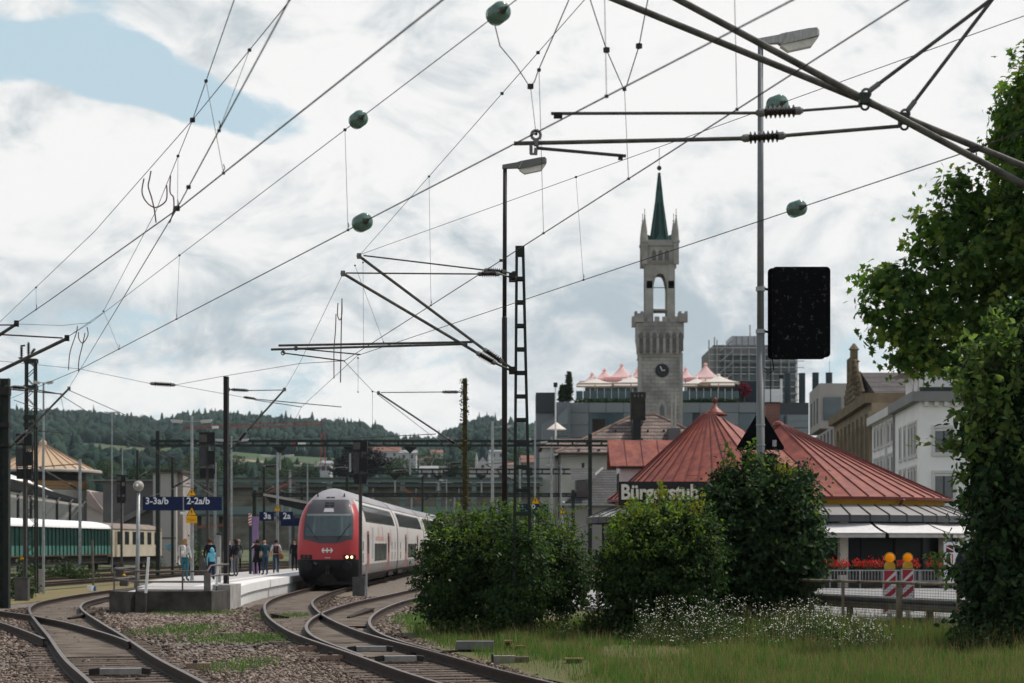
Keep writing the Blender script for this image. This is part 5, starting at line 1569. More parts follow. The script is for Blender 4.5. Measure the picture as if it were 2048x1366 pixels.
        MB().tube([on(-0.5,1.05,0.05), on(-0.62,1.1,0.1)], 0.06, 8).build('socket', mat('worn_steel', (0.07,0.065,0.06)), body)
red_train()

def green_carriage():
    a, b = V(-34.6, 84, 0), V(-31.75, 150.5, 0)
    d = (b-a).normalized(); r = V(d.y,-d.x,0); L = (b-a).length
    e = thing('railway_carriage', 'dark green ribbed carriage with white roof at far left', 'carriage', (a.x, a.y, -0.1))
    W = lambda x, l, z: a + r*x + d*l + V(0,0,z)
    def blk(x0,x1,l0,l1,z0,z1): return MB().add([W(x,l,z) for z in (z0,z1) for x,l in ((x0,l0),(x1,l0),(x1,l1),(x0,l1))], [(0,3,2,1),(4,5,6,7),(0,1,5,4),(1,2,6,5),(2,3,7,6),(3,0,4,7)])
    blk(-1.4,1.4,0,L,1.85,3.2).build('upper_wall', mat('bottle_green', (0.008,0.035,0.028), 0.5, 0.3, 0.6), e)
    blk(-1.4,1.4,0,L,1.2,1.849).build('lower_wall', mat('faded_teal', (0.06,0.16,0.135), 0.6, 0.3, 0.8), e)
    rm = blk(1.402,1.47,0,0.12,1.2,3.18)
    n = int(L/0.95)
    me = None
    for k in range(n):
        o = blk(1.402,1.46,k*0.95,k*0.95+0.10,1.2,3.18).build('rib', mat('dark_green_rib', (0.006,0.028,0.023), 0.5, 0.2, 2), e)
    rows = []
    for l in (0, L-3, L-1.2, L-0.2):
        q = 0.78 if l > L-0.5 else (0.93 if l > L-2 else 1)
        rows.append([W(x*1.5, l, 3.2 + h*q) for x, h in ((-1,-0.1),(-0.99,0.05),(-0.85,0.26),(-0.5,0.42),(0,0.47),(0.5,0.42),(0.85,0.26),(0.99,0.05),(1,-0.1))])
    mb = MB().grid(rows); mb.add(rows[-1], [tuple(range(9))])
    mb.build('roof', mat('white_roof', (0.74,0.73,0.72), 0.7, 0.06, 0.5), e, smooth=True)
    blk(-1.2,1.2,0,L,0.55,1.199).build('underframe', mat('train_underframe', (0.022,0.02,0.019)), e)
    blk(1.41,1.45,0,L,1.13,1.19).build('sole_bar', mat('rust_red', (0.11,0.05,0.035), 0.8, 0.3, 1.5), e)
    for l in np.arange(4, L, 7.5):
        for s in (-0.9, 0.9):
            MB().lathe([(0.1,-0.06),(0.43,-0.06),(0.46,0.05),(0.1,0.07)], W(0.75, l+s, 0.46), 16, axis=r).build('wheel', mat('train_underframe', (0.022,0.02,0.019)), e)
    # cream railcar beyond it
    L0 = L+1.0
    e2 = thing('railcar', 'cream railcar end standing behind the green carriage', 'carriage', W(0,L0,-0.1))
    cream = mat('faded_cream', (0.42,0.37,0.29), 0.6, 0.15, 0.8)
    blk(-1.35,1.35,L0,L0+17,1.0,3.15).build('body', cream, e2)
    rows = []
    for l, q in ((L0,0.7),(L0+1,1),(L0+15,1),(L0+16.6,0.85),(L0+17,0.6)):
        rows.append([W(x*1.42, l, 3.151 + h*q) for x, h in ((-1,0),(-0.85,0.26),(-0.5,0.42),(0,0.47),(0.5,0.42),(0.85,0.26),(1,0))])
    mb = MB().grid(rows); mb.add(rows[-1],[tuple(range(7))]); mb.add(rows[0],[tuple(range(7))])
    mb.build('roof', mat('brown_roof', (0.21,0.165,0.14), 0.8, 0.2, 0.6), e2, smooth=True)
    for k in range(6):
        o = blk(1.352,1.37,L0+1.2+k*2.6,L0+2.6+k*2.6,1.95,2.95).build('window', G['glassdark'], e2)
    for k in (0.3, 14.8):
        blk(1.352,1.375,L0+k+0.3,L0+k+1.0,1.05,2.95).build('door', mat('cream_door', (0.25,0.21,0.15), 0.6, 0.2, 1), e2)
    blk(-1.1,1.1,L0,L0+17,0.4,0.999).build('underframe', mat('train_underframe', (0.022,0.02,0.019)), e2)
    for s in (-1,1):
        MB().lathe([(0.1,0),(0.1,0.5),(0.22,0.52),(0.2,0.6)], W(0.87*s,L0+17,0.95), 14, axis=d).build('buffer', G['black'], e2)
    for l in (3,5,12,14):
        MB().lathe([(0.1,-0.06),(0.43,-0.06),(0.46,0.05),(0.1,0.07)], W(0.75,L0+l,0.46), 16, axis=r).build('wheel', mat('train_underframe', (0.022,0.02,0.019)), e2)
green_carriage()

# ---- people on the platform
SKIN = mat('skin', (0.46,0.27,0.20), 0.6, 0.08, 6)
def cloth(name, c): return mat('cloth_' + name, c, 0.9, 0.12, 6)
def person(label, px, feet, height, face_deg, top, legs, hair, hair_len=0.0, arms=None, stride=0.0, skirt=None, shoes=(0.03,0.03,0.03), z0=PLAT_Z, bald=False, lean=0.0, sleeves='long'):
    Y = F*(EYE-z0)/(feet-HZ)
    base = V((px-CX)*Y/F, Y, z0)
    k = height/1.75
    A = {'L': ((-0.25,0.0,1.15),(-0.24,0.08,0.90)), 'R': ((0.25,0.0,1.15),(0.24,0.08,0.90))}
    if arms: A.update(arms)
    J = [('pelvis',(0,0,0.96),(0.145,0.105)),('waist',(0,0.01,1.12),(0.135,0.095)),('chest',(0,lean*0.5,1.32),(0.165,0.115)),('neckb',(0,lean*0.7,1.46),(0.085,0.075)),('neck',(0,lean*0.8+0.01,1.52),(0.05,0.05)),('head',(0,lean+0.02,1.60),(0.075,0.085)),('crown',(0,lean+0.01,1.69),(0.07,0.08))]
    idx = {n: i for i, (n, _, _) in enumerate(J)}
    E = [(0,1),(1,2),(2,3),(3,4),(4,5),(5,6)]
    bone = ['top','top','top','skin','skin','hair']
    def addj(n, c, r, par, b):
        J.append((n, c, r)); idx[n] = len(J)-1; E.append((idx[par], idx[n])); bone.append(b)
    for s, sd in ((-1,'L'),(1,'R')):
        addj('sh'+sd, (s*0.175,lean*0.6,1.42), (0.07,0.07), 'chest', 'top')
        el, wr = A[sd]
        addj('el'+sd, el, (0.046,0.046), 'sh'+sd, 'top')
        addj('wr'+sd, wr, (0.030,0.030), 'el'+sd, 'top' if sleeves == 'long' else 'skin')
        d = (Vector(wr)-Vector(el)).normalized()
        addj('pm'+sd, tuple(Vector(wr)+d*0.07), (0.036,0.022), 'wr'+sd, 'skin')
        addj('hp'+sd, (s*0.09,0,0.90), (0.095,0.095), 'pelvis', 'legs')
        addj('kn'+sd, (s*0.10,0.02+s*stride*0.5,0.50), (0.062,0.062), 'hp'+sd, 'legs')
        addj('an'+sd, (s*0.105,-0.03+s*stride,0.09), (0.045,0.045), 'kn'+sd, 'legs')
        addj('to'+sd, (s*0.12,0.13+s*stride,0.035), (0.042,0.032), 'an'+sd, 'shoes')
    me = bpy.data.meshes.new('body')
    me.from_pydata([Vector(c)*k for _, c, _ in J], E, [])
    o = bpy.data.objects.new('body', me); COL.objects.link(o)
    sk = o.modifiers.new('skin', 'SKIN'); sk.use_smooth_shade = True
    lay = me.skin_vertices[0].data if me.skin_vertices else None
    if lay is None:
        bm = bmesh.new(); bm.from_mesh(me); bm.verts.layers.skin.verify(); bm.to_mesh(me); bm.free(); lay = me.skin_vertices[0].data
    for i, (_, _, r) in enumerate(J):
        lay[i].radius = (r[0]*k, r[1]*k); lay[i].use_root = (i == 0)
    ss = o.modifiers.new('sub', 'SUBSURF'); ss.levels = 2; ss.render_levels = 2
    dg = bpy.context.evaluated_depsgraph_get()
    m2 = bpy.data.meshes.new_from_object(o.evaluated_get(dg))
    bpy.data.objects.remove(o); 
    mats_ = {'skin': SKIN, 'top': top, 'legs': legs, 'shoes': cloth('shoe_%.2f' % shoes[0], shoes), 'hair': SKIN}
    order = ['skin','top','legs','shoes','hair']
    m2.materials.clear()
    for n in order: m2.materials.append(mats_[n])
    segs = [(Vector(J[a][1])*k, Vector(J[b][1])*k, order.index(bone[i])) for i, (a, b) in enumerate(E)]
    mi = []
    for p in m2.polygons:
        c = p.center; best, bi = 9, 0
        for a, b, m_ in segs:
            t = max(0, min(1, (c-a).dot(b-a)/max((b-a).length_squared, 1e-9)))
            dd = (c-(a+(b-a)*t)).length
            if dd < best: best, bi = dd, m_
        mi.append(bi)
    m2.polygons.foreach_set('material_index', mi)
    m2.polygons.foreach_set('use_smooth', [True]*len(mi))
    e = thing('person', label, 'person', base)
    e.rotation_euler = (0, 0, R(face_deg))
    ob = bpy.data.objects.new('body', m2); COL.objects.link(ob); ob.parent = e; ORG[ob.name] = V(0,0,0)
    def part(name, mb, m, smooth=True):
        q = bpy.data.objects.new(name, mb.mesh(name, m, (0,0,0), smooth)); COL.objects.link(q); q.parent = e; return q
    hc = V(0, lean+0.015, 1.645)*k
    hm = cloth('hair_%.3f_%.3f' % (hair[0], hair[1]), hair)
    mb = MB()
    # hair cap (open towards the face)
    rows = []
    for ph in np.linspace(0.05, 2.2 if not bald else 0.6, 8):
        rows.append([hc + V(math.sin(ph)*math.cos(t)*0.097*k, math.sin(ph)*math.sin(t)*0.112*k*(0.85 if math.sin(t) > 0.3 and ph > 1.1 else 1.0) - (0.03*k if ph > 1.2 else 0), (math.cos(ph)*0.115 + (0.05 if math.sin(t) > 0.35 and ph > 1.3 else 0))*k) for t in np.linspace(0, 2*math.pi, 14)[:-1]])
    mb.grid(rows, closed=True)
    if not bald: part('hair', mb, hm)
    if hair_len > 0:
        rows = []
        for q in np.linspace(0, 1, 6):
            z = 1.68 - hair_len*q; w = 0.10 + 0.025*math.sin(q*3)
            rows.append([V(math.cos(t)*w*k, (lean*(1-q) - 0.035 - 0.02*q + math.sin(t)*0.07)*k, z*k) for t in np.linspace(math.pi*0.95, math.pi*2.05, 9)])
        part('long_hair', MB().grid(rows), hm)
    mb = MB().add([hc+V(-0.016,0.095,-0.035)*k if False else hc+V(-0.016*k,0.095*k,-0.04*k), hc+V(0.016*k,0.095*k,-0.04*k), hc+V(0,0.122*k,-0.04*k), hc+V(0,0.095*k,0.01*k)], [(0,1,2),(0,2,3),(1,3,2)])
    part('nose', mb, SKIN)
    for s in (-1,1):
        part('eye', MB().lathe([(0.002,0.004),(0.009,0.002),(0.010,-0.004)], hc+V(s*0.032*k,0.093*k,0.0), 6, axis=(0,1,0)), G['black'])
        part('ear', MB().lathe([(0.004,0.012),(0.02,0.008),(0.024,-0.008)], hc+V(s*0.083*k,0,-0.015*k), 8, axis=(s,0,0)), SKIN)
    part('mouth', MB().box((-0.02*k, hc.y+0.088*k, hc.z-0.072*k),(0.02*k, hc.y+0.096*k, hc.z-0.064*k)), mat('lips', (0.30,0.10,0.09), 0.5, 0))
    for sd, s in (('L',-1),('R',1)):
        el, wr = Vector(A[sd][0])*k, Vector(A[sd][1])*k
        d = (wr-el).normalized(); u = d.cross(V(0,0,1)) if abs(d.z) < 0.9 else V(0,1,0); u = (u - d*u.dot(d)).normalized(); n_ = d.cross(u)
        pm = wr + d*0.085*k
        mb = MB()
        for f, (off, ln) in enumerate(((-0.027,0.062),(-0.009,0.075),(0.009,0.070),(0.026,0.055))):
            p0 = pm + u*off*k
            mb.tube([p0, p0+d*ln*0.5*k+n_*0.004*k, p0+d*ln*k+n_*0.02*k], [0.0095*k,0.009*k,0.006*k], 5)
        p0 = wr + d*0.045*k - u*0.03*k
        mb.tube([p0, p0+d*0.03*k-u*0.02*k, p0+d*0.055*k-u*0.022*k+n_*0.01*k], [0.011*k,0.01*k,0.007*k], 5)
        part('fingers', mb, SKIN)
    if skirt:
        z_top, z_bot, r0, r1, m_ = skirt
        rows = [[V(math.cos(t)*(r0+(r1-r0)*q)*k, math.sin(t)*(r0+(r1-r0)*q)*0.75*k, (z_top+(z_bot-z_top)*q)*k) for t in np.linspace(0, 2*math.pi, 18)[:-1]] for q in (0,0.3,0.6,1)]
        part('skirt', MB().grid(rows, closed=True), m_)
    return e, k, part
def pack(part, k, m, m2, z=1.25, w=0.17, h=0.24, d=0.16):
    mb = MB()
    rows = []
    for q, s in ((0,0.85),(0.12,1.0),(0.8,1.0),(0.95,0.85),(1.0,0.5)):
        rows.append([V(math.copysign(abs(math.cos(t))**0.5, math.cos(t))*w*s*k, (-0.19+math.copysign(abs(math.sin(t))**0.5, math.sin(t))*d*0.5*s)*k, (z-h+2*h*q)*k) for t in np.linspace(0, 2*math.pi, 17)[:-1]])
    mb.grid(rows, closed=True); mb.add(rows[0],[tuple(range(16))]); mb.add(rows[-1],[tuple(range(16))])
    part('backpack', mb, m)
    part('backpack_pocket', MB().box((-w*0.8*k,(-0.20-d*0.5-0.03)*k,(z-h*0.85)*k),(w*0.8*k,(-0.20-d*0.5+0.01)*k,(z-h*0.05)*k)), m)
    part('backpack_strap', MB().box((-0.014*k,(-0.20-d*0.5-0.037)*k,(z-h*0.9)*k),(0.014*k,(-0.20-d*0.5-0.031)*k,(z+h*0.8)*k)), m2)
    for s in (-1,1):
        part('shoulder_strap', MB().tube([V(s*0.11*k,-0.14*k,(z+h*0.8)*k), V(s*0.13*k,-0.03*k,1.50*k), V(s*0.13*k,0.12*k,1.38*k), V(s*0.14*k,0.10*k,1.15*k), V(s*0.13*k,-0.10*k,1.05*k)], 0.018*k, 6), m2)
def people():
    wh = cloth('white', (0.62,0.60,0.60)); blkc = cloth('black', (0.012,0.012,0.014)); teal = cloth('tealjeans', (0.03,0.12,0.15)); jean = cloth('jeans', (0.035,0.06,0.10))
    e, k, part = person('woman in white jacket and teal jeans with white backpack at the ramp', 370, 1162, 1.64, -28, wh, teal, (0.34,0.19,0.08), 0.30, {'L': ((-0.26,0.05,1.16),(-0.16,0.22,1.05)), 'R': ((0.26,0.02,1.16),(0.20,0.16,0.98))})
    pack(part, k, cloth('offwhite', (0.52,0.48,0.45)), blkc)
    part('jacket_over_arm', MB().grid([[V(-0.20*k,(0.02+0.1*a)*k,1.12*k), V(-0.33*k,(0.03+0.1*a)*k,1.10*k), V(-0.38*k,(0.05+0.1*a)*k,0.80*k), V(-0.34*k,(0.05+0.1*a)*k,0.68*k)] for a in (0,0.5,1)]), cloth('lilac', (0.50,0.47,0.52)))
    e, k, part = person('dark haired person in black top standing behind the child', 420.5, 1158, 1.68, 15, blkc, cloth('navy', (0.012,0.02,0.04)), (0.06,0.035,0.02), 0.12)
    e, k, part = person('child in light blue hooded jacket beside the signal cabinet', 424, 1160, 1.30, 20, cloth('skyblue', (0.13,0.42,0.55)), cloth('navy', (0.012,0.02,0.04)), (0.13,0.42,0.55), 0.16)
    part('scarf', MB().tube([V(0.05*k,0.12*k,1.45*k), V(0.14*k,0.13*k,1.1*k), V(0.2*k,0.1*k,0.75*k)], [0.05*k,0.06*k,0.04*k], 8), cloth('paleblue', (0.30,0.50,0.58)))
    e, k, part = person('person in dark navy jacket half behind the slim dark mast', 458, 1153, 1.68, -70, cloth('midnight', (0.012,0.015,0.03)), blkc, (0.10,0.06,0.04), 0.0)
    e, k, part = person('woman with long black hair, grey trousers and grey shoulder bag', 471, 1153, 1.66, 60, blkc, cloth('greytrousers', (0.085,0.085,0.095)), (0.012,0.010,0.010), 0.34)
    mb = MB(); rows = []
    for q, s in ((0,0.6),(0.2,1),(0.7,0.9),(1,0.35)):
        rows.append([V((-0.02+math.cos(t)*0.13*s)*k, (-0.27+math.sin(t)*0.10*s)*k, (0.86+0.36*q)*k) for t in np.linspace(0,2*math.pi,13)[:-1]])
    mb.grid(rows, closed=True); mb.add(rows[0],[tuple(range(12))]); mb.add(rows[-1],[tuple(range(12))]); part('shoulder_bag', mb, cloth('bag', (0.10,0.10,0.105)))
    part('bag_strap', MB().tube([V(0,-0.27*k,1.2*k), V(0.05*k,-0.14*k,1.40*k), V(0.13*k,0.02*k,1.5*k), V(0.1*k,0.12*k,1.3*k)], 0.015*k, 6), cloth('bag', (0.10,0.10,0.105)))
    e, k, part = person('grey haired person farther back behind the group', 477, 1140, 1.72, 170, cloth('greenish', (0.05,0.07,0.06)), blkc, (0.30,0.26,0.22), 0.0)
    e, k, part = person('woman in black dress lifting a camera with both hands', 515, 1150, 1.66, 30, blkc, blkc, (0.02,0.016,0.014), 0.10, {'L': ((-0.25,0.18,1.30),(-0.08,0.30,1.52)), 'R': ((0.27,0.18,1.28),(0.10,0.30,1.52))}, skirt=(1.02,0.62,0.16,0.27,blkc), shoes=(0.5,0.5,0.5), sleeves='short')
    part('camera', MB().box((-0.07*k,0.30*k,1.54*k),(0.07*k,0.37*k,1.64*k)), G['black'])
    e, k, part = person('bald man in dark teal shirt and jeans behind the woman in black', 530, 1150, 1.68, 35, cloth('darkteal', (0.015,0.05,0.07)), jean, (0.1,0.06,0.04), bald=True, sleeves='short', lean=0.03)
    e, k, part = person('man in white t-shirt with small black and orange backpack', 552, 1147, 1.68, 5, wh, jean, (0.03,0.02,0.015), 0.0, sleeves='short', shoes=(0.45,0.4,0.35))
    pack(part, k, blkc, cloth('orange', (0.42,0.07,0.02)), z=1.22, w=0.13, h=0.19, d=0.13)
    part('side_bag', MB().lathe([(0.05,0.72*k),(0.12,0.8*k),(0.13,0.95*k),(0.06,1.1*k)], V(0.26*k,-0.08*k,0), 10), cloth('tan', (0.24,0.11,0.06)))
    e, k, part = person('person in black coat close to the train front', 589, 1141, 1.72, -160, blkc, blkc, (0.05,0.04,0.03), 0.1)
people()
# ================================================================ BUILDINGS
def rect(e, name, px0, px1, py0, py1, Y, depth, m):
    """box whose front fills a picture rectangle at distance Y"""
    a, b = P(px0, py1, Y), P(px1, py0, Y)
    return MB().box((a.x, Y, a.z), (b.x, Y+depth, b.z)).build(name, m, e)
def gx(px, Y): return (px-CX)*Y/F
def gz(py, Y): return EYE + (HZ-py)*Y/F

# ---- round restaurant with red metal roof
def restaurant():
    cx, cy, Rr, ze = 14.3, 107.0, 9.1, 4.3
    A = V(10.9, 107, 0)
    e = thing('restaurant', 'round restaurant with red standing seam metal roof', 'building', (cx, cy, -0.2))
    redm = mat('red_roof_metal', (0.175,0.034,0.030), 0.5, 0.28, 1.3, col2=(0.30,0.080,0.042), detail=12, stretch=(1.6,1.6,0.25), spec=0.35)
    redd = mat('red_seam_metal', (0.13,0.03,0.025), 0.5, 0.2, 2)
    def C(th, ex, z): return V(cx + (Rr+ex)*math.cos(th), cy + (Rr+ex)*math.sin(th), z)
    def top(th):
        d = math.degrees(th) % 360
        t = min(1, max(0, (d-262)/24)) if d > 180 else min(1, max(0, (98-d)/24))
        t = t*t*(3-2*t)
        r = 0.66*(1-t) + 0.25*t
        c = A.lerp(V(cx, cy, 0), t)
        return V(c.x + r*math.cos(th), c.y + r*math.sin(th), float(np.interp(t, [0,0.35,0.65,0.85,1], [8.9,8.2,7.6,7.75,8.38])))
    N = 58
    ths = [2*math.pi*i/N for i in range(N+1)]
    roof = thing_part = bpy.data.objects.new('roof', MB().lathe([(0.66,8.88),(0.40,9.08),(0.18,9.28),(0.09,9.42),(0.07,9.5)], V(A.x,A.y,0), 24).mesh('roof', redm, ORG[e.name], True))
    place(roof, e)
    MB().lathe([(0.68,8.84),(0.69,8.91),(0.62,8.93)], V(A.x,A.y,0), 24).build('roof_collar', redd, roof)
    MB().lathe([(0.07,9.38),(0.05,9.52),(0.12,9.58),(0.15,9.68),(0.10,9.78),(0.02,9.84)], V(A.x,A.y,0), 14).build('finial', redd, roof, smooth=True)
    MB().lathe([(0.3,8.33),(0.24,8.5),(0.02,8.58)], V(cx,cy,0), 12).build('ridge_cap', redm, roof)
    for i in range(N):
        a, b = ths[i], ths[i+1]
        p, q, tp, tq = C(a,0,ze), C(b,0,ze), top(a), top(b)
        sag = [p.lerp(tp, k) + V(0,0,0.0) for k in (0,0.35,0.7,1)]
        sbg = [q.lerp(tq, k) + V(0,0,0.0) for k in (0,0.35,0.7,1)]
        mb = MB().grid([sag, sbg])
        o = mb.build('roof_panel', redm, roof, smooth=True)
        sm = MB()
        for k in range(3): sm.beam(sag[k]+V(0,0,0.03), sag[k+1]+V(0,0,0.03), 0.035, 0.07)
        sm.build('roof_seam', redd, roof)
        if i % 5 == 2:
            k = 0.12 + (i % 3)*0.13
            u, v = p.lerp(tp, k)+V(0,0,-0.02), q.lerp(tq, k)+V(0,0,-0.02)
            MB().beam(u, v, 0.03, 0.05).build('cross_seam', redd, roof)
    def ring(name, prof, m, n=96, smooth=False):
        rows = [[C(2*math.pi*j/n, ex, z) for j in range(n)] for ex, z in prof]
        return MB().grid(rows, closed=True).build(name, m, e, smooth=smooth)
    ring('gutter', [(0.02,ze-0.02),(0.10,ze),(0.10,ze-0.14),(-0.05,ze-0.14)], redd)
    ring('eave_band', [(-0.35,ze-0.1),(-0.35,ze-0.45)], mat('ochre_band', (0.42,0.22,0.02), 0.7, 0.1, 1))
    zinc = mat('zinc_canopy', (0.27,0.255,0.245), 0.5, 0.12, 1.2); fasc = mat('slate_fascia', (0.065,0.066,0.07), 0.55, 0.12, 1.0); dark = mat('joint_dark', (0.02,0.02,0.022), 0.7, 0)
    M2 = 60
    ring('canopy_backing', [(-0.2,ze-0.44),(1.19,3.345),(1.19,3.03),(-0.2,3.03)], dark)
    for i in range(M2):
        a, b = 2*math.pi*i/M2 + 0.004, 2*math.pi*(i+1)/M2 - 0.004
        MB().grid([[C(a,-0.15,ze-0.40), C(a,1.2,3.37)], [C(b,-0.15,ze-0.40), C(b,1.2,3.37)]]).build('canopy_sheet', zinc, e)
        MB().grid([[C(a,1.21,3.35), C(a,1.22,3.05)], [C(b,1.21,3.35), C(b,1.22,3.05)]]).build('fascia_panel', fasc, e)
        MB().beam(C(a,-0.15,ze-0.38), C(a,1.2,3.39), 0.03, 0.05).build('canopy_seam', fasc, e)
    # wall under the canopy: dark glazing between pale columns
    ring('plinth', [(0.31,-0.2),(0.31,0.5),(0.1,0.5)], mat('dark_plinth', (0.05,0.045,0.04), 0.7, 0.2))
    K = 30
    for i in range(K):
        a, b = 2*math.pi*i/K, 2*math.pi*(i+1)/K
        MB().grid([[C(a,0.3,0.5), C(a,0.3,3.05)], [C(b,0.3,0.5), C(b,0.3,3.05)]]).build('window', glass_mat('restaurant_glass', (0.006,0.0065,0.008), 0.3, 0.12), e)
        MB().beam(C(a,0.33,0.5), C(a,0.33,3.03), 0.07, 0.07, up=(0,1,0)).build('mullion', dark, e)
    for d in (228, 243, 258, 281.4, 322, 346):
        a = R(d)
        MB().beam(C(a,0.55,-0.2), C(a,0.55,3.03), 0.42, 0.35, up=(math.cos(a),math.sin(a),0)).build('column', mat('warm_white_column', (0.58,0.52,0.47), 0.8, 0.08, 2), e)
    # awnings
    aw = mat('awning_cloth', (0.60,0.58,0.57), 0.9, 0.1, 1.2, stretch=(3,3,0.6))
    for k, (d, d2) in enumerate(((218,240),(240,263),(263,289),(289,309),(309,331))):
        a, b = R(d+0.5), R(d2-0.5)
        pa, pb = C(a,1.0,2.98), C(b,1.0,2.98)
        mid = R((d+d2)/2); out = V(math.cos(mid), math.sin(mid), 0)
        qa, qb = C(a,2.55,2.46), C(b,2.55,2.46)
        o = MB().grid([[pa.lerp(qa,t)-V(0,0,0.05*math.sin(math.pi*t)) for t in (0,0.35,0.7,1)], [pb.lerp(qb,t)-V(0,0,0.05*math.sin(math.pi*t)) for t in (0,0.35,0.7,1)]]).build('awning', aw, e, smooth=True)
        n = 16
        MB().grid([[qa.lerp(qb,j/n)-V(0,0,0.012)+out*0.015*math.sin(j*2.2) for j in range(n+1)], [qa.lerp(qb,j/n)-V(0,0,0.20)+out*0.03*math.sin(j*2.2) for j in range(n+1)]]).build('valance', mat('valance_cloth', (0.44,0.40,0.38), 0.9, 0.12, 2), o)
        MB().tube([qa, qb], 0.035, 8).build('front_bar', zinc, o)
    # sign
    Ys = 97.3
    a, b = gx(1237,Ys), gx(1560,Ys)
    MB().box((a,Ys,gz(1011,Ys)),(b,Ys+0.25,gz(963,Ys))).build('sign_board', mat('sign_black_board', (0.014,0.014,0.015), 0.6, 0.1), e)
    text_obj('lettering', 'B\u00fcrgerstuben', e, P(1241,998,Ys)+V(0,-0.06,0), (1,0,0), (0,0,1), 0.70, mat('cream_letters', (0.60,0.55,0.47), 0.6, 0.05), 0.84, 0.06, 0.03)
    # downpipe, brick chimney, aerial
    MB().tube([C(R(305),0.1,ze-0.1), C(R(305),-0.2,ze-0.42)], 0.07, 8).build('downpipe', redd, e)
    ch = MB().box((gx(1530,109),108.6,7.6),(gx(1558,109),109.4,gz(808,109))).build('chimney', brick_mat('red_brick', (0.19,0.07,0.05), (0.12,0.05,0.04), (0.20,0.16,0.13), 1.0, 0.25, 0.08, 0.01), e)
    MB().box((gx(1529,109),108.55,gz(808,109)+0.002),(gx(1559,109),109.45,gz(808,109)+0.08)).build('chimney_cap', G['conc_dark'], ch)
    MB().tube([P(1541,808,109)+V(0,0,0.05), P(1541,722,109)], 0.03, 6).build('aerial', G['black'], ch)
    # red annex with gable
    red2 = redm
    y0, y1 = 110.2, 114.2
    xl, xr = gx(1233,y0)-0.35, gx(1420,y0)
    zr, zz = gz(882,112.2), gz(934,y0)
    e2 = thing('annex', 'white gabled annex with red metal roof left of the cone', 'building', (xl+2, 112, -0.2))
    n = 6
    lx = gx(1215,112.2)
    for i in range(n):
        t0, t1 = i/n, (i+1)/n
        for yy, sgn in ((y0-0.3,1),(y1+0.3,-1)):
            MB().prism([V(xl+(xr-xl)*t0+0.012,yy,zz), V(xl+(xr-xl)*t1-0.012,yy,zz), V(lx+(xr-lx)*t1-0.012,112.2,zr), V(lx+(xr-lx)*t0+0.012,112.2,zr)], (0,0,0.05)).build('roof_panel', red2, e2)
        MB().beam(V(xl+(xr-xl)*t0,y0-0.3,zz+0.06), V(lx+(xr-lx)*t0,112.2,zr+0.06), 0.03, 0.06).build('roof_seam', redd, e2)
    MB().box((xl,y0-0.38,zz-0.10),(xr,y0-0.28,zz-0.012)).build('gutter', G['black'], e2)
    wm = mat('rosy_white_plaster', (0.58,0.53,0.53), 0.85, 0.08, 1)
    wx = gx(1240,y0)
    MB().box((wx,y0,-0.2),(xr,y1,zz-0.02)).prism([V(wx,y0,zz-0.02),V(wx,y1,zz-0.02),V(wx,112.2,zr-0.1)],(0.25,0,0)).build('wall', wm, e2)
    for yy in (110.9, 112.3):
        MB().box((wx-0.06,yy,4.4),(wx-0.004,yy+0.55,5.9)).build('window', G['glassdark'], e2)
        MB().box((wx-0.10,yy-0.08,4.3),(wx-0.004,yy+0.63,4.39)).build('sill', wm, e2)
    # lean-to canopy left of the sign
    MB().prism([V(gx(1212,108),106.5,gz(1000,108)), V(gx(1245,108),106.5,gz(975,108)), V(gx(1245,108),106.5,gz(999,108))], (0,2,0)).build('side_roof', redm, e2)
restaurant()

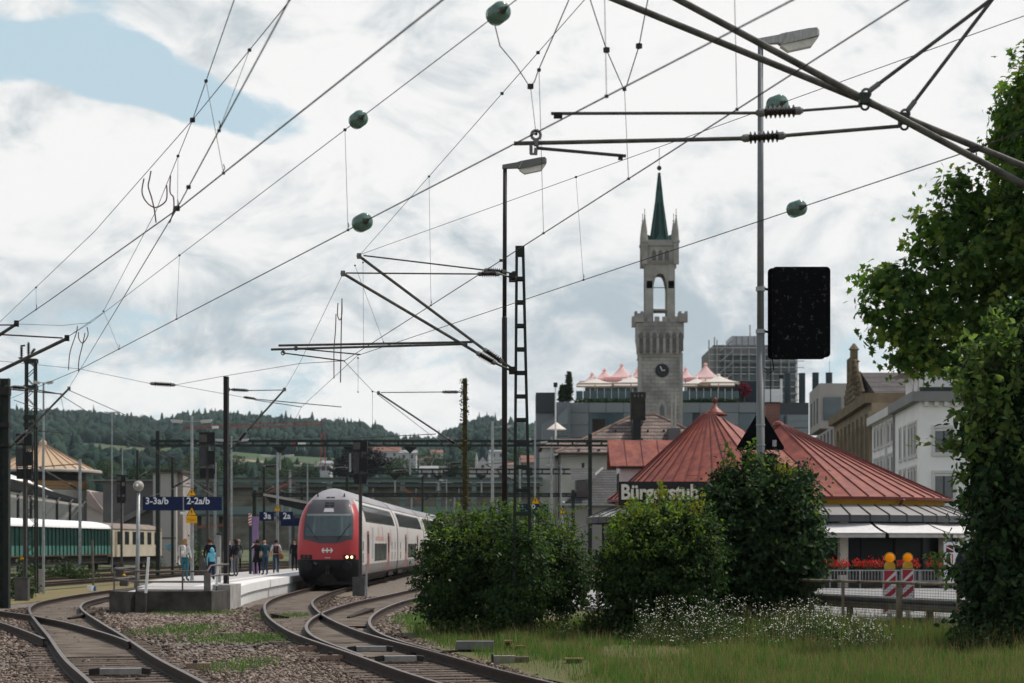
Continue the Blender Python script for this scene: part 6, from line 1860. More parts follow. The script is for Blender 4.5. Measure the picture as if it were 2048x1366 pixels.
def terrace():
    # railing and geranium boxes in front of the restaurant
    Y = 92.5
    e = thing('railing', 'grey metal railing in front of the restaurant terrace', 'railing', (gx(1760,Y), Y, -0.1))
    a, b = gx(1600,Y), gx(1900,Y)
    for z in (0.72, 0.22): MB().beam(V(a,Y,z),V(b,Y,z),0.05,0.05).build('rail', G['galv'], e)
    n = 48
    me = MB().box((-0.012,-0.012,0.24),(0.012,0.012,0.69)).mesh('baluster', G['galv'])
    for k in range(n+1):
        o = bpy.data.objects.new('baluster', me); COL.objects.link(o); o.parent = e
        o.location = (a+(b-a)*k/n - ORG[e.name].x, 0, 0.1)
    for k in range(6): MB().beam(V(a+(b-a)*k/5,Y,-0.1),V(a+(b-a)*k/5,Y,0.75),0.06,0.06,up=(0,1,0)).build('post', G['galv'], e)
    fl = leaf_mat('geranium_red', (0.45,0.008,0.012), (0.62,0.03,0.03), 0.15)
    gl = leaf_mat('geranium_leaf', (0.02,0.05,0.015), (0.05,0.10,0.03), 0.2)
    labs = ['leftmost red geranium box by the column', 'wide red geranium box left of the orange lamps', 'red geranium box behind the left orange lamp', 'red geranium box behind the right orange lamp', 'red geranium box left of the flag board']
    for (px0, px1), lab in zip(((1646,1694),(1708,1748),(1752,1775),(1797,1836),(1855,1886)), labs):
        x0, x1 = gx(px0,93), gx(px1,93)
        e = thing('flower_box', lab, 'flowers', ((x0+x1)/2, 93, 0.5))
        MB().box((x0,92.85,0.5),(x1,93.15,0.78)).build('box', mat('planter_brown', (0.05,0.03,0.025), 0.8, 0.2), e)
        n = int((x1-x0)*240)
        pts = np.stack([rng.uniform(x0-0.08,x1+0.08,n), rng.uniform(92.75,93.2,n), 0.80+np.abs(rng.normal(0,0.16,n))], 1)
        leaf_cards('leaves', pts, None, 0.09, gl, e)
        pts = np.stack([rng.uniform(x0-0.05,x1+0.05,n), rng.uniform(92.7,93.2,n), 0.90+np.abs(rng.normal(0,0.17,n))], 1)
        leaf_cards('blossoms', pts, None, 0.10, fl, e)
    # board with a flag design
    Y = 91
    e = thing('display_board', 'white display board with dark flag and red stripes', 'board', (gx(1905,Y), Y, -0.1))
    a, b = P(1888,1170,Y), P(1923,1084,Y)
    MB().box((a.x,Y,-0.1),(b.x,Y+0.06,b.z)).build('panel', mat('board_white', (0.62,0.62,0.64), 0.5, 0.05), e)
    MB().box((a.x-0.03,Y-0.01,-0.1),(a.x-0.002,Y+0.07,b.z+0.03)).box((b.x+0.002,Y-0.01,-0.1),(b.x+0.03,Y+0.07,b.z+0.03)).build('frame', G['galv'], e)
    f0, f1 = P(1892,1105,Y), P(1907,1091,Y)
    MB().box((f0.x,Y-0.006,f0.z),(f1.x,Y-0.002,f1.z)).build('flag_field', mat('flag_dark', (0.02,0.025,0.05), 0.5, 0), e)
    for dz in (0.0, 0.10, 0.2):
        MB().beam(V(f0.x,Y-0.009,f1.z-0.02-dz*0.4), V(f1.x,Y-0.009,f0.z+0.12-dz*0.3), 0.004, 0.03).build('flag_stripe', G['red'] if dz != 0.1 else G['white'], e)
    for k in range(3): MB().box((f0.x+0.03+k*0.12,Y-0.006,gz(1135-4*k,Y)),(f0.x+0.08+k*0.12,Y-0.002,gz(1108,Y))).build('red_stripe', G['red'], e)
    MB().lathe([(0.05,0),(0.05,0.004)], P(1914,1093,Y)+V(0,-0.002,0), 14, axis=(0,-1,0)).build('round_mark', mat('mark_grey', (0.12,0.12,0.14), 0.5, 0), e)
    # dark rounded shape of unknown kind beside the board
    e = thing('rounded_shape', 'black rounded shape beside the flag board', 'parasol', (gx(1923,89), 89, -0.1))
    MB().lathe([(0.25,0),(0.27,0.6),(0.30,1.0),(0.28,1.35),(0.16,1.62),(0.03,1.75)], V(gx(1923,89),89,-0.1), 14).build('cover', mat('dull_black', (0.012,0.012,0.014), 0.8, 0.2, 3), e, smooth=True)
terrace()

# ---- station tower
def tower():
    Y = 235.0
    s = Y/F
    x = lambda px: gx(px, Y)
    z = lambda py: gz(py, Y)
    cxp = 1321.5; cX = x(cxp)
    stone = brick_mat('tower_stone', (0.35,0.325,0.29), (0.28,0.265,0.235), (0.18,0.165,0.15), 1.0, 0.9, 0.45, 0.025, bump=0.3)
    stone2 = mat('tower_ashlar', (0.31,0.29,0.26), 0.9, 0.25, 0.5, bump=0.2)
    cop = mat('green_copper', (0.012,0.034,0.030), 0.6, 0.3, 0.6); copl = mat('light_copper_green', (0.035,0.09,0.075), 0.6, 0.3, 1)
    e = thing('clock_tower', 'tall stone station tower with battlements and green copper spire', 'tower', (cX, Y+2.4, -0.2))
    def sq(name, hw0, hw1, z0, z1, m):
        yc = Y+2.4
        return MB().add([V(cX+sx*h, yc+sy*h, zz) for zz, h in ((z0,hw0),(z1,hw1)) for sx, sy in ((-1,-1),(1,-1),(1,1),(-1,1))], [(0,3,2,1),(4,5,6,7),(0,1,5,4),(1,2,6,5),(2,3,7,6),(3,0,4,7)]).build(name, m, e)
    h1 = 41*s
    yf = Y+2.4-h1
    sq('shaft', h1*1.04, h1, -0.2, z(703), stone)
    for sx in (-1,1):   # corner strips
        MB().box((cX+sx*h1-0.18,yf-0.08,-0.2),(cX+sx*h1+0.18,yf+0.3,z(706))).build('corner_strip', stone2, e)
    sq('string_course', h1+0.12, h1+0.12, z(714), z(711), stone2)
    sq('corbel_flare', h1+0.02, 45.5*s, z(711), z(676), stone2)
    sq('parapet', 46*s, 46*s, z(676), z(643), stone)
    # corbel arches on the front and left faces
    for k in range(7):
        px = 1282 + k*13.2
        xx = x(px); zt, zb = z(664), z(703)
        arc = [V(xx-0.30,0,zb+0.0), V(xx+0.30,0,zb+0.0), V(xx+0.30,0,zt-0.5), V(xx+0.16,0,zt-0.18), V(xx,0,zt), V(xx-0.16,0,zt-0.18), V(xx-0.30,0,zt-0.5)]
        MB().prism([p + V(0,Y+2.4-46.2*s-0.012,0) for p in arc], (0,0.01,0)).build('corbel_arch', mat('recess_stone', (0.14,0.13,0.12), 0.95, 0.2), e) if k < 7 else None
        if k < 6 or True:
            MB().beam(V(x(px-6.6),yf-0.03,zb-0.3), V(x(px-6.6),Y+2.4-46.4*s,z(676)), 0.32, 0.5).build('corbel', stone2, e)
    for fx, fy, n in ((1,0,6),(0,1,6)):
        for k in range(n):
            t = -1 + 2*(k+0.5)/n
            hwp = 46*s
            for side in (-1,1):
                c = V(cX + (t*hwp if fx else side*(hwp-0.2)), Y+2.4 + (side*(hwp-0.2) if fx else t*hwp), z(643)+0.002)
                corner = k in (0, n-1)
                MB().cbox(c, 0.55, 0.40, 0.95 if corner else 0.55).build('merlon', stone2, e)
    for sx in (-1,1):
        for sy in (-1,1):
            c = V(cX+sx*44*s, Y+2.4+sy*44*s, z(645))
            MB().cbox(c, 1.05, 1.05, z(628)-z(645)).build('corner_turret', stone2, e)
            for dx in (-0.36,0.36): MB().cbox(c+V(dx,-sy*0.0,z(628)-z(645)+0.002), 0.3, 1.05, 0.25).build('merlon', stone2, e)
    # open belfry: four piers
    hb = 29.5*s; pw = 15.5*s
    for sx in (-1,1):
        for sy in (-1,1):
            c = V(cX+sx*(hb-pw/2), Y+2.4+sy*(hb-pw/2), z(650))
            MB().cbox(c, pw, pw, z(560)-z(650)).build('pier', stone2, e)
            MB().cbox(c+V(sx*0.12,sy*0.12,0), pw*0.55, pw*0.55, z(545)-z(650)).build('buttress', stone2, e)
    # pointed arch heads between the piers
    xi = hb-pw
    def arch_face(axis, side):
        pts = []
        top = z(524); spring = z(575)
        for t in np.linspace(0, 1, 9):
            pts.append((-xi*(1-t)**0.6 if t < 1 else 0, spring + (z(545)-spring)*math.sin(t*math.pi/2)**0.9))
        left = pts; right = [(-a, b) for a, b in pts[::-1]]
        poly = [(-hb, spring)] + left + right[1:] + [(hb, spring), (hb, top), (-hb, top)]
        d = side*(hb-0.45)
        if axis == 'x': vs = [V(cX+a, Y+2.4+d-0.35, b) for a, b in poly]; vec = (0,0.7,0)
        else: vs = [V(cX+d-0.35, Y+2.4+a, b) for a, b in poly]; vec = (0.7,0,0)
        MB().prism(vs, vec).build('arch_head', stone2, e)
    for side in (-1,1): arch_face('x', side); arch_face('y', side)
    for py in (616, 624): sq('gallery_bar', hb-0.25, hb-0.25, z(py+3), z(py), stone2) if py == 616 else None
    MB().beam(V(cX-xi,Y+2.4,z(570)), V(cX+xi,Y+2.4,z(570)), 0.1, 0.08).build('tie_bar', G['black'], e)
    # head storey with lancets
    sq('head_corbel', hb, 34.5*s, z(527), z(520), stone2)
    sq('head_block', 31*s, 31*s, z(520), z(478), stone2)
    sq('head_cornice', 34*s, 34*s, z(490), z(485), stone2)
    for dx in (-13, 0, 13):
        xx = x(cxp+dx); yf2 = Y+2.4-31*s
        zt, zb = z(497), z(525-4)
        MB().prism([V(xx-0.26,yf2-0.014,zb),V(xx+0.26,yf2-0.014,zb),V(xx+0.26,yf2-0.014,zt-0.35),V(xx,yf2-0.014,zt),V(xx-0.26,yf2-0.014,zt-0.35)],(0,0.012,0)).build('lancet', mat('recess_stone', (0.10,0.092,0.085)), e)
    for sx in (-1,1):
        for sy in (-1,1):
            c = V(cX+sx*31.5*s, Y+2.4+sy*31.5*s, z(527))
            MB().cbox(c, 0.62, 0.62, z(484)-z(527)).build('corner_pier', stone2, e)
            MB().cbox(c+V(0,0,z(484)-z(527)+0.002), 0.8, 0.8, 0.25).build('pier_cap', stone2, e)
            MB().lathe([(0.36,0),(0.30,1.2),(0.10,2.7),(0.05,2.8),(0.12,2.95),(0.04,3.1)], V(c.x,c.y,z(480)), 8).build('pinnacle', stone2, e)
            MB().tube([V(c.x,c.y,z(480)+3.0), V(c.x,c.y,z(480)+3.8)], 0.035, 6).build('pinnacle_rod', G['black'], e)
    # spire
    zb, zt = z(480), z(338)
    c0 = V(cX, Y+2.4, 0)
    MB().lathe([(20*s,zb),(17.2*s,zb+1.0),(8.2*s,z(400)),(6.2*s,z(388)),(0.10,zt)], c0, 8).build('spire', cop, e)
    for k in range(8):
        a = 2*math.pi*k/8
        MB().tube([c0+V(math.cos(a)*20*s,math.sin(a)*20*s,zb), c0+V(math.cos(a)*17.2*s,math.sin(a)*17.2*s,zb+1.0), c0+V(math.cos(a)*8.2*s,math.sin(a)*8.2*s,z(400)), c0+V(math.cos(a)*0.1,math.sin(a)*0.1,zt)], 0.06, 5).build('spire_rib', copl, e)
    MB().lathe([(8.4*s,z(401)),(6.6*s,z(386)),(4.6*s,z(372))], c0, 8).build('spire_band', copl, e)
    for sx, sy in ((0,-1),(-1,0),(1,0),(0,1)):
        q = c0 + V(sx*24*s, sy*24*s, z(485))
        t = V(-sy,sx,0)*0.9
        MB().add([q-t, q+t, q+V(0,0,1.3), c0+V(sx*10*s,sy*10*s,z(468))], [(0,1,2),(0,2,3),(1,3,2)]).build('gablet', copl, e)
    sq('copper_gutter', 29*s, 29*s, z(485)+0.003, z(482), copl)
    MB().lathe([(0.05,0),(0.2,0.1),(0.30,0.3),(0.2,0.5),(0.04,0.62)], c0+V(0,0,z(333.5)), 14).build('ball', G['black'], e, smooth=True)
    MB().tube([c0+V(0,0,z(333)), c0+V(0,0,z(288))], 0.03, 6).build('lightning_rod', G['black'], e)
    # clock
    cc = P(1324, 741, Y); cc.y = yf-0.02
    MB().lathe([(13.5*s,0),(13.5*s,0.1),(12.6*s,0.14)], cc, 32, axis=(0,-1,0)).build('clock_face', mat('clock_dark', (0.022,0.026,0.026), 0.5, 0.1), e)
    for ang, l in ((-25, 9.0), (88, 6.0)):
        a = R(ang)
        q = cc + V(0,-0.17,0)
        MB().beam(q + V(-math.sin(a)*0.1,0,-math.cos(a)*0.1), q + V(math.sin(a)*l*s,0,math.cos(a)*l*s), 0.02, 0.12, up=(math.cos(a),0,-math.sin(a))).build('clock_hand', mat('hand_white', (0.62,0.63,0.60), 0.5, 0), e)
    # lancet window with hood
    xx = x(1324); zt, zb = z(807), z(840)
    MB().prism([V(xx-0.55,yf-0.06,zb),V(xx+0.55,yf-0.06,zb),V(xx+0.55,yf-0.06,zt-0.4),V(xx+0.3,yf-0.06,zt+0.25),V(xx,yf-0.06,zt+0.5),V(xx-0.3,yf-0.06,zt+0.25),V(xx-0.55,yf-0.06,zt-0.4)],(0,0.05,0)).build('window_hood', stone2, e)
    MB().prism([V(xx-0.26,yf-0.09,zb-0.3),V(xx+0.26,yf-0.09,zb-0.3),V(xx+0.26,yf-0.09,zt-0.5),V(xx,yf-0.09,zt),V(xx-0.26,yf-0.09,zt-0.5)],(0,0.025,0)).build('window', G['glassdark'], e)
tower()

# ---- station house with tiled hip roof
def station_house():
    tile = brick_mat('roof_tiles', (0.33,0.24,0.19), (0.20,0.14,0.115), (0.045,0.032,0.03), 1.0, 0.34, 0.40, 0.07, bump=0.8)
    plaster = mat('grey_plaster', (0.40,0.38,0.35), 0.9, 0.15, 0.4)
    Y = 205.0
    e = thing('station_house', 'grey station house with brown tiled hip roof below the tower', 'building', (gx(1290,Y), Y, -0.2))
    y1 = Y+17
    xl, xr = gx(1110,Y), gx(1475,Y); ze = gz(905,Y)
    MB().box((xl+0.6,Y+0.6,-0.2),(xr-0.6,y1-0.6,ze-0.05)).build('wall', plaster, e)
    r0, r1 = V(gx(1268,213.5),213.5,gz(830,213.5)), V(gx(1312,213.5),213.5,gz(830,213.5))
    c = [V(xl,Y,ze),V(xr,Y,ze),V(xr,y1,ze),V(xl,y1,ze)]
    MB().add(c+[r0,r1], [(0,1,5,4),(1,2,5),(2,3,4,5),(3,0,4)]).build('roof', tile, e)
    MB().box((xl-0.1,Y-0.12,ze-0.22),(xr+0.1,Y+0.1,ze-0.02)).build('eave_gutter', mat('gutter_dark', (0.05,0.045,0.04), 0.6, 0.2), e)
    for k in range(2):
        a = c[0] if k == 0 else c[1]; b = r0 if k == 0 else r1
        MB().tube([a, b], 0.16, 6).build('hip_tiles', mat('ridge_tile', (0.22,0.15,0.12), 0.9, 0.3, 1.5), e)
    MB().tube([r0, r1], 0.18, 6).build('ridge_tiles', mat('ridge_tile', (0.22,0.15,0.12)), e)
    # chimneys
    dk = mat('dark_chimney', (0.035,0.030,0.026), 0.9, 0.3, 1.5)
    ch = rect(e, 'chimney', 1262, 1291, 795, 840, 210.5, 1.5, dk)
    for k in range(3): rect(ch, 'chimney_vent', 1268+k*7.2, 1271+k*7.2, 789, 794, 210.4, 0.05, G['glassdark'])
    rect(ch, 'chimney_cap', 1261, 1292, 784, 795, 210.45, 1.6, dk)
    ch2 = rect(e, 'roof_hatch', 1266, 1282, 838, 877, 207.0, 3.0, mat('hatch_dark', (0.018,0.018,0.02), 0.6, 0.1)); rect(ch2, 'hatch_frame', 1263, 1286, 877, 880.5, 206.8, 3.0, dk)
    rect(e, 'vent_box', 1338, 1361, 856, 884, 206.5, 3.0, mat('vent_grey', (0.13,0.115,0.12), 0.6, 0.1))
    for px in (1344, 1350.5): MB().tube([P(px,857,208), P(px,790,208)], 0.11, 8).build('flue_pipe', mat('flue_steel', (0.38,0.35,0.32), 0.4, 0.15, metal=0.5), e)
    ch3 = rect(e, 'chimney', 1185, 1210, 838, 870, 216, 1.5, dk)
    for px, py in ((1158,900),(1198,900),(1231,862),(1263,863),(1296,862),(1328,862)):
        f = (py-830)/75.0
        rect(e, 'roof_vent', px-1.6, px+1.6, py-2.5, py+2.5, 213.5-8.5*f-0.35, 0.5, dk)
    # frieze of small round arches
    fz = mat('frieze_light', (0.40,0.375,0.34), 0.9, 0.1, 1)
    MB().box((xl+0.55,Y+0.5,gz(913,Y)),(xr-0.55,Y+0.598,gz(908,Y))).build('cornice', fz, e)
    for k in range(18):
        px = 1128 + k*11.5
        if px > 1225: break
        cxx = gx(px,Y); zt = gz(914,Y)
        pts = [V(cxx-0.27,0,zt-0.55)] + [V(cxx+math.cos(a)*0.27,0,zt-0.27+math.sin(a)*0.25) for a in np.linspace(math.pi,0,7)] + [V(cxx+0.27,0,zt-0.55)]
        inner = [V(cxx-0.17,0,zt-0.55)] + [V(cxx+math.cos(a)*0.17,0,zt-0.29+math.sin(a)*0.15) for a in np.linspace(math.pi,0,7)] + [V(cxx+0.17,0,zt-0.55)]
        mb = MB(); rows = [[p+V(0,Y+0.52,0) for p in pts], [p+V(0,Y+0.52,0) for p in inner]]
        mb.grid(rows); mb.build('frieze_arch', fz, e)
    rect(e, 'downpipe', 1116, 1118.5, 908, 1040, Y+0.45, 0.12, dk)
    rect(e, 'wall_pier', 1080, 1110, 905, 1060, Y+2, 3, mat('grey_plaster', (0.32,0.30,0.275)))
    # wing on the left
    e2 = thing('station_wing', 'low tiled wing of the station house at its left', 'building', (gx(1120,222), 222, -0.2))
    a, b = P(1078,895,220), P(1185,895,220)
    MB().box((a.x+0.4,220.4,-0.2),(b.x,230,a.z-0.02)).build('wall', plaster, e2)
    t = gz(876,224)
    MB().add([V(a.x,220,a.z),V(b.x,220,a.z),V(b.x,226,t),V(a.x+2,226,t),V(a.x,231,a.z),V(b.x,231,a.z)], [(0,1,2,3),(3,2,5,4),(0,3,4)]).build('roof', tile, e2)
    for px in (1088, 1101): rect(e2, 'wall_strip', px, px+4, 897, 1040, 220.2, 0.19, mat('frieze_light', (0.40,0.375,0.34)))
    # slate roofed outbuilding
    slate = brick_mat('slates', (0.10,0.095,0.095), (0.06,0.058,0.06), (0.02,0.02,0.02), 1.0, 0.3, 0.22, 0.05, bump=0.6)
    Y3 = 160
    e3 = thing('slate_shed', 'slate roofed outbuilding in front of the station house', 'building', (gx(1190,Y3), Y3, -0.2))
    a, b = gx(1125,Y3), gx(1330,Y3)
    ze3 = gz(1008,Y3); zr3 = gz(938,167)
    MB().box((a+0.4,Y3+0.4,-0.2),(b,Y3+14,ze3)).build('wall', mat('shed_plaster', (0.27,0.25,0.235), 0.9, 0.12, 0.6), e3)
    MB().add([V(a,Y3,ze3),V(b,Y3,ze3),V(b,167,zr3),V(gx(1205,167),167,zr3),V(b,Y3+14.4,ze3),V(a,Y3+14.4,ze3)], [(0,1,2,3),(3,2,4,5),(0,3,5)]).build('roof', slate, e3)
    MB().box((a-0.05,Y3-0.1,ze3-0.12),(b,Y3+0.05,ze3+0.02)).build('eave_gutter', G['galv'], e3)
    MB().tube([V(a,Y3,ze3+0.05), V(gx(1205,167),167,zr3+0.05)], 0.12, 6).build('hip_tiles', G['conc_old'], e3)
    d = P(1165,980,161)
    MB().box((d.x-0.5,161,d.z-0.6),(d.x+0.7,165,d.z+0.9)).build('dormer', G['glassdark'], e3)
    MB().add([V(d.x-0.9,160.6,d.z+0.75),V(d.x+1.1,160.6,d.z+0.9),V(d.x+1.1,165,d.z+2.0),V(d.x-0.9,165,d.z+1.9)],[(0,1,2,3)]).build('dormer_roof', slate, e3)
station_house()

# ---- shopping mall with roof terrace
def mall():
    Y = 300.0
    e = thing('shopping_mall', 'large grey panelled mall building behind the tower', 'building', (gx(1350,Y), Y, -0.2))
    pan = mat('grey_panel', (0.20,0.21,0.22), 0.5, 0.05, 0.3); pan2 = mat('grey_panel_dark', (0.175,0.187,0.20), 0.5, 0.05, 0.3); jt = mat('panel_joint', (0.05,0.055,0.06), 0.7, 0)
    teal = glass_mat('teal_glazing', (0.012,0.045,0.06), 0.12)
    a, b = P(1140,1090,Y), P(1618,805,Y)
    MB().box((a.x,Y+0.3,-0.2),(b.x,Y+40,b.z)).build('core', jt, e)
    wins = [(1178,1247,826,874),(1366,1385,826,862),(1478,1512,827,860),(1540,1585,829,900)]
    xs = [1141,1177.5,1212,1247.5,1284,1320,1365.5,1400,1438,1477.5,1512.5,1540]; ys = [805,825.5,850,875,900,930,965]
    for i in range(len(xs)-1):
        for j in range(len(ys)-1):
            inside = any(w[0]-3 < (xs[i]+xs[i+1])/2 < w[1]+3 and w[2]-3 < (ys[j]+ys[j+1])/2 < w[3]+3 for w in wins)
            if inside: continue
            rect(e, 'facade_panel', xs[i]+0.45, xs[i+1]-0.45, ys[j]+0.45, ys[j+1]-0.45, Y, 0.29, pan if (i*7+j*3) % 4 else pan2)
    for w in wins: rect(e, 'window', w[0], w[1], w[2], w[3], Y+0.12, 0.17, teal)
    for k in range(3): rect(e, 'mullion', 1195+17*k, 1195.6+17*k, 827, 873, Y+0.06, 0.05, jt)
    for j, py in enumerate((829,842,856,871,887)):
        rect(e, 'end_panel', 1575, 1617, py+0.4, py+13, Y-2, 2.2, mat('light_panel', (0.19,0.21,0.225), 0.5, 0.05, 0.3))
    rect(e, 'terrace_block', 1113, 1140.5, 804, 960, Y+0.5, 30, pan2)
    # left recess with stepped dark block
    rect(e, 'stair_block', 1072, 1112, 785, 826, Y+6, 8, mat('anthracite', (0.045,0.055,0.06), 0.6, 0.05))
    rect(e, 'stair_base', 1072, 1108, 826.5, 960, Y+6.3, 8, pan)
    MB().prism([P(1085,960,Y-4),P(1141,960,Y-4),P(1141,805,Y-4),P(1118,832,Y-4),P(1085,848,Y-4)], (0,5,0)).build('sloped_wing', pan2, e)
    rect(e, 'wing_window', 1112, 1137, 850, 872, Y-4.2, 0.15, teal)
    MB().prism([P(1116,832,Y-4.3),P(1136,815,Y-4.3),P(1136,848,Y-4.3),P(1116,850,Y-4.3)], (0,0.2,0)).build('wing_window', mat('pale_glazing', (0.18,0.21,0.22), 0.2, 0.05), e)
    # terrace: hedge strip, glass balustrade, dark pavilion
    rect(e, 'pavilion', 1170, 1290, 765, 800, Y+9, 6, teal)
    rect(e, 'pavilion', 1375, 1505, 765, 800, Y+9, 6, mat('dark_pavilion', (0.02,0.028,0.034), 0.4, 0.1))
    for k in range(24):
        px = 1152 + k*14.2
        if 1283 < px < 1362 or px > 1478: continue
        rect(e, 'balustrade_glass', px+0.7, px+13.4, 782, 799, Y+1.2, 0.05, mat('balustrade_glass', (0.07,0.11,0.12), 0.1, 0.1))
        rect(e, 'balustrade_post', px-0.4, px+0.4, 777, 804, Y+1.1, 0.12, G['white'])
    n = 4200
    hx = rng.uniform(gx(1150,Y), gx(1476,Y), n); 
    pts = np.stack([hx, rng.uniform(Y+0.2,Y+1.0,n), gz(804,Y)+np.abs(rng.normal(0,0.22,n))], 1)
    leaf_cards('planter_hedge', pts, None, 0.3, leaf_mat('planter_green', (0.02,0.045,0.012), (0.06,0.10,0.03), 0.2), e, kind='stuff')
    # red heart-leafed tree and dark screen at right end of the terrace
    rect(e, 'terrace_screen', 1470, 1520, 762, 804, Y+4, 0.4, mat('screen_dark', (0.018,0.026,0.036), 0.4, 0.1))
    # tents and parasols
    def tent(label, px, pyt, pyb, wpx, Yt, m, name='parasol', concave=1.0):
        s = Yt/F
        c = V(gx(px,Yt), Yt, 0); zb, zt = gz(pyb,Yt), gz(pyt,Yt); w = wpx*s/2
        zdeck = gz(804,Y)
        t = thing(name, label, 'parasol', (c.x, Yt, zdeck))
        rows = []
        n = 24
        for q in (0,0.08,0.2,0.4,0.6,0.8,1.0):
            r = 0.06 + (w-0.06)*q
            zz = zb + (zt-zb)*((1-q)**(1.0+concave))
            row = []
            for j in range(n):
                a = 2*math.pi*j/n
                sc = 1.0/max(abs(math.cos(a)),abs(math.sin(a)))
                sc = 1+(min(sc,1.35)-1)*q
                row.append(c + V(math.cos(a)*r*sc, math.sin(a)*r*sc, zz - 0.35*q*q*(1-min(1,(sc-1)*3))*0))
            rows.append(row)
        MB().grid(rows, closed=True).build('canopy', m, t, smooth=True)
        MB().grid([rows[-1], [p-V(0,0,0.22) for p in rows[-1]]], closed=True).build('valance', mat('cream_edge', (0.42,0.33,0.24), 0.9, 0.05) if concave < 0.6 else m, t)
        MB().tube([V(c.x,Yt,zdeck), V(c.x,Yt,zt+0.35)], 0.07, 6).build('pole', mat('tan_pole', (0.40,0.31,0.20), 0.7, 0.1), t)
        MB().lathe([(0.3,0),(0.32,0.2),(0.12,0.3)], V(c.x,Yt,zt-0.08), 10).build('top_cap', m, t)
    pink = leaf_mat('pink_membrane', (0.74,0.53,0.51), (0.74,0.53,0.51), 0.35, 0.7)
    cream = leaf_mat('cream_membrane', (0.76,0.70,0.65), (0.76,0.70,0.65), 0.3, 0.8)
    tent('white parasol at the left end of the roof terrace', 1190, 756, 769, 74, Y+4, cream, concave=0.25)
    tent('white parasol just left of the tower on the terrace', 1262, 752, 768, 76, Y+4, cream, concave=0.25)
    tent('white parasol just right of the tower on the terrace', 1392, 756, 769, 56, Y+4, cream, concave=0.25)
    tent('white parasol at the right end of the roof terrace', 1437, 751, 767, 80, Y+3, cream, concave=0.25)
    tent('tallest pink tent peak left of the tower', 1243, 731, 757, 78, Y+14, pink, 'tent', 1.2)
    tent('middle pink tent peak left of the tower', 1209, 741, 759, 64, Y+13, pink, 'tent', 1.2)
    tent('low pink tent peak at the far left of the terrace', 1184, 749, 764, 52, Y+11, pink, 'tent', 1.2)
    tent('pink tent peak touching the left side of the tower', 1275, 739, 758, 50, Y+14, pink, 'tent', 1.2)
    tent('tall pink tent peak right of the tower', 1411, 729, 758, 84, Y+14, pink, 'tent', 1.2)
    tent('low pink tent peak touching the right side of the tower', 1371, 738, 758, 54, Y+14, pink, 'tent', 1.2)
    # stray parasol low at the left
    t = thing('parasol', 'white parasol on the lower terrace beside the mall wing', 'parasol', (gx(1113,288),288,gz(872,288)))
    c = V(gx(1113,288),288,0)
    MB().lathe([(20*288/F,gz(859,288)),(12*288/F,gz(853,288)),(0.1,gz(845,288))], c, 12).build('canopy', cream, t)
    MB().tube([V(c.x,288,gz(872,288)),V(c.x,288,gz(848,288))], 0.06, 6).build('pole', G['white'], t)
    # camera pole
    t = thing('lamp_mast', 'thin white mast with box head left of the mall', 'mast', (gx(1111,280),280,-0.2))
    MB().tube([V(gx(1111,280),280,-0.2),V(gx(1111,280),280,gz(775,280))], 0.1, 6).build('post', G['white'], t)
    rect(t, 'head', 1107, 1115, 765, 774, 279.8, 0.4, G['black'])
    # conifers on the terrace
    for px, pt, pb, w, lab in ((1138,745,800,14,'slender conifer on the left of the roof terrace'),(1126,772,802,20,'bushy shrub beside the conifer on the roof terrace'),(1462,790,804,24,'round shrub at the right end of the roof terrace')):
        s = 303/F; t = thing('conifer' if w == 14 else 'shrub', lab, 'plant', (gx(px,303),303,gz(pb,303)))
        n = 900; q = rng.uniform(0,1,n); rr = (w*s/2)*np.sqrt(1-q*0.92)*np.sqrt(rng.uniform(0.1,1,n)); an = rng.uniform(0,6.28,n)
        pts = np.stack([gx(px,303)+np.cos(an)*rr, 303+np.sin(an)*rr, gz(pb,303)+q*(gz(pt,303)-gz(pb,303))],1)
        leaf_cards('foliage', pts, None, 0.42, leaf_mat('conifer_green', (0.015,0.03,0.012), (0.05,0.07,0.025), 0.1), t)
        MB().tube([V(gx(px,303),303,gz(pb,303)),V(gx(px,303),303,gz((pt+pb)/2,303))], 0.1, 6).build('trunk', G['sleeper'], t)
    # red ornamental tree
    t = thing('ornamental_tree', 'small round red leaved tree on the roof terrace', 'tree', (gx(1489,Y+3),Y+3,gz(804,Y)))
    n = 800; v3 = rng.normal(0,1,(n,3)); v3 /= np.linalg.norm(v3,axis=1)[:,None]
    pts = np.array([gx(1489,Y+3),Y+3,gz(780,Y+3)]) + v3*np.array([1.0,0.7,1.1])*np.sqrt(rng.uniform(0.2,1,n))[:,None]
    leaf_cards('crown', pts, None, 0.28, leaf_mat('red_leaf', (0.12,0.015,0.03), (0.22,0.03,0.05), 0.2), t)
    MB().tube([V(gx(1489,Y+3),Y+3,gz(804,Y)),V(gx(1489,Y+3),Y+3,gz(785,Y))], 0.08, 6).build('trunk', G['sleeper'], t)
mall()

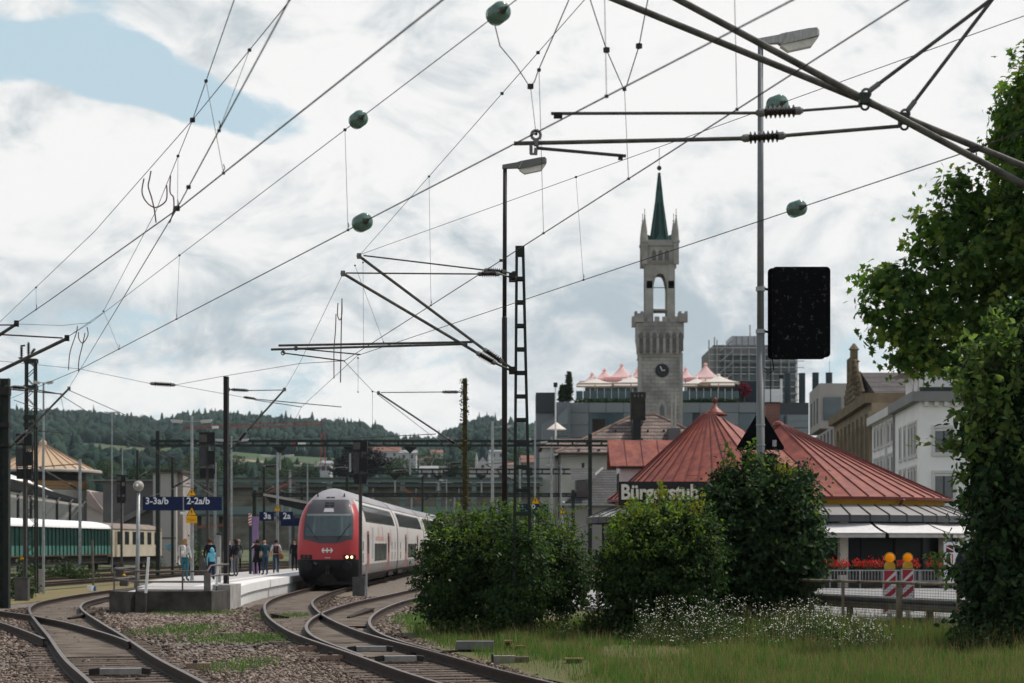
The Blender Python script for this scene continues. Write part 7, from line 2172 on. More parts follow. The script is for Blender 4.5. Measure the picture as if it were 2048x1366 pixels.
def scaffold_block():
    Y = 380.0
    e = thing('scaffolded_building', 'grey high building wrapped in scaffolding behind the mall', 'building', (gx(1515,Y), Y, -0.2))
    g = mat('grey_shell', (0.17,0.17,0.165), 0.9, 0.15, 0.15); net = mat('teal_grey_net', (0.115,0.14,0.15), 0.8, 0.2, 0.25, stretch=(0.5,1,2))
    rect(e, 'core', 1432, 1592, 700, 1090, Y+2, 25, net)
    rect(e, 'upper_band', 1428, 1560, 690, 712, Y+1.5, 24, g)
    rect(e, 'side_shell', 1427, 1440, 690, 800, Y+1.2, 24, g)
    for py in (724, 740, 756, 772, 788): rect(e, 'floor_band', 1452, 1594, py, py+3.0, Y+1.4, 0.6, g)
    rect(e, 'plant_room', 1463, 1515, 672, 690, Y+5, 10, mat('ribbed_steel', (0.36,0.36,0.38), 0.5, 0.1, 1))
    for k in range(4): rect(e, 'plant_seam', 1472+12*k, 1473+12*k, 672.5, 690, Y+4.9, 0.09, mat('seam_dark', (0.12,0.12,0.13), 0.6, 0))
    sc = mat('scaffold_tube', (0.30,0.29,0.28), 0.6, 0.15, 1, metal=0.4)
    for k in range(12):
        px = 1418 + k*16
        MB().tube([P(px,812,Y), P(px,(680 if k < 2 else 694),Y)], 0.12, 5).build('scaffold_standard', sc, e)
    for j in range(9):
        py = 696 + j*13
        MB().tube([P(1416,py,Y-0.1), P(1608,py,Y-0.1)], 0.08, 5).build('scaffold_ledger', sc, e)
    for k in range(5): MB().tube([P(1440,790-22*k,Y-0.3), P(1466,768-22*k,Y-0.3)], 0.14, 5).build('scaffold_stair', sc, e)
    for px, py in ((1429,674),(1500,650)): MB().tube([P(px,700,Y+6), P(px,py,Y+6)], 0.12, 5).build('antenna', sc, e)
    ch = mat('charcoal_stack', (0.028,0.04,0.045), 0.5, 0.1, 0.5)
    for k, (px, pt, pb, lab) in enumerate(((1575,748,806,'charcoal chimney stack half hidden by scaffolding'),(1604,748,806,'charcoal chimney stack right of the scaffolding'),(1631,747,790,'middle charcoal chimney stack above the concrete house'),(1658,747,790,'right charcoal chimney stack with thin aerial'))):
        t = thing('chimney_stack', lab, 'chimney', (gx(px,310),310,gz(812,310)))
        MB().tube([V(gx(px,310),310,gz(812,310)), V(gx(px,310),310,gz(pt,310))], 0.52, 16).build('stack', ch, t)
        MB().lathe([(0.53,0),(0.55,0.02),(0.55,0.12),(0.45,0.14)], V(gx(px,310),310,gz(pt,310)+0.002), 16).build('rim', ch, t)
        if px == 1658: MB().tube([P(1659,747,310), P(1659,722,310)], 0.03, 5).build('aerial', G['black'], t)
    t = thing('roof_plant', 'white plant box with pipes on the mall roof', 'machine', (gx(1545,305),305,gz(805,305)))
    rect(t, 'box', 1528, 1560, 778, 805, 305, 3, G['white']); rect(t, 'pipe', 1561, 1565, 752, 805, 304, 0.4, G['white']); rect(t, 'vent_head', 1558, 1567, 750, 757, 303.8, 0.8, G['black'])
scaffold_block()

# ---- old street front on the right
def street():
    def fx(Y): return 30.7 + 0.067*(Y-150)
    D = V(0.067, 1, 0).normalized()
    def seg(e, name, y0, y1, z0, z1, m, proud=0.0, depth=12.0):
        a, b = V(fx(y0)-proud, y0, z0), V(fx(y1)-proud, y1, z0)
        return MB().prism([a, b, b+V(depth,0,0), a+V(depth,0,0)], (0,0,z1-z0)).build(name, m, e)
    def Yof(px): # distance on the facade line for a column of the picture
        u = (px-CX)/F
        return (30.7-0.067*150)/(u-0.067)
    white = mat('white_facade', (0.76,0.735,0.72), 0.85, 0.06, 0.4); trim = mat('facade_trim', (0.55,0.53,0.51), 0.85, 0.06, 0.5)
    win = glass_mat('street_window', (0.05,0.055,0.06), 0.15); dkw = mat('grey_cornice', (0.21,0.205,0.20), 0.8, 0.1, 0.5)
    # white corner house
    e = thing('corner_house', 'white corner house with attic storey at the right', 'building', (fx(150)+4,152,-0.2))
    ya, yb = 150.0, Yof(1790)
    zc = 12.7
    seg(e, 'wall', ya, yb, -0.2, zc, white)
    seg(e, 'cornice', ya-0.5, yb, zc+0.002, zc+0.75, dkw, 0.6, 12.6)
    for k in range(14):
        x0 = fx(150) + 0.3 + k*0.75
        MB().box((x0,149.62,zc-0.35),(x0+0.32,149.998,zc)).build('cornice_bracket', trim, e)
    seg(e, 'attic', ya+2.5, yb, zc+0.76, zc+2.9, white, -0.9, 10)
    seg(e, 'attic_rail', ya-0.1, ya+0.02, zc+0.76, zc+1.1, mat('balcony_dark', (0.03,0.03,0.033), 0.6, 0), 0.0, 11)
    a, b = fx(150)+0.9, fx(150)+14
    MB().prism([V(a-0.5,151.4,zc+2.91),V(a-0.5,yb,zc+2.91),V(a+4,yb,zc+4.7),V(a+4,156,zc+4.7)],(8,0,0)).build('roof', mat('rosy_roof', (0.30,0.24,0.23), 0.7, 0.1, 0.5), e)
    MB().box((a-0.6,151.3,zc+2.75),(a+13,151.42,zc+2.93)).build('eave_board', G['white'], e)
    MB().box((fx(150)+3.1,152.30,zc+0.9),(fx(150)+6.2,152.48,zc+2.7)).build('attic_window', G['glassdark'], e)
    def win_side(e, y0, y1, z0, z1, tr=trim, recess=True):
        o = seg(e, 'window', y0, y1, z0, z1, win, 0.03, 0.1)
        seg(o, 'frame', y0-0.22, y0-0.01, z0-0.15, z1+0.2, tr, 0.09, 0.1); seg(o, 'frame', y1+0.01, y1+0.22, z0-0.15, z1+0.2, tr, 0.09, 0.1)
        seg(o, 'sill', y0-0.3, y1+0.3, z0-0.34, z0-0.16, tr, 0.16, 0.17)
        seg(o, 'lintel', y0-0.25, y1+0.25, z1+0.21, z1+0.40, tr, 0.12, 0.13)
    rowz = [(8.9,11.0),(5.4,7.6),(1.6,4.2)]
    for z0, z1 in rowz:
        for y0 in (151.6, 153.4, 155.2, 157.8, 160.6):
            win_side(e, y0, y0+0.85, z0, z1)
        # front face
        for x0, w in ((1.15,1.35),(5.6,1.35)):
            xx = fx(150)+x0
            o = MB().box((xx,149.93,z0),(xx+w,149.998,z1-0.5)).build('window', win, e)
            MB().box((xx+w*0.5-0.05,149.88,z0),(xx+w*0.5+0.05,149.929,z1-0.5)).build('window_bar', mat('bar_dark', (0.03,0.04,0.04), 0.5, 0), o)
            for q0, q1, r0, r1 in ((xx-0.22,xx-0.005,z0-0.1,z1-0.3),(xx+w+0.005,xx+w+0.22,z0-0.1,z1-0.3),(xx-0.22,xx+w+0.22,z1-0.29,z1-0.08),(xx-0.26,xx+w+0.26,z0-0.30,z0-0.11)):
                MB().box((q0,149.85,r0),(q1,149.998,r1)).build('frame', trim, o)
    MB().tube([V(fx(yb)-0.15,yb-0.2,-0.2),V(fx(yb)-0.15,yb-0.2,zc)], 0.09, 6).build('downpipe', dkw, e)
    for y0 in (154, 157, 160): seg(e, 'attic_pane', y0, y0+0.7, zc+1.2, zc+2.6, win, -0.86, 0.05)
    # ornate white house
    e = thing('ornate_house', 'white ornate house with pedimented windows in the street row', 'building', (fx(173)+4,173,-0.2))
    y0, y1 = yb+0.15, Yof(1744)
    zc2 = gz(824,y0)-0.2
    seg(e, 'wall', y0, y1, -0.2, zc2, white)
    seg(e, 'cornice', y0, y1, zc2+0.002, zc2+0.7, trim, 0.5, 12)
    seg(e, 'attic_box', y0+2, y1-3, zc2+0.71, zc2+2.3, mat('pale_attic', (0.22,0.225,0.22), 0.7, 0.08), -3.0, 5)
    n = 6
    for r, (z0, z1) in enumerate(((gz(872,y0)-0.3,gz(845,y0)),(gz(940,y0)-0.6,gz(912,y0)),(1.5,3.6))):
        for k in range(n):
            yy = y0 + 0.9 + (y1-y0-1.6)*k/n
            win_side(e, yy, yy+1.1, z0, z1)
            if r == 0:
                a, b = V(fx(yy)-0.16,yy-0.4,z1+0.55), V(fx(yy+1.1)-0.16,yy+1.5,z1+0.55)
                MB().prism([a,b,(a+b)/2+V(0,0,0.7)],(0.15,0,0)).build('pediment', trim, e)
    for k in range(n): 
        yy = y0 + 1.2 + (y1-y0-1.6)*k/n
        seg(e, 'attic_window', yy, yy+0.5, zc2-1.2, zc2-0.6, win, 0.03, 0.1)
    seg(e, 'pilaster', y0+5.2, y0+5.9, -0.2, zc2, trim, 0.15, 0.16)
    # sandstone house with stepped gable
    sand = mat('sandstone', (0.22,0.175,0.12), 0.9, 0.22, 0.5, bump=0.2); sand2 = mat('dark_sandstone', (0.15,0.115,0.07), 0.9, 0.3, 0.6)
    e = thing('gabled_house', 'ornate sandstone house with stepped gable and slate roof', 'building', (fx(198)+4,198,-0.2))
    y0, y1 = Yof(1744)+0.15, Yof(1668)
    zc3 = gz(838,205)
    seg(e, 'wall', y0, y1, -0.2, zc3, sand)
    seg(e, 'cornice', y0, y1, zc3+0.002, zc3+0.9, sand2, 0.6, 12)
    seg(e, 'string_course', y0, y1, zc3-7.2, zc3-6.7, sand2, 0.3, 1)
    n = 9
    for z0, z1 in ((zc3-5.6,zc3-2.0),(zc3-11,zc3-8.2)):
        for k in range(n):
            yy = y0 + 0.8 + (y1-y0-1.5)*k/n
            win_side(e, yy, yy+1.5, z0, z1, sand2)
            seg(e, 'pilaster', yy-1.0, yy-0.45, z0-0.8, z1+1.2, sand, 0.25, 0.26)
    rfm = brick_mat('dark_roof_tiles', (0.085,0.068,0.064), (0.055,0.045,0.043), (0.025,0.02,0.02), 1.0, 0.6, 0.6, 0.08)
    zt = gz(757,205)
    yg = Yof(1706)
    hy = 9.5; xe = 20
    A0, A1 = V(fx(yg)+0.8, yg, zt), V(fx(yg)+xe, yg, zt)
    e0, e1, f0, f1 = V(fx(yg)+0.8,yg-hy,zc3+0.9), V(fx(yg)+xe,yg-hy,zc3+0.9), V(fx(yg)+0.8,yg+hy,zc3+0.9), V(fx(yg)+xe,yg+hy,zc3+0.9)
    MB().add([e0,e1,A1,A0,f0,f1], [(0,1,2,3),(3,2,5,4),(0,3,4),(1,5,2)]).build('roof', rfm, e)
    zg = zt - zc3 - 0.9
    steps = [(9.5*(1-k/6.3),zc3+0.9+zg*k/6,zc3+0.9+zg*(k+1)/6) for k in range(6)]
    for w, z0, z1 in steps:
        seg(e, 'gable_step', yg-w/2, yg+w/2, z0+0.003, z1, sand, 0.3, 0.9)
        seg(e, 'gable_coping', yg-w/2-0.2, yg+w/2+0.2, z1-0.25, z1+0.001, sand2, 0.42, 1.1)
        for s in (-1,1):
            MB().lathe([(0.25,0),(0.2,0.4),(0.3,0.5),(0.05,1.1)], V(fx(yg)+0.1,yg+s*(w/2-0.2),z1+0.003), 8).build('gable_finial', sand2, e)
    MB().lathe([(0.5,0),(0.45,1.0),(0.6,1.15),(0.4,1.3),(0.4,2.2),(0.55,2.3),(0.1,2.9)], V(fx(yg)+0.1,yg,zt), 8).build('gable_top', sand2, e)
    for dy in (-1.6,-0.5,0.6,1.6): seg(e, 'gable_pilaster', yg+dy-0.15, yg+dy+0.15, zc3+1.0, zc3+5.6, sand2, 0.45, 0.2)
    seg(e, 'bay', yg-2.5, yg+2.5, zc3-11, zc3-6.9, sand2, 1.3, 1.3)
    # modern concrete house
    pale = mat('pale_precast', (0.33,0.305,0.28), 0.85, 0.06, 0.5)
    e = thing('concrete_house', 'modern pale concrete house at the far end of the street row', 'building', (fx(235)+4,235,-0.2))
    y0, y1 = Yof(1668)+0.15, Yof(1619)
    seg(e, 'wall', y0, y1, -0.2, gz(868,235), pale)
    a = V(fx(y1)-0.1,y1,0); zt, zb = gz(779,245), gz(866,245)
    seg(e, 'upper_frame', y1-15, y1, zb, zt, pale, 0.02, 12)
    MB().box((gx(1647,y1-15.2),y1-15.3,gz(840,y1-15)),(gx(1682,y1-15.2),y1-15.02,gz(795,y1-15))).build('loggia', glass_mat('teal_loggia', (0.03,0.055,0.06)), e)
    for k in range(3):
        yy = y1-2.5-4.2*k
        seg(e, 'window', yy-1.6, yy, zb+0.8, zt-1.6, win, 0.06, 0.1)
    for r in range(3):
        for k in range(7):
            yy = y0 + 1.5 + (y1-y0-2)*k/7
            z1 = gz(873,235)-r*3.6
            seg(e, 'window', yy, yy+2.0, z1-2.6, z1, win, 0.04, 0.1)
street()

# ---- station yard buildings on the left
def left_buildings():
    Y = 185.0
    e = thing('pavilion', 'building with tan cone shaped metal roof at far left', 'building', (gx(105,Y+8), Y+8, -0.2))
    c = V(gx(86,Y+8), Y+8, 0)
    tan = mat('tan_metal_roof', (0.44,0.31,0.20), 0.5, 0.12, 0.5, stretch=(1,1,0.3)); r = 106*Y/F*1.02
    zt, zb = gz(890,Y+8), gz(934,Y)
    n = 28
    for k in range(n):
        a, b = 2*math.pi*k/n, 2*math.pi*(k+1)/n
        MB().add([c+V(math.cos(a)*r,math.sin(a)*r,zb), c+V(math.cos(b)*r,math.sin(b)*r,zb), c+V(math.cos(b)*0.3,math.sin(b)*0.3,zt), c+V(math.cos(a)*0.3,math.sin(a)*0.3,zt)], [(0,1,2,3)]).build('roof_panel', tan, e)
        MB().beam(c+V(math.cos(a)*r,math.sin(a)*r,zb+0.03), c+V(math.cos(a)*0.3,math.sin(a)*0.3,zt+0.03), 0.06, 0.08).build('roof_seam', mat('tan_seam', (0.26,0.17,0.11), 0.6, 0.1), e)
    MB().lathe([(0.4,zt-0.05),(0.35,zt+0.3),(0.08,zt+0.6)], c, 10).build('finial', tan, e)
    MB().lathe([(r+0.5,zb-0.02),(r+0.6,zb-0.1),(r+0.6,zb-0.28),(r-0.5,zb-0.3)], c, 40).build('eave', mat('pale_eave', (0.36,0.33,0.30), 0.7, 0.1), e)
    MB().lathe([(r*0.82,gz(957,Y)),(r*0.82,zb-0.3)], c, 40).build('window_band', mat('dark_band', (0.025,0.022,0.02), 0.4, 0.2), e)
    MB().lathe([(r*0.84,gz(975,Y)),(r*0.84,gz(958,Y))], c, 40).build('ochre_band', mat('ochre_wall', (0.34,0.20,0.09), 0.8, 0.1), e)
    MB().lathe([(r*0.83,-0.2),(r*0.83,gz(976,Y))], c, 40).build('base_wall', mat('grey_plaster', (0.32,0.30,0.275)), e)
    # platform roof with struts
    Y2 = 150
    e = thing('platform_roof', 'dark slatted platform roof with white upper edge at far left', 'roof', (gx(70,Y2), Y2, -0.2))
    dk = mat('dark_slats', (0.02,0.02,0.021), 0.6, 0.2)
    P0, P1, P2, P3 = P(-40,962,Y2), P(172,1009,Y2+20), P(172,1003,Y2+22), P(-40,944,Y2+10)
    MB().prism([P(-40,972,Y2),P(165,1010,Y2+22),P(165,1006,Y2+28),P(-40,946,Y2+12)], (0,0,0.15)).build('deck', dk, e)
    for k in range(9):
        t = k/9
        a, b = P(-40,972,Y2).lerp(P(-40,946,Y2+12),t), P(165,1010,Y2+22).lerp(P(165,1006,Y2+28),t)
        MB().beam(a+V(0,0,0.22), b+V(0,0,0.22), 0.12, 0.10).build('slat', dk, e)
    MB().beam(P(-40,984,Y2-0.3), P(165,1011,Y2+21.7), 0.12, 0.2).build('fascia', mat('pale_eave', (0.36,0.33,0.30)), e)
    MB().prism([P(-40,944,Y2+12.2),P(60,966,Y2+18),P(104,982,Y2+20),P(60,962,Y2+18.5),P(-40,930,Y2+12.5)], (0,0.5,0.0)).build('white_edge', G['white'], e)
    for k in range(6):
        p = P(10+k*26,985+3.5*k,Y2+3*k+1)
        MB().beam(V(p.x,p.y,-0.2), p, 0.18, 0.18, up=(0,1,0)).build('post', dk, e)
        MB().beam(V(p.x,p.y,p.z-1.6), p+V(1.3,0,0), 0.1, 0.1).build('strut', mat('pale_eave', (0.36,0.33,0.30)), e)
    # pink house behind
    e = thing('pink_house', 'pale pink house with sloping roof left of the concrete wall', 'building', (gx(180,215), 215, -0.2))
    rect(e, 'wall', 105, 206, 984, 1085, 215, 8, mat('pale_pink', (0.44,0.37,0.355), 0.85, 0.1, 0.5))
    MB().prism([P(140,975,214.5),P(178,982,214.5),P(208,1022,214.5),P(208,1028,214.5),P(140,992,214.5)],(0,9,0)).build('roof', mat('pink_tiles', (0.36,0.28,0.25), 0.85, 0.2, 0.6), e)
    # concrete retaining wall and lift tower
    e = thing('retaining_wall', 'dark concrete stair wall behind the small signal', 'wall', (gx(250,190), 190, -0.2))
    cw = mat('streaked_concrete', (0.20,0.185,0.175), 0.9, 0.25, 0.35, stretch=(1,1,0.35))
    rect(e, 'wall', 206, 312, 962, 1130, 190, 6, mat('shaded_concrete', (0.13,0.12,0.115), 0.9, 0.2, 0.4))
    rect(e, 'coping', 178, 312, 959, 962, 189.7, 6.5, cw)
    MB().beam(P(222,1052,189.6), P(300,1012,189.6), 0.3, 0.5).build('stair_stringer', cw, e)
    rect(e, 'base_course', 240, 312, 1080, 1086, 189.4, 0.5, cw)
    e = thing('lift_tower', 'pale concrete lift tower of the footbridge', 'tower', (gx(335,185), 185, -0.2))
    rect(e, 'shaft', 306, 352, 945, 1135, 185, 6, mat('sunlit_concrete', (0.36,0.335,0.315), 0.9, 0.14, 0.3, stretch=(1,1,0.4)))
    MB().box((gx(304,185),184.6,gz(945,185)),(gx(366,185),191.5,gz(939,185))).build('roof_slab', G['conc_dark'], e)
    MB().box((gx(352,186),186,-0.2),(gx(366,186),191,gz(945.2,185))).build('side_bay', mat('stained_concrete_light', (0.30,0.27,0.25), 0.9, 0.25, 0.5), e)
    rect(e, 'slot', 306, 352, 1075, 1077, 184.93, 0.05, G['conc_dark'])
    # graffiti-like paint mark low on the shaft
    MB().beam(P(334,1096,184.9), P(345,1090,184.9), 0.02, 0.35).build('paint_mark', mat('blue_paint', (0.10,0.28,0.36), 0.8, 0.3, 3), e)
left_buildings()

# ---- green steel footbridge
def footbridge():
    Y = 205.0
    e = thing('footbridge', 'green steel footbridge across all tracks behind the train', 'bridge', (gx(720,Y), Y, -0.2))
    gr = mat('bridge_green', (0.15,0.205,0.195), 0.6, 0.12, 0.5); gr2 = mat('bridge_green_dark', (0.075,0.10,0.095), 0.6, 0.15, 0.5); rust = mat('bridge_rust_red', (0.28,0.10,0.075), 0.7, 0.2, 1)
    rect(e, 'deck_girder', 366, 1085, 1013, 1029, Y, 4, gr)
    rect(e, 'deck_flange', 366, 1085, 1029.5, 1032, Y-0.3, 4.6, gr2)
    rect(e, 'top_chord', 366, 1085, 958, 964, Y, 0.4, gr); rect(e, 'top_chord', 366, 1085, 969, 972, Y, 0.4, gr2)
    rect(e, 'roof', 366, 1085, 954.5, 957, Y-0.3, 4.6, gr2)
    for px in (398, 441, 511, 585, 658, 731, 805, 877, 948, 1021):
        rect(e, 'column', px-4.5, px+4.5, 964.5, 1012.5, Y+0.1, 0.5, gr)
        rect(e, 'pier', px-3.5, px+3.5, 1032.5, 1125, Y+1.5, 0.6, gr2)
    rect(e, 'rail', 366, 1085, 990, 991.5, Y, 0.1, gr2); rect(e, 'rail', 366, 1085, 983, 984, Y, 0.1, gr2); rect(e, 'rail', 366, 1085, 1000, 1001, Y, 0.1, gr2)
    for a, b in (((505,996),(588,963)),((805,975),(838,1000)),((380,1056),(470,1048))):
        MB().beam(P(*a,Y-0.4), P(*b,Y-0.4), 0.15, 0.22).build('brace', rust, e)
    # long brown building behind it
    e = thing('goods_shed', 'long dull brown shed behind the footbridge', 'building', (gx(750,255), 255, -0.2))
    rect(e, 'wall', 366, 1100, 975, 1100, 255, 12, mat('dull_brown_wall', (0.15,0.135,0.115), 0.9, 0.5, 0.35, stretch=(1,1,2)))
    rect(e, 'roof', 360, 1106, 966, 975, 254, 14, mat('dull_roof', (0.10,0.098,0.09), 0.8, 0.2, 0.2))
    # canopy roof of the platform, left of the train
    e = thing('platform_canopy', 'dark tilted platform canopy behind the red train', 'roof', (gx(560,125),125,PLAT_Z))
    MB().prism([P(528,990,118),P(640,1012,118),P(640,1030,118),P(540,1004,118)], (1.5,45,0)).build('deck', mat('dark_slats', (0.02,0.02,0.021)), e)
    MB().beam(P(527,989,117.9), P(640,1010,117.9), 0.1, 0.15).build('edge', mat('pale_eave', (0.36,0.33,0.30)), e)
    for k in range(4): 
        y = 121+10*k; x = line_at_y(T1,y)-4.2
        MB().beam(V(x,y,PLAT_Z),V(x,y,gz(1012,118)),0.2,0.2,up=(0,1,0)).build('post', G['mastgreen'], e)
footbridge()

# ---- town and landmarks under the hill
def town():
    white = mat('far_white', (0.45,0.43,0.43), 0.9, 0.08, 0.1); roofs = [mat('far_roof_red', (0.20,0.105,0.08), 0.9, 0.15, 0.3), mat('far_roof_brown', (0.14,0.105,0.09), 0.9, 0.15, 0.3), mat('far_roof_grey', (0.25,0.25,0.255), 0.9, 0.1, 0.3)]
    wd = mat('far_window', (0.06,0.065,0.075), 0.4, 0)
    def house(label, px0, px1, pe, pr, pb, Y, ri, name='house'):
        a, b = P(px0,pb,Y), P(px1,pe,Y)
        e = thing(name, label, 'house', ((a.x+b.x)/2, Y, a.z))
        MB().box((a.x,Y,a.z-6),(b.x,Y+10,b.z)).build('wall', white, e)
        zr = gz(pr,Y)
        o = 0.4
        MB().prism([V(a.x-o,Y-0.5,b.z),V(a.x-o,Y+10.5,b.z),V(a.x-o,Y+5,zr)],(b.x-a.x+2*o,0,0)).build('roof', roofs[ri], e)
        n = max(2, int((b.x-a.x)/4))
        for k in range(n):
            x = a.x+(b.x-a.x)*(k+0.3)/n
            MB().box((x,Y-0.05,b.z-2.2),(x+1.1,Y-0.01,b.z-0.8)).build('window', wd, e)
    house('long white hall with grey roof right of the ivy mast', 938, 1030, 939, 934, 955, 420, 1)
    house('white villa between trees left of the ivy mast', 841, 872, 938, 930, 952, 430, 2)
    house('pink white block beside the dark cypress', 882, 905, 934, 931, 962, 400, 2)
    house('house with brown roof on the slope above the villa', 838, 862, 922, 912, 934, 760, 1)
    house('wide house with red roof under the forest edge', 742, 800, 903, 893, 912, 950, 0)
    house('small red roofed house high on the slope', 862, 884, 906, 899, 914, 980, 0)
    house('pale house with grey roof in front of the copper beech', 800, 832, 906, 899, 915, 800, 2)
    house('low house with red roof near the church', 1006, 1030, 930, 922, 940, 520, 0)
    house('white block with grey roof above the church', 980, 1010, 903, 899, 912, 800, 2)
    house('house with red tiled roof behind the ladder mast', 1046, 1082, 925, 908, 945, 330, 0)
    house('small pale house left of the lift tower', 640, 660, 927, 920, 934, 620, 2)
    # church
    Y = 560
    e = thing('church', 'white gabled church with dark pointed spire on the hillside', 'church', (gx(966,Y),Y,gz(945,Y)))
    a, b = P(954,945,Y), P(977,928,Y)
    MB().box((a.x,Y,a.z-8),(b.x,Y+14,b.z)).prism([V(a.x,Y,b.z),V(b.x,Y,b.z),V((a.x+b.x)/2,Y,gz(914,Y))],(0,0.8,0)).build('nave', white, e)
    MB().prism([V(a.x-0.2,Y+0.9,b.z),V(b.x+0.2,Y+0.9,b.z),V((a.x+b.x)/2,Y+0.9,gz(915,Y))],(0,13,0)).build('roof', roofs[1], e)
    MB().lathe([(0.95,gz(925,Y)),(0.95,gz(905,Y)),(1.0,gz(900,Y)),(0.05,gz(868,Y))], V((a.x+b.x)/2,Y+3,0), 8).build('spire', mat('far_spire', (0.03,0.045,0.05), 0.8, 0.1), e)
    for s in (-1,1): MB().lathe([(0.45,gz(940,Y)),(0.4,gz(918,Y)),(0.03,gz(905,Y))], V((a.x+b.x)/2+s*1.75,Y,0), 6).build('pinnacle', white, e)
    MB().lathe([(0.5,0),(0.5,0.06)], V((a.x+b.x)/2,Y-0.02,gz(933,Y)), 12, axis=(0,-1,0)).build('window', wd, e)
    # crane
    Y = 620
    e = thing('tower_crane', 'red tower crane with long jib against the forest', 'crane', (gx(646,Y),Y,gz(930,Y)))
    cr = mat('crane_red', (0.30,0.05,0.055), 0.6, 0.2, 0.2)
    zt = gz(864,Y)
    for s in (-1,1):
        MB().beam(V(gx(646,Y)+s*0.7,Y,gz(940,Y)),V(gx(646,Y)+s*0.7,Y,zt),0.22,0.22,up=(0,1,0)).build('mast_chord', cr, e)
    for k in range(8):
        z0 = gz(930,Y)+k*(zt-gz(930,Y))/8; z1 = z0+(zt-gz(930,Y))/8; s = 1 if k%2 else -1
        MB().beam(V(gx(646,Y)-s*0.7,Y,z0),V(gx(646,Y)+s*0.7,Y,z1),0.12,0.12).build('mast_brace', cr, e)
    for dy in (0, 7):
        MB().beam(P(366,859-dy*0.9,Y), P(646,850-dy,Y), 0.22, 0.22).build('jib_chord', cr, e)
    for k in range(22):
        x = 366+k*12.7; s = 1 if k%2 else -1
        y0 = 859-9*(k/22); MB().beam(P(x,y0-(0 if s>0 else 6.3),Y), P(x+12.7,y0-(6.5 if s>0 else 0),Y), 0.12, 0.12).build('jib_brace', cr, e)
    rect(e, 'sign_plate', 424, 437, 852, 857, Y-0.5, 0.3, G['white'])
    # billboard on the slope
    e = thing('billboard', 'white billboard with red end on the hillside meadow', 'board', (gx(600,640),640,gz(895,640)))
    rect(e, 'panel', 592, 611, 884, 892, 640, 0.4, G['white']); rect(e, 'red_end', 585, 590, 880, 892, 640, 0.4, G['red'])
    for px in (594,609): rect(e, 'leg', px-0.5, px+0.5, 892, 902, 640.1, 0.2, G['galv'])
town()
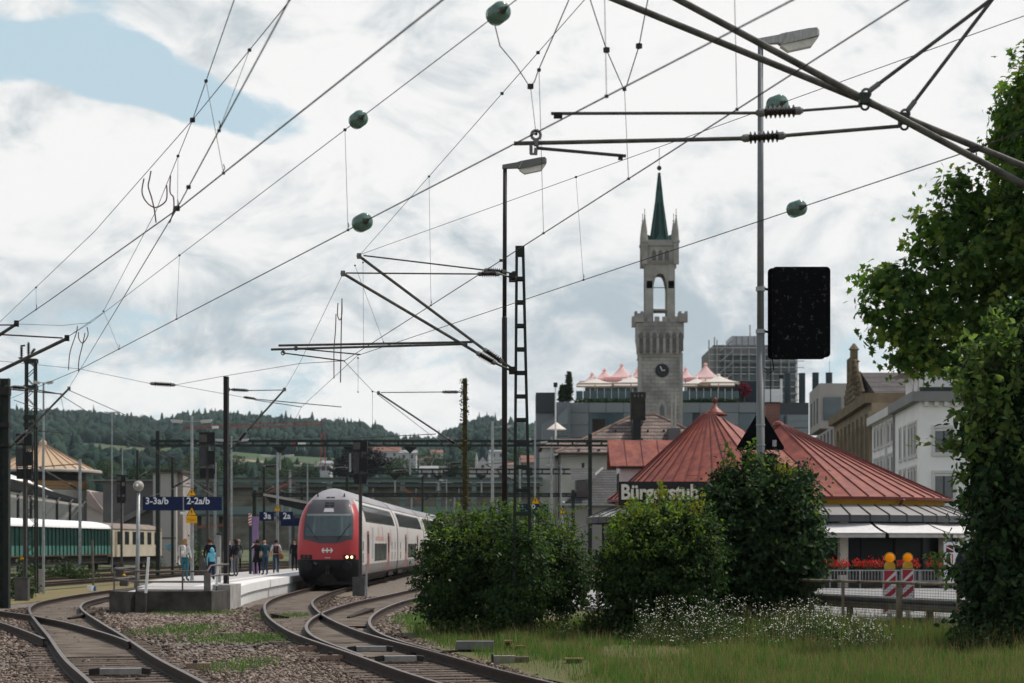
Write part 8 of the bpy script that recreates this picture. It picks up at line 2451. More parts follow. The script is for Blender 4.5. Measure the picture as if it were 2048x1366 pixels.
# ================================================================ ROADSIDE THINGS
def sign_backs():
    Y = 48.26
    m = mat('sign_back', (0.006,0.006,0.007), 0.8, 0.25, 3, spec=0.05)
    def rounded(x0, x1, z0, z1, r, y):
        pts = []
        for cx_, cz, a0 in ((x1-r,z0+r,-90),(x1-r,z1-r,0),(x0+r,z1-r,90),(x0+r,z0+r,180)):
            for k in range(6):
                a = R(a0+18*k); pts.append(V(cx_+math.cos(a)*r, y, cz+math.sin(a)*r))
        return pts
    # big square sign: a shallow tray with its rim towards us
    a, b = P(1534.5,718,Y), P(1659,535,Y)
    e = thing('road_sign', 'large weathered black back of a road sign on the tall lamp post', 'sign', (a.x, Y, a.z))
    sb = bpy.data.materials.new('weathered_black'); sb.use_nodes = True
    N, L = sb.node_tree.nodes, sb.node_tree.links
    bs = N['Principled BSDF']; bs.inputs['Roughness'].default_value = 0.8; bs.inputs['Specular IOR Level'].default_value = 0.05
    tc = N.new('ShaderNodeTexCoord'); no = N.new('ShaderNodeTexNoise'); no.inputs['Scale'].default_value = 7; no.inputs['Detail'].default_value = 10; no.inputs['Roughness'].default_value = 0.7
    L.new(tc.outputs['Object'], no.inputs['Vector'])
    cr = N.new('ShaderNodeValToRGB'); cr.color_ramp.elements[0].position = 0.57; cr.color_ramp.elements[0].color = (0.004,0.004,0.0045,1); cr.color_ramp.elements[1].position = 0.74; cr.color_ramp.elements[1].color = (0.14,0.13,0.11,1)
    L.new(no.outputs['Fac'], cr.inputs[0]); L.new(cr.outputs[0], bs.inputs['Base Color'])
    MB().prism(rounded(a.x+0.10,b.x,a.z+0.03,b.z,0.10,Y-0.14), (0,0.04,0)).build('back_plate', sb, e)
    MB().prism(rounded(a.x+0.02,b.x-0.09,a.z,b.z-0.01,0.10,Y+0.03), (0,0.05,0)).build('front_plate', m, e)
    MB().box((a.x+0.12,Y-0.099,a.z+0.05),(b.x-0.12,Y+0.029,b.z-0.05)).build('tray', m, e)
    for py in (578, 663):
        c = P(1521, py, 48)
        MB().lathe([(0.108,-0.05),(0.115,-0.05),(0.115,0.05),(0.108,0.05)], c, 16).build('post_clamp', G['galv'], e)
        MB().beam(c+V(0.10,-0.05,0), V(a.x+0.06,Y-0.02,c.z), 0.03, 0.05).build('bracket', m, e)
    for k in range(2):
        p = P(1545,718,Y); q = P(1528,735+k*7,48.0)
        MB().tube([p, V(p.x+0.03,Y,p.z-0.22-0.05*k), V((p.x+q.x)/2,Y,q.z-0.06), q], 0.014, 6).build('cable', G['black'], e)
    e = thing('warning_triangle_sign', 'black back of a triangular road sign on the tall lamp post', 'sign', P(1521,906,Y))
    a, b, c = P(1470,900,Y), P(1572,900,Y), P(1521,816,Y)
    pts = []
    for p, q, r_ in ((a,b,c),(b,c,a),(c,a,b)):
        d1, d2 = (r_-p).normalized()*0.10, (q-p).normalized()*0.10
        pts += [p+d1, p+(d1+d2)*0.28, p+d2]
    MB().prism(pts, (0,0.03,0)).build('plate', m, e)
    for py in (850, 890):
        MB().lathe([(0.108,-0.02),(0.112,-0.02),(0.112,0.02),(0.108,0.02)], P(1521,py,48), 16).build('post_clamp', G['galv'], e)
    s0, s1 = P(1545,893,Y), P(1553,880,Y)
    MB().box((s0.x,Y-0.006,s0.z),(s1.x,Y-0.002,s1.z)).build('sticker', mat('sticker_pale', (0.42,0.38,0.37), 0.5, 0.3, 20), e)
    e = thing('supplementary_sign', 'small black sign back below the triangular sign', 'sign', P(1518,962,Y))
    a, b = P(1484,962,Y), P(1555,907.5,Y)
    MB().prism(rounded(a.x,b.x,a.z,b.z,0.06,Y), (0,0.03,0)).build('plate', m, e)
    MB().lathe([(0.108,-0.02),(0.112,-0.02),(0.112,0.02),(0.108,0.02)], P(1521,930,48), 16).build('post_clamp', G['galv'], e)
sign_backs()

def fence():
    def fp(k, z): return V(9.28-0.87*k, 41.4+1.98*k, z)
    rust = mat('rusty_fence', (0.17,0.105,0.065), 0.8, 0.35, 4, col2=(0.30,0.25,0.20))
    e = thing('mesh_fence', 'rusty steel post fence with fine wire mesh beside the road', 'fence', fp(2,-0.12))
    for k in range(-2, 7):
        p = fp(k, -0.12)
        MB().beam(p, fp(k,1.10), 0.07, 0.06, up=(0,1,0)).build('post', rust, e)
        if k in (1,): MB().beam(fp(k-0.05,-0.12), fp(k-0.05,1.08), 0.06, 0.05, up=(0,1,0)).build('post', rust, e)
        if k < 6:
            MB().tube([fp(k,1.08+0.01*math.sin(k*3)), fp(k+0.5,1.07), fp(k+1,1.08+0.01*math.sin(k*3+3))], 0.033, 8).build('top_rail', rust, e)
            mb = MB()
            n = 38
            for j in range(1, n):
                t = k + j/n
                mb.beam(fp(t,-0.05), fp(t,1.04), 0.005, 0.005, up=(0,1,0))
            for j in range(18):
                z = -0.03+j*0.06
                mb.beam(fp(k,z), fp(k+1,z), 0.005, 0.006)
            o = mb.build('mesh_panel', mat('mesh_wire', (0.05,0.042,0.036), 0.7, 0.3, 6), e, fix=False); o['kind'] = 'stuff'
    # guard rail behind
    def gp(t, z): return V(7.4+2.0*t, 47.7-4.9*t, z)
    e = thing('guard_rail', 'long grey steel guard rail behind the mesh fence', 'guard rail', gp(0.5,-0.1))
    prof = [(0,0.74),(-0.06,0.70),(-0.06,0.64),(0.0,0.60),(-0.06,0.56),(-0.06,0.48),(0,0.44)]
    n_ = V(-0.926,-0.378,0)
    rows = [[gp(t,z)+n_*(-d) for d, z in prof] for t in np.linspace(-1.2,2.2,12)]
    MB().grid(rows).build('beam', mat('guard_rail_zinc', (0.20,0.195,0.19), 0.5, 0.25, 2, metal=0.4), e, fix=False)
    for t in (-1.0,-0.4,0.2,0.82,1.4,2.0):
        MB().beam(gp(t,-0.1)+n_*(-0.15), gp(t,0.70)+n_*(-0.15), 0.14, 0.10, up=(0,1,0)).build('post', mat('guard_post', (0.045,0.045,0.045), 0.7, 0.2, 3), e)
    # timber fence piece between the bushes
    e = thing('timber_fence', 'short timber fence between the two hedges', 'fence', PZ(1165,1222,-0.12))
    y = PZ(1165,1222,-0.12).y
    tm = mat('grey_fence_timber', (0.16,0.13,0.10), 0.9, 0.25, 4)
    for px in (1163, 1196): MB().beam(V(gx(px,y),y,-0.12), P(px,1139,y), 0.10, 0.09, up=(0,1,0)).build('post', tm, e)
    MB().beam(P(1148,1138,y-0.06), P(1204,1139,y-0.06), 0.06, 0.09).build('rail', mat('rusty_rail', (0.22,0.15,0.09), 0.85, 0.3, 4), e)
    MB().beam(P(1155,1176,y+0.06), P(1204,1177,y+0.06), 0.05, 0.10).build('rail', tm, e)
fence()

def beacons():
    wht = mat('beacon_white', (0.55,0.52,0.52), 0.5, 0.12, 3); rd = mat('beacon_red', (0.30,0.025,0.04), 0.5, 0.15, 3)
    orange = mat('orange_lens', (0.85,0.24,0.0), 0.2, 0.1, 8, emit=((1.0,0.30,0.0), 0.18)); yel = mat('beacon_yellow', (0.45,0.27,0.03), 0.6, 0.2, 5)
    for px, Y, sc, lab in ((1779.5,49.5,1.06,'left orange warning lamp on a red and white striped beacon'),(1815.5,51.3,1.0,'right orange warning lamp on a red and white striped beacon')):
        x = gx(px,Y); base = V(x,Y,-0.1)
        e = thing('warning_beacon', lab, 'beacon', base)
        b = MB().box((x-0.42,Y-0.2,-0.1),(x+0.42,Y+0.2,0.02)); bo = b.build('foot', mat('rubber_foot', (0.02,0.02,0.02), 0.9, 0.3, 3), e)
        MB().box((x-0.05,Y-0.03,0.021),(x+0.05,Y+0.03,0.2)).build('stem', G['galv'], e)
        w = 0.145*sc; z0, z1 = 0.18, 1.28
        MB().box((x-w,Y-0.02,z0),(x+w,Y+0.02,z1)).build('plate', wht, e)
        MB().box((x-w-0.02,Y-0.03,z0),(x-w-0.001,Y+0.03,z1+0.01)).box((x+w+0.001,Y-0.03,z0),(x+w+0.02,Y+0.03,z1+0.01)).build('edge', mat('beacon_grey', (0.38,0.37,0.37), 0.6, 0.1), e)
        zz = z1
        for k in range(4):
            zt = z1 - 0.02 - k*0.52*0.55
            top, bot = zt, zt-0.27*sc
            if k == 0: pts = [(-w+0.01,top),(w-0.01,top),(-w+0.01,bot)]
            else: pts = [(-w+0.01,top-0.06),(w-0.01,top+0.18),(w-0.01,top+0.04),(-w+0.01,top-0.20)]
            if min(p[1] for p in pts) < z0: continue
            MB().prism([V(x+a,Y-0.026,c) for a, c in pts],(0,0.004,0)).build('red_stripe', rd, e)
        MB().prism([V(x-0.12*sc,Y-0.06,z1+0.012),V(x+0.12*sc,Y-0.06,z1+0.012),V(x+0.12*sc,Y-0.06,z1+0.12),V(x+0.08*sc,Y-0.06,z1+0.19),V(x-0.08*sc,Y-0.06,z1+0.19),V(x-0.12*sc,Y-0.06,z1+0.12)],(0,0.12,0)).build('lamp_case', yel, e)
        c = V(x,Y,z1+0.19+0.10*sc)
        MB().lathe([(0.02,0.085),(0.07*sc,0.075),(0.10*sc,0.05),(0.112*sc,0.0),(0.10*sc,-0.05),(0.07*sc,-0.075),(0.02,-0.085)], c, 20, axis=(0,-1,0)).build('lens', orange, e, smooth=True)
        MB().tube([c+V(math.cos(a)*0.125*sc,0,math.sin(a)*0.125*sc) for a in np.linspace(-0.4,math.pi+0.4,14)], 0.013, 6).build('lens_guard', yel, e)
beacons()

# ================================================================ PLANTS
LG = dict(
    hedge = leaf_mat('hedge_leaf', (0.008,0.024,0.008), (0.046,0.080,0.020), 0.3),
    hedge_lit_tip = leaf_mat('hedge_young_lit_leaf', (0.05,0.105,0.02), (0.15,0.205,0.042), 0.45),  # paler young leaves; sun on the bush tops is put into this colour
    yel = leaf_mat('yellow_green_leaf', (0.10,0.14,0.02), (0.24,0.22,0.04), 0.4),
    hazel = leaf_mat('hazel_leaf', (0.008,0.024,0.010), (0.044,0.080,0.026), 0.32),
    hazel_lit_tip = leaf_mat('hazel_young_lit_leaf', (0.055,0.105,0.026), (0.16,0.21,0.06), 0.48),  # young shoots, with the lit tops and edges put into the colour
    maple = leaf_mat('maple_leaf', (0.026,0.062,0.014), (0.10,0.16,0.036), 0.55),
    maple_lit = leaf_mat('maple_lit_leaf', (0.08,0.13,0.022), (0.20,0.24,0.052), 0.5),  # sunlight on the outer leaves is part of this tint
    bark = mat('bark', (0.06,0.048,0.038), 0.9, 0.3, 4, bump=0.5))
def unit(n):
    v = rng.normal(0,1,(n,3)); return v/np.linalg.norm(v,axis=1)[:,None]
def crown_points(ells, nclump, per, spread, shell=(0.80,1.04), up=0.0, flat=0.6):
    """leaf positions in clumps on the skin of a union of ellipsoids (centre, radii)"""
    w = np.array([e[1][0]*e[1][2]+e[1][1]*e[1][2] for e in ells]); w = w/w.sum()
    idx = rng.choice(len(ells), nclump*2, p=w)
    C = np.array([e[0] for e in ells])[idx]; Rr = np.array([e[1] for e in ells])[idx]
    d = unit(nclump*2)
    f = rng.uniform(shell[0], shell[1], nclump*2)
    c = C + d*Rr*f[:,None]
    keep = np.ones(len(c), bool)
    for k, (ec, er) in enumerate(ells):
        q = (((c-np.array(ec))/np.array(er))**2).sum(1)
        keep &= ~((idx != k) & (q < 0.62))
    c, d = c[keep][:nclump], d[keep][:nclump]
    m = len(c)
    size = rng.uniform(0.6,1.4,m)
    P_ = np.repeat(c, per, 0) + rng.normal(0,1,(m*per,3))*np.repeat(size,per)[:,None]*spread*np.array([1,1,flat])
    N_ = np.repeat(d, per, 0)
    return P_, N_
def fill_points(ells, n, lo=0.25, hi=0.85):
    w = np.array([np.prod(e[1]) for e in ells]); w = w/w.sum()
    idx = rng.choice(len(ells), n, p=w)
    C = np.array([e[0] for e in ells])[idx]; Rr = np.array([e[1] for e in ells])[idx]
    d = unit(n)
    return C + d*Rr*(rng.uniform(lo**3,hi**3,n)**(1/3))[:,None], d
def shoots(base_pts, hmin, hmax, lean=0.3, per=14, sp=0.05):
    """leafy shoots: returns leaf positions, normals and stem polylines"""
    PP, NN, stems = [], [], []
    for b in base_pts:
        h = rng.uniform(hmin,hmax); dx, dy = rng.normal(0,lean,2)
        pts = [np.array(b) + np.array([dx*t*t*h, dy*t*t*h, t*h]) for t in np.linspace(0,1,5)]
        stems.append(pts)
        for j in range(per):
            t = rng.uniform(0.15,1)
            p = np.array(b) + np.array([dx*t*t*h, dy*t*t*h, t*h]) + rng.normal(0,sp,3)
            PP.append(p); NN.append(unit(1)[0]*0.7)
    return np.array(PP), np.array(NN), stems
def bush(name, label, cat, base, ells, n1, per, spread, size, m, mtip, fill=3000, trunks=(), sh=None, tipfrac=0.0, tmpl=LEAF, stems_r=0.008, shell=(0.80,1.04), flat=0.6, sh_m=None):
    e = thing(name, label, cat, base)
    ells = [(np.array(c, float), np.array(r, float)) for c, r in ells]
    A, NA = crown_points(ells, n1, per, spread, shell, flat=flat)
    B_, NB = fill_points(ells, fill)
    keep = A[:,2] > base[2]+0.02; A, NA = A[keep], NA[keep]
    kb = B_[:,2] > base[2]+0.02; B_, NB = B_[kb], NB[kb]
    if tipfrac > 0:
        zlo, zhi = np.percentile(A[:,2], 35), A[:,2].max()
        pr = np.clip((A[:,2]-zlo)/(zhi-zlo), 0, 1)**1.5 * (0.6+0.5*np.sin(A[:,0]*7+A[:,2]*5)) * tipfrac * 3.4  # share of pale leaves rises with height, painting the sunlit top
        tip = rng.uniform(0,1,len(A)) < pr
        leaf_cards('young_lit_foliage', A[tip], NA[tip], size, mtip, e, tmpl)
        A, NA = A[~tip], NA[~tip]
    leaf_cards('foliage', A, NA, size, m, e, tmpl)
    leaf_cards('inner_foliage', B_, NB, size*1.9, m, e, tmpl)
    if sh is not None and len(sh):
        for bpts, h0, h1, lean, per_s, sz, mm in sh:
            PP, NN, st = shoots(bpts, h0, h1, lean, per_s)
            leaf_cards('shoot_leaves', PP, NN, sz, mm, e, tmpl)
            mb = MB()
            for s_ in st: mb.tube(s_, [stems_r,stems_r*0.9,stems_r*0.8,stems_r*0.6,stems_r*0.4], 5)
            o = mb.build('shoots', LG['bark'], e, fix=False); o['kind'] = 'stuff'
    for pts, r0, r1 in trunks:
        n = len(pts)
        MB().tube(pts, [r0+(r1-r0)*k/(n-1) for k in range(n)], 8).build('trunk' if r0 > 0.08 else 'stem', LG['bark'], e)
    return e
def tops(px_list, py_list, Y, dy=0.5, n=1):
    out = []
    for px, py in zip(px_list, py_list):
        for _ in range(n):
            y = Y + rng.uniform(-dy,dy)
            p = P(px+rng.uniform(-6,6), py, y); out.append((p.x,p.y,p.z))
    return out
def ell(px, py, Y, rx, rz, ry=None):
    """ellipsoid given in picture pixels at distance Y"""
    p = P(px, py, Y); s = Y/F
    return ((p.x,p.y,p.z),(rx*s, ry if ry else rx*s*0.9, rz*s))

def bushes():
    # left hedge
    Y = 46.0
    E = [ell(920,1140,Y,88,112,1.0), ell(1010,1125,Y,90,112,1.05), ell(1095,1135,Y,88,100,1.0), ell(890,1200,Y,58,62,0.9), ell(1130,1160,Y,60,75,0.9), ell(985,1190,Y,120,70,1.0), ell(890,1085,Y,52,48,0.7), ell(1050,1150,43.7,56,92,0.75), ell(1030,1215,43.5,60,40,0.6)]
    st = [([V(gx(px,Y),Y+dy,-0.15), V(gx(px,Y)+dx,Y,1.0), V(gx(px,Y)+2*dx,Y,2.0)], 0.05, 0.015) for px, dx, dy in ((900,-0.1,0),(960,0.1,0.3),(1020,-0.05,-0.2),(1080,0.12,0.2),(1130,0.1,0))]
    sh = [(tops(np.linspace(858,1150,46), 1062-22*np.sin(np.linspace(0.2,3.0,46)), Y, 0.6), 0.12, 0.55, 0.4, 18, 0.075, LG['hedge_lit_tip']),
          (tops(rng.uniform(855,1150,60), rng.uniform(1050,1130,60), Y-0.95, 0.25), 0.1, 0.35, 0.8, 13, 0.08, LG['hedge_lit_tip']),
          (tops(rng.uniform(850,880,10), rng.uniform(1060,1180,10), Y-0.3, 0.3), 0.1, 0.3, 0.9, 12, 0.07, LG['hedge_lit_tip'])]
    bush('hedge', 'broad dark green hedge left, in front of the ladder mast', 'hedge', (gx(1000,Y),Y,-0.15), E, 560, 34, 0.10, 0.078, LG['hedge'], LG['hedge_lit_tip'], 7500, st, sh, 0.22, shell=(0.74,1.10))
    # middle bush with yellow-green top
    Y = 43.0
    E = [ell(1290,1150,Y,86,100,1.0), ell(1345,1140,Y,78,112,1.0), ell(1300,1080,Y,62,62,0.8), ell(1375,1070,Y,52,66,0.8), ell(1270,1210,Y,66,62,0.9), ell(1370,1205,Y,70,60,0.9), ell(1232,1140,Y,40,58,0.6), ell(1405,1110,Y,40,90,0.7), ell(1330,1045,Y,34,34,0.5), ell(1262,1065,Y,30,40,0.5)]
    st = [([V(gx(px,Y),Y,-0.15), V(gx(px,Y)+dx,Y,1.2), V(gx(px,Y)+2*dx,Y,2.4)], 0.05, 0.015) for px, dx in ((1270,-0.1),(1310,0.05),(1350,0.1))]
    sh = [(tops(np.linspace(1225,1420,34), 1068-36*np.sin(np.linspace(0.3,2.9,34)), Y, 0.5), 0.15, 0.5, 0.35, 22, 0.085, LG['hedge_lit_tip']),
          (tops([1255,1318,1326,1312,1385,1400,1390,1352,1245,1275], [1045,1010,1000,1025,1030,1025,1040,1030,1060,1040], Y-0.5, 0.2, 2), 0.2, 0.55, 0.25, 20, 0.09, LG['yel']),
          (tops(rng.uniform(1215,1400,50), rng.uniform(1020,1120,50), Y-0.95, 0.25), 0.12, 0.4, 0.8, 14, 0.09, LG['hedge_lit_tip']),
          (tops(rng.uniform(1200,1235,10), rng.uniform(1060,1180,10), Y-0.3, 0.3), 0.1, 0.35, 0.9, 14, 0.08, LG['hedge_lit_tip'])]
    bush('shrub', 'middle bush with yellow green tips hiding the restaurant sign', 'bush', (gx(1310,Y),Y,-0.15), E, 480, 34, 0.11, 0.085, LG['hedge'], LG['hedge_lit_tip'], 6500, st, sh, 0.34, shell=(0.72,1.12))
    # dark bush round the lamp post
    Y = 47.6
    E = [ell(1480,1090,Y,92,118,1.0), ell(1550,1080,Y,84,118,1.0), ell(1510,1020,Y,96,78,0.95), ell(1590,1110,Y,48,100,0.8), ell(1440,1130,Y,52,90,0.8), ell(1520,1160,Y,98,62,0.9), ell(1590,1040,Y,46,66,0.7), ell(1600,1180,Y,34,52,0.6), ell(1430,1040,Y,36,50,0.6), ell(1465,990,Y,50,46,0.6), ell(1618,1090,Y,26,60,0.5), ell(1585,990,Y,46,48,0.6), ell(1430,1180,Y,44,56,0.7)]
    st = [([V(gx(px,Y),Y,-0.15), V(gx(px,Y)+dx,Y,1.2), V(gx(px,Y)+1.5*dx,Y,2.6)], 0.06, 0.02) for px, dx in ((1460,-0.1),(1490,0.05),(1535,-0.05),(1570,0.1),(1590,0.1))]
    sh = [(tops(np.linspace(1420,1625,40), 985-40*np.sin(np.linspace(0.35,2.8,40)), Y, 0.6), 0.15, 0.6, 0.35, 18, 0.11, LG['hazel']),
          (tops([1452,1455,1462,1495,1505,1515,1535], [945,950,960,940,935,935,945], Y-0.6, 0.2), 0.45, 0.75, 0.12, 26, 0.12, LG['hazel_lit_tip']),
          (tops([1555,1565,1575,1570,1560], [960,955,965,950,962], Y-0.4, 0.2, 2), 0.2, 0.42, 0.3, 16, 0.09, LG['yel']),
          (tops(rng.uniform(1420,1610,60), rng.uniform(960,1130,60), Y-1.0, 0.25), 0.12, 0.35, 0.8, 12, 0.14, LG['hazel']),
          (tops(rng.uniform(1615,1638,10), rng.uniform(1030,1170,10), Y-0.2, 0.3), 0.08, 0.25, 0.9, 10, 0.10, LG['hazel'])]
    bush('shrub', 'dark leafy bush growing round the tall lamp post', 'bush', (gx(1520,Y),Y,-0.15), E, 560, 26, 0.14, 0.135, LG['hazel'], LG['hazel_lit_tip'], 6500, st, sh, 0.14, shell=(0.74,1.12))
    # tall climber at the right edge
    Y = 37.5
    E = [ell(2035,800,Y,80,110,0.8), ell(2010,930,Y,66,110,0.8), ell(2030,1060,Y,80,120,0.9), ell(2020,1190,Y,84,110,0.9), ell(2070,690,Y,60,90,0.7), ell(1985,745,Y,48,50,0.5), ell(1975,860,Y,42,60,0.5), ell(2100,950,Y,66,300,0.9), ell(1985,1150,Y,48,80,0.6), ell(1975,1010,Y,34,50,0.5), ell(2000,1260,Y,70,60,0.8)]
    st = [([V(gx(px,Y),Y,-0.15), V(gx(px,Y)+dx,Y,2.0), V(gx(px,Y)+1.5*dx,Y,4.6)], 0.07, 0.02) for px, dx in ((1990,0.05),(2030,-0.05),(2075,-0.1))]
    sh = [(tops([1978,1985,1992,2000,1965,2010,2020,2030], [770,740,720,760,800,740,730,740], Y-0.6, 0.3, 2), 0.5, 1.1, 0.12, 34, 0.15, LG['hazel_lit_tip']),
          (tops([1925,1905,1930,1935,1915,1895,1925,1935,1940], [770,752,800,840,900,905,960,1010,870], Y-0.3, 0.3, 3), 0.08, 0.3, 0.9, 14, 0.14, LG['hazel_lit_tip']),
          (tops([1905,1900,1915,1890,1880], [1130,1160,1100,1150,1125], Y-0.5, 0.2, 2), 0.1, 0.3, 0.8, 9, 0.14, LG['hazel_lit_tip']),
          (tops(rng.uniform(1920,2048,60), rng.uniform(690,960,60), Y-0.8, 0.25), 0.15, 0.45, 0.6, 12, 0.16, LG['hazel_lit_tip']),
          (tops(rng.uniform(1940,2048,40), rng.uniform(950,1250,40), Y-0.85, 0.2), 0.15, 0.4, 0.6, 12, 0.15, LG['hazel'])]
    bush('climbing_shrub', 'tall dark climbing shrub at the right picture edge', 'bush', (gx(2010,Y),Y,-0.15), E, 720, 24, 0.15, 0.15, LG['hazel'], LG['hazel_lit_tip'], 8000, st, sh, 0.18, shell=(0.70,1.14))
    # maple tree
    Y = 55.0
    E = [ell(2080,430,Y,70,300,3.0), ell(1990,520,Y,130,120,1.9), ell(1900,460,Y,72,76,1.1), ell(1880,570,Y,105,80,1.5), ell(1800,620,Y,72,84,1.1), ell(1960,650,Y,140,90,1.9), ell(1850,680,Y,78,58,1.1), ell(2060,250,Y,52,150,1.5), ell(2030,700,Y,120,70,1.8), ell(1930,380,Y,48,38,0.7), ell(2140,500,Y,150,250,3.2), ell(1770,590,Y,34,60,0.6), ell(1885,720,Y,60,36,0.8)]
    bx = gx(2150,Y)
    tr = [([V(bx,Y,-0.2), V(bx-0.1,Y,3), V(bx+0.05,Y,6), V(bx,Y,10), V(bx-0.2,Y,14)], 0.34, 0.08)]
    for px, py, r0 in ((1800,610,0.09),(1900,470,0.09),(1860,690,0.085),(2060,200,0.09),(1960,560,0.09)):
        q = P(px,py,Y); tr.append(([V(bx,Y,5.5), V((bx+q.x)/2,Y+0.3,(6+q.z)/2+0.4), q], r0+0.04, 0.025))
    bush('maple_tree', 'large maple tree reaching in from the upper right', 'tree', (bx,Y,-0.2), E, 900, 20, 0.19, 0.19, LG['maple'], LG['maple_lit'], 1300, tr, None, 0.0, MAPLE, shell=(0.45,1.16), flat=0.75)
    A, NA = crown_points([(np.array(c),np.array(r)) for c, r in E], 320, 13, 0.19, (0.92,1.18))
    keep = (NA[:,2] > 0.1) | (NA[:,0] < -0.5)  # upper and left leaves get the lighter tint, as if lit
    e = [o for o in bpy.data.objects if o.name.startswith('maple_tree')][0]
    leaf_cards('sunny_foliage', A[keep], NA[keep], 0.18, LG['maple_lit'], e, MAPLE)
bushes()

# ---- trees and shrubs in the middle distance
def far_tree(label, px, pt, pb, w, Y, cols, name='broadleaf_tree', n=1500, dark=False):
    s = Y/F
    c = P(px,(pt+pb)/2,Y)
    base = V(c.x, Y, max(-0.25, P(px,pb,Y).z - 2))
    rx, rz = w*s/2, (pb-pt)*s/2
    ells = []
    for k in range(6):
        a = rng.uniform(0,6.28); q = rng.uniform(0.15,0.5)
        ells.append(((c.x+math.cos(a)*rx*q, Y+math.sin(a)*rx*q, c.z+rng.uniform(-0.35,0.35)*rz), (rx*rng.uniform(0.45,0.62), rx*0.55, rz*rng.uniform(0.45,0.62))))
    e = thing(name, label, 'tree', base)
    el = [(np.array(a),np.array(b)) for a, b in ells]
    A, NA = crown_points(el, n//14, 14, rx*0.10, (0.85,1.05))
    B_, NB = fill_points(el, n//4)
    leaf_cards('crown', np.vstack([A,B_]), np.vstack([NA,NB]), max(0.28, rx*0.085), leaf_mat('far_leaf_%s' % (cols[0],), cols[1], cols[2], 0.2), e)
    MB().tube([base, V(c.x,Y,c.z-rz*0.4), V(c.x+0.1,Y,c.z+rz*0.2)], [rx*0.07,rx*0.055,rx*0.02], 7).build('trunk', LG['bark'], e)
def far_trees():
    gd = ('dark', (0.012,0.028,0.014), (0.035,0.058,0.024)); gm = ('mid', (0.022,0.045,0.018), (0.06,0.09,0.032)); gl = ('light', (0.045,0.07,0.022), (0.09,0.115,0.04)); cb = ('copper', (0.010,0.009,0.010), (0.022,0.018,0.019))
    far_tree('large dark copper beech behind the train', 720, 876, 966, 135, 400, cb, 'copper_beech', 3200)
    for px, pt, pb, w, Y, c, lab in ((405,893,960,90,380,gm,'round green tree left of the slim dark mast'),(470,898,960,70,420,gd,'dark green tree right of the slim dark mast'),(555,915,965,70,360,gm,'green tree left of the copper beech'),(612,925,968,60,380,gd,'low dark tree beside the copper beech'),
        (800,905,962,75,430,gm,'green tree just right of the copper beech'),(860,898,950,60,480,gm,'green tree above the white villa'),(905,915,965,26,400,gd,'narrow dark cypress near the pink block'),(950,890,950,44,600,gm,'tree behind the church'),(1035,895,935,40,600,gm,'tree right of the church'),
        (270,930,975,70,330,gd,'dark tree behind the concrete wall'),(215,915,962,60,420,gm,'green tree right of the tan cone roof'),(160,905,960,50,420,gd,'dark tree behind the tan cone roof'),(330,920,962,50,460,gm,'green tree behind the lift tower'),(40,920,965,60,260,gm,'leafy tree at the far left edge')):
        far_tree(lab, px, pt, pb, w, Y, c)
    # shrubs in the yard
    for px, py, w, h, Y, lab in ((130,1135,110,34,120,'low green shrubs in front of the green carriage'),(310,1112,34,26,170,'small dark bush at the foot of the lift tower'),(395,1100,60,60,150,'yellowish weeds behind the white jacket woman'),(45,1150,40,60,78,'thin weeds at the left signal cabinet'),(640,1000,30,10,230,'bush under the footbridge')):
        s = Y/F; p = P(px,py,Y)
        e = thing('shrub', lab, 'bush', (p.x,Y,-0.2))
        n = int(260 + w*h*0.25)
        pts = np.stack([p.x+rng.normal(0,w*s*0.27,n), Y+rng.normal(0,0.5,n), -0.15+np.abs(rng.normal(0,h*s*0.45,n))],1)
        leaf_cards('foliage', pts, None, 0.17, leaf_mat('yard_shrub', (0.018,0.04,0.015), (0.06,0.085,0.03), 0.25), e)
far_trees()

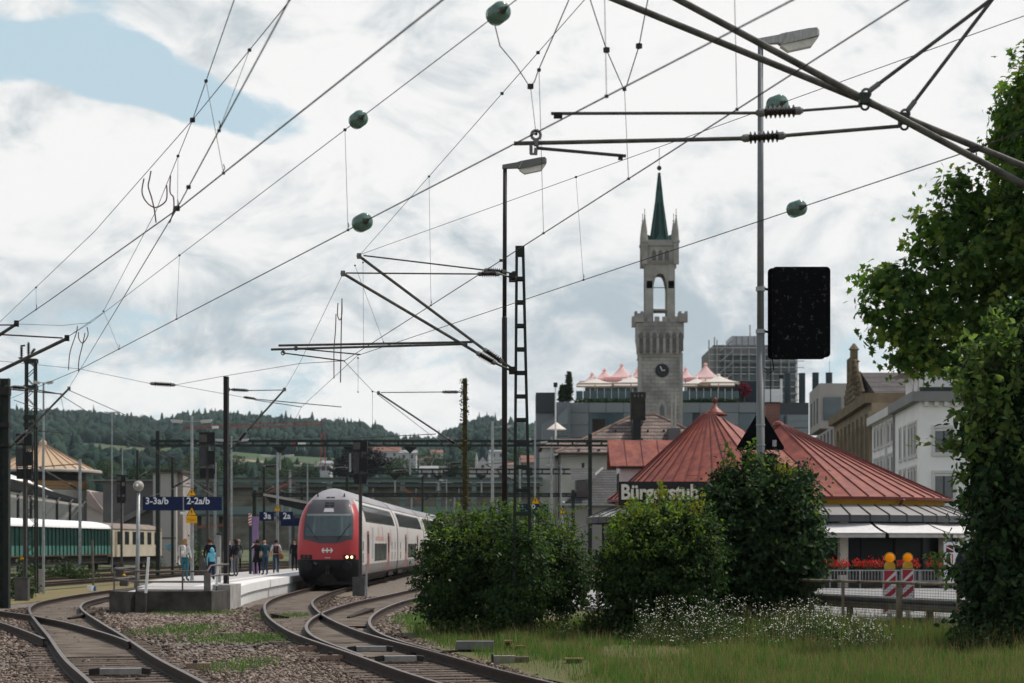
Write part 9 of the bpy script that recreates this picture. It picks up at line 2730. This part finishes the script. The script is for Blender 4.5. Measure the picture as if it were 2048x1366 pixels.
# ---- grass and flowers on the verge
def grass():
    def region(n, y0, y1, pw, xfun, hfun, wfun, m, name, label, lean=0.35):
        y = y0 + (y1-y0)*rng.uniform(0,1,n)**pw
        x, keep = xfun(y, n)
        x, y = x[keep], y[keep]; n = len(x)
        h = hfun(x, y, n); w = wfun(y, n)
        a = rng.uniform(0,6.28,n); ln = np.abs(rng.normal(0,lean,n))*h
        la = rng.uniform(0,6.28,n)
        cx_, sy_ = np.cos(a)*w, np.sin(a)*w
        O = np.zeros((n,5,3))
        z0 = -0.15
        O[:,0] = np.stack([x-cx_,y-sy_,np.full(n,z0)],1); O[:,1] = np.stack([x+cx_,y+sy_,np.full(n,z0)],1)
        mx, my = x+np.cos(la)*ln*0.35, y+np.sin(la)*ln*0.35
        O[:,2] = np.stack([mx+cx_*0.7,my+sy_*0.7,z0+h*0.55],1); O[:,3] = np.stack([mx-cx_*0.7,my-sy_*0.7,z0+h*0.55],1)
        O[:,4] = np.stack([x+np.cos(la)*ln,y+np.sin(la)*ln,z0+h],1)
        tag(np_obj(name, O.reshape(-1,3), [(0,1,2,3),(3,2,4)], 5, m), label, 'grass', kind='stuff')
    def right_edge(y): return 9.28 - 0.87*(y-41.4)/1.98 + 0.3
    def fx(y, n):
        x0 = np.maximum(np.interp(y, T1[:,1], T1[:,0])+1.5, np.interp(y, T2[:,1], T2[:,0])+1.6)
        x1 = np.minimum(0.275*y, right_edge(y)+0.3)
        t = rng.uniform(0,1,n)
        x = x0 + (x1-x0)*t
        near_track = (x-x0)
        keep = rng.uniform(0,1,n) < np.clip(0.12+near_track*0.55, 0.1, 1)
        p = np.sin(x*1.7+0.5)*np.sin(y*0.6+1.0)+0.5*np.sin(x*0.6-y*0.33)
        keep &= ~((p > 0.55) & (x < 5) & (rng.uniform(0,1,n) < 0.8))
        return x, keep
    def hf(x, y, n):
        fence_d = right_edge(y)-x
        tall = np.clip(1.2 - fence_d*0.28, 0, 1)
        cl = np.clip(np.sin(x*3.1+np.sin(y*1.3)*2)*np.sin(y*1.9+x)+0.35,0,1)
        return rng.uniform(0.03,0.13,n)*(1+0.9*np.clip((x-2)/4,0,1)) + cl*rng.uniform(0.0,0.22,n) + tall*rng.uniform(0.05,0.5,n)*(0.5+0.5*np.sin(x*2.1+y*0.9)**2)
    wf = lambda y, n: rng.uniform(0.003,0.006,n)*np.clip(y/34,0.8,1.4)
    region(165000, 26.3, 52, 1.35, fx, hf, wf, leaf_mat('grass_green', (0.035,0.085,0.02), (0.125,0.20,0.052), 0.42, 0.7), 'grass', 'green meadow grass on the verge right of the track')
    region(24000, 26.3, 50, 1.3, fx, lambda x,y,n: hf(x,y,n)*1.5, wf, leaf_mat('grass_straw', (0.16,0.12,0.05), (0.28,0.215,0.10), 0.2, 0.8), 'dry_grass', 'dry straw coloured grass among the green verge')
    # sparse tufts between the tracks
    def patches(y, n):
        x = rng.uniform(-11,2,n)
        c = [(-5.9,43.5,1.5,3.0),(-8.0,48,1.2,4.0),(-4.6,34,0.7,2.5),(-3.2,72,0.8,4),(-2.6,56,0.9,6),(-9.5,60,1.6,2.0),(-12.3,50,0.8,4),(-6.6,57.5,0.9,2.5)]
        k = np.zeros(n,bool)
        for cx_, cy_, rx, ry in c: k |= (((x-cx_)/rx)**2+((y-cy_)/ry)**2) < rng.uniform(0.1,1,n)
        return x, k
    region(90000, 30, 78, 1.2, patches, lambda x,y,n: rng.uniform(0.03,0.10,n), lambda y,n: rng.uniform(0.005,0.01,n)*np.clip(y/40,0.8,1.5), leaf_mat('grass_green', (0.045,0.065,0.016), (0.12,0.135,0.04)), 'weeds', 'green weed patches between the tracks')
grass()
def flowers():
    n = 900
    cl = [(1345,1300,75,40.0),(1400,1290,60,41.0),(1465,1295,70,39.5),(1300,1290,40,41),(1560,1290,60,39.5),(1620,1285,60,39.0),(1690,1290,70,38.5),(1740,1300,50,38),(1130,1275,40,44),(1150,1270,30,45),(1080,1270,25,45),(1590,1275,60,41)]
    w = np.array([c[2] for c in cl], float); w[8:11] *= 0.15; w /= w.sum()
    idx = rng.choice(len(cl), n, p=w)
    Yc = np.array([c[3] for c in cl])[idx] + rng.normal(0,0.9,n)
    px = np.array([c[0] for c in cl])[idx] + rng.normal(0,1,n)*np.array([c[2] for c in cl])[idx]*0.46
    x = (px-CX)*Yc/F
    h = rng.uniform(0.15,1.0,n)*np.where(idx < 7, 1, 0.85)*np.array([1,0.8,1.05,0.7,0.85,1.0,0.7,0.6,0.9,0.8,0.8,0.9])[idx]
    top = np.stack([x+rng.normal(0,0.04,n), Yc+rng.normal(0,0.04,n), -0.14+h],1)
    # flower heads: little star discs, several per stem
    k = 3
    tp = np.repeat(top,k,0) + rng.normal(0,0.045,(n*k,3))*np.array([1,1,0.5])
    m = len(tp)
    ang = np.arange(8)*2*math.pi/8
    rad = np.where(np.arange(8)%2==0,1.0,0.72)
    r = rng.uniform(0.008,0.018,m)
    nrm = unit(m)*0.5+np.array([0,-0.35,0.9]); nrm /= np.linalg.norm(nrm,axis=1)[:,None]
    t = np.cross(nrm,np.array([1.0,0.1,0])); t /= np.linalg.norm(t,axis=1)[:,None]; b = np.cross(nrm,t)
    O = tp[:,None,:] + r[:,None,None]*(np.cos(ang)*rad)[None,:,None]*t[:,None,:] + r[:,None,None]*(np.sin(ang)*rad)[None,:,None]*b[:,None,:]
    tag(np_obj('wildflowers', O.reshape(-1,3), [tuple(range(8))], 8, leaf_mat('white_petals', (0.50,0.50,0.42), (0.66,0.66,0.58), 0.25, 0.8)), 'white wildflowers along the foot of the bushes', 'flowers', kind='stuff')
    # stems with small leaves
    S = np.zeros((n,4,3))
    S[:,0] = np.stack([x-0.004,Yc,np.full(n,-0.15)],1); S[:,1] = np.stack([x+0.004,Yc,np.full(n,-0.15)],1); S[:,2] = top+np.array([0.003,0,0]); S[:,3] = top-np.array([0.003,0,0])
    tag(np_obj('flower_stems', S.reshape(-1,3), [(0,1,2,3)], 4, leaf_mat('stem_green', (0.03,0.05,0.015), (0.07,0.09,0.03), 0.2)), 'green stems of the white wildflowers', 'flowers', kind='stuff')
    q = rng.uniform(0.1,0.9,(n*4,1)); bs = np.repeat(np.stack([x,Yc,np.full(n,-0.15)],1),4,0); te = np.repeat(top,4,0)
    leaf_cards('flower_leaves', bs+(te-bs)*q+rng.normal(0,0.03,(n*4,3)), None, 0.06, leaf_mat('stem_green', (0.03,0.05,0.015), (0.07,0.09,0.03)), None, kind='stuff')
    o = bpy.data.objects.get('flower_leaves'); tag(o, 'small leaves on the white wildflower stems', 'flowers', kind='stuff')
    # weeds at the foot of the hedges
    pts = []
    for pxa, pxb, Yw, nn, hh in ((870,1170,44.8,2600,0.35),(1170,1270,43.5,2600,0.75),(1230,1420,41.6,1800,0.3),(1430,1620,46.3,900,0.3),(1900,2048,36.5,2600,0.5)):
        p_ = rng.uniform(pxa,pxb,nn); yy = Yw+rng.normal(0,0.35,nn)
        pts.append(np.stack([(p_-CX)*yy/F, yy, -0.12+np.abs(rng.normal(0,hh*0.45,nn))],1))
    leaf_cards('undergrowth', np.vstack(pts), None, 0.085, leaf_mat('undergrowth_leaf', (0.018,0.035,0.010), (0.06,0.08,0.025), 0.25), None)
    o = bpy.data.objects.get('undergrowth'); tag(o, 'low weedy undergrowth at the foot of the hedges', 'weeds', kind='stuff')
flowers()
# ---- more of the overhead line clutter down the line
def clutter():
    for k, (Y, px0, px1, pt, pb, posts, lab) in enumerate(((230,600,1120,966,976,((604,960),(1116,958)),'third gantry half hidden by the footbridge'),(150,505,1150,986,994,((509,980),(1146,980)),'low far gantry just above the train roof'))):
        g = gantry(lab, Y, px0, px1, pt, pb, posts, 17)
        for px in range(px0+60, px1-20, 86):
            p = P(px, pb+1, Y)
            MB().tube([p, p-V(0,0,1.3)], 0.07, 6).build('drop_post', G['galv'], g)
            ribbed(g, p+V(-0.9,0,-1.1), p+V(-0.05,0,-1.15), 0.09, 4)
    for k, (px, pt, Y, arm, lab) in enumerate(((528,930,140,1,'far grey mast with bracket left of the train'),(580,940,150,-1,'far grey mast with bracket above the train front'),(845,952,160,1,'far mast with bracket right of the train roof'),(1040,915,150,-1,'far mast behind the ladder mast'),(275,900,140,1,'far mast with bracket behind the globe lamp'),(160,918,125,-1,'thin lattice mast in front of the green carriage'),(345,915,130,1,'far mast right of the lift tower'),(430,925,135,-1,'far mast beside the tall signal'))):
        t = P(px, pt, Y)
        e = thing('far_mast', lab, 'mast', (t.x,Y,-0.2))
        MB().beam(V(t.x,Y,-0.2), t, 0.16, 0.16, up=(0,1,0)).build('post', G['galv'] if k%2 else G['mastgreen'], e)
        MB().tube([t-V(0,0,0.3), t+V(arm*2.6,0,-0.5)], 0.035, 5).build('tie_rod', G['tube'], e)
        MB().tube([t-V(0,0,2.0), t+V(arm*2.6,0,-0.5)], 0.05, 6).build('bracket_tube', G['tube'], e)
        ribbed(e, t+V(arm*0.1,0,-1.9), t+V(arm*0.7,0,-1.55), 0.08, 4)
        MB().tube([t+V(arm*0.9,0,-1.7), t+V(arm*2.8,0,-1.6)], 0.03, 5).build('registration_tube', G['tube'], e)
    for k, (a, b, lab) in enumerate((((560,830,70),(1010,952,230),'far contact wire running down right above the train'),((757,790,66),(1000,962,230),'far carrier wire beyond the ivy mast'),((137,780,66),(640,985,220),'far wire running from the leftmost mast down the line'),((28,800,66),(560,975,200),'far wire crossing the concrete wall'),((121,790,66),(430,960,150),'far wire sagging to the platform'),((300,905,140),(700,955,150),'level cross wire above the blue signs'),((690,915,130),(1160,912,130),'level cross wire behind the ivy mast'))):
        Wire(lab, [P(*a), P(*b)], 0.012, sag=0.25)
clutter()
# ---- air
def haze():
    m = bpy.data.materials.new('haze_air'); m.use_nodes = True
    N, L = m.node_tree.nodes, m.node_tree.links
    N.remove(N['Principled BSDF'])
    v = N.new('ShaderNodeVolumePrincipled')
    v.inputs['Color'].default_value = (0.74,0.87,0.96,1)
    v.inputs['Density'].default_value = 0.000045
    v.inputs['Anisotropy'].default_value = 0.2
    L.new(v.outputs[0], N['Material Output'].inputs['Volume'])
    o = MB().box((-3000,-70,-3),(3000,3400,260)).build('haze', m, base=V(0,0,-3))
    tag(o, 'thin bluish haze over the whole valley', 'haze', kind='stuff')
HAZE = True
if HAZE: haze()
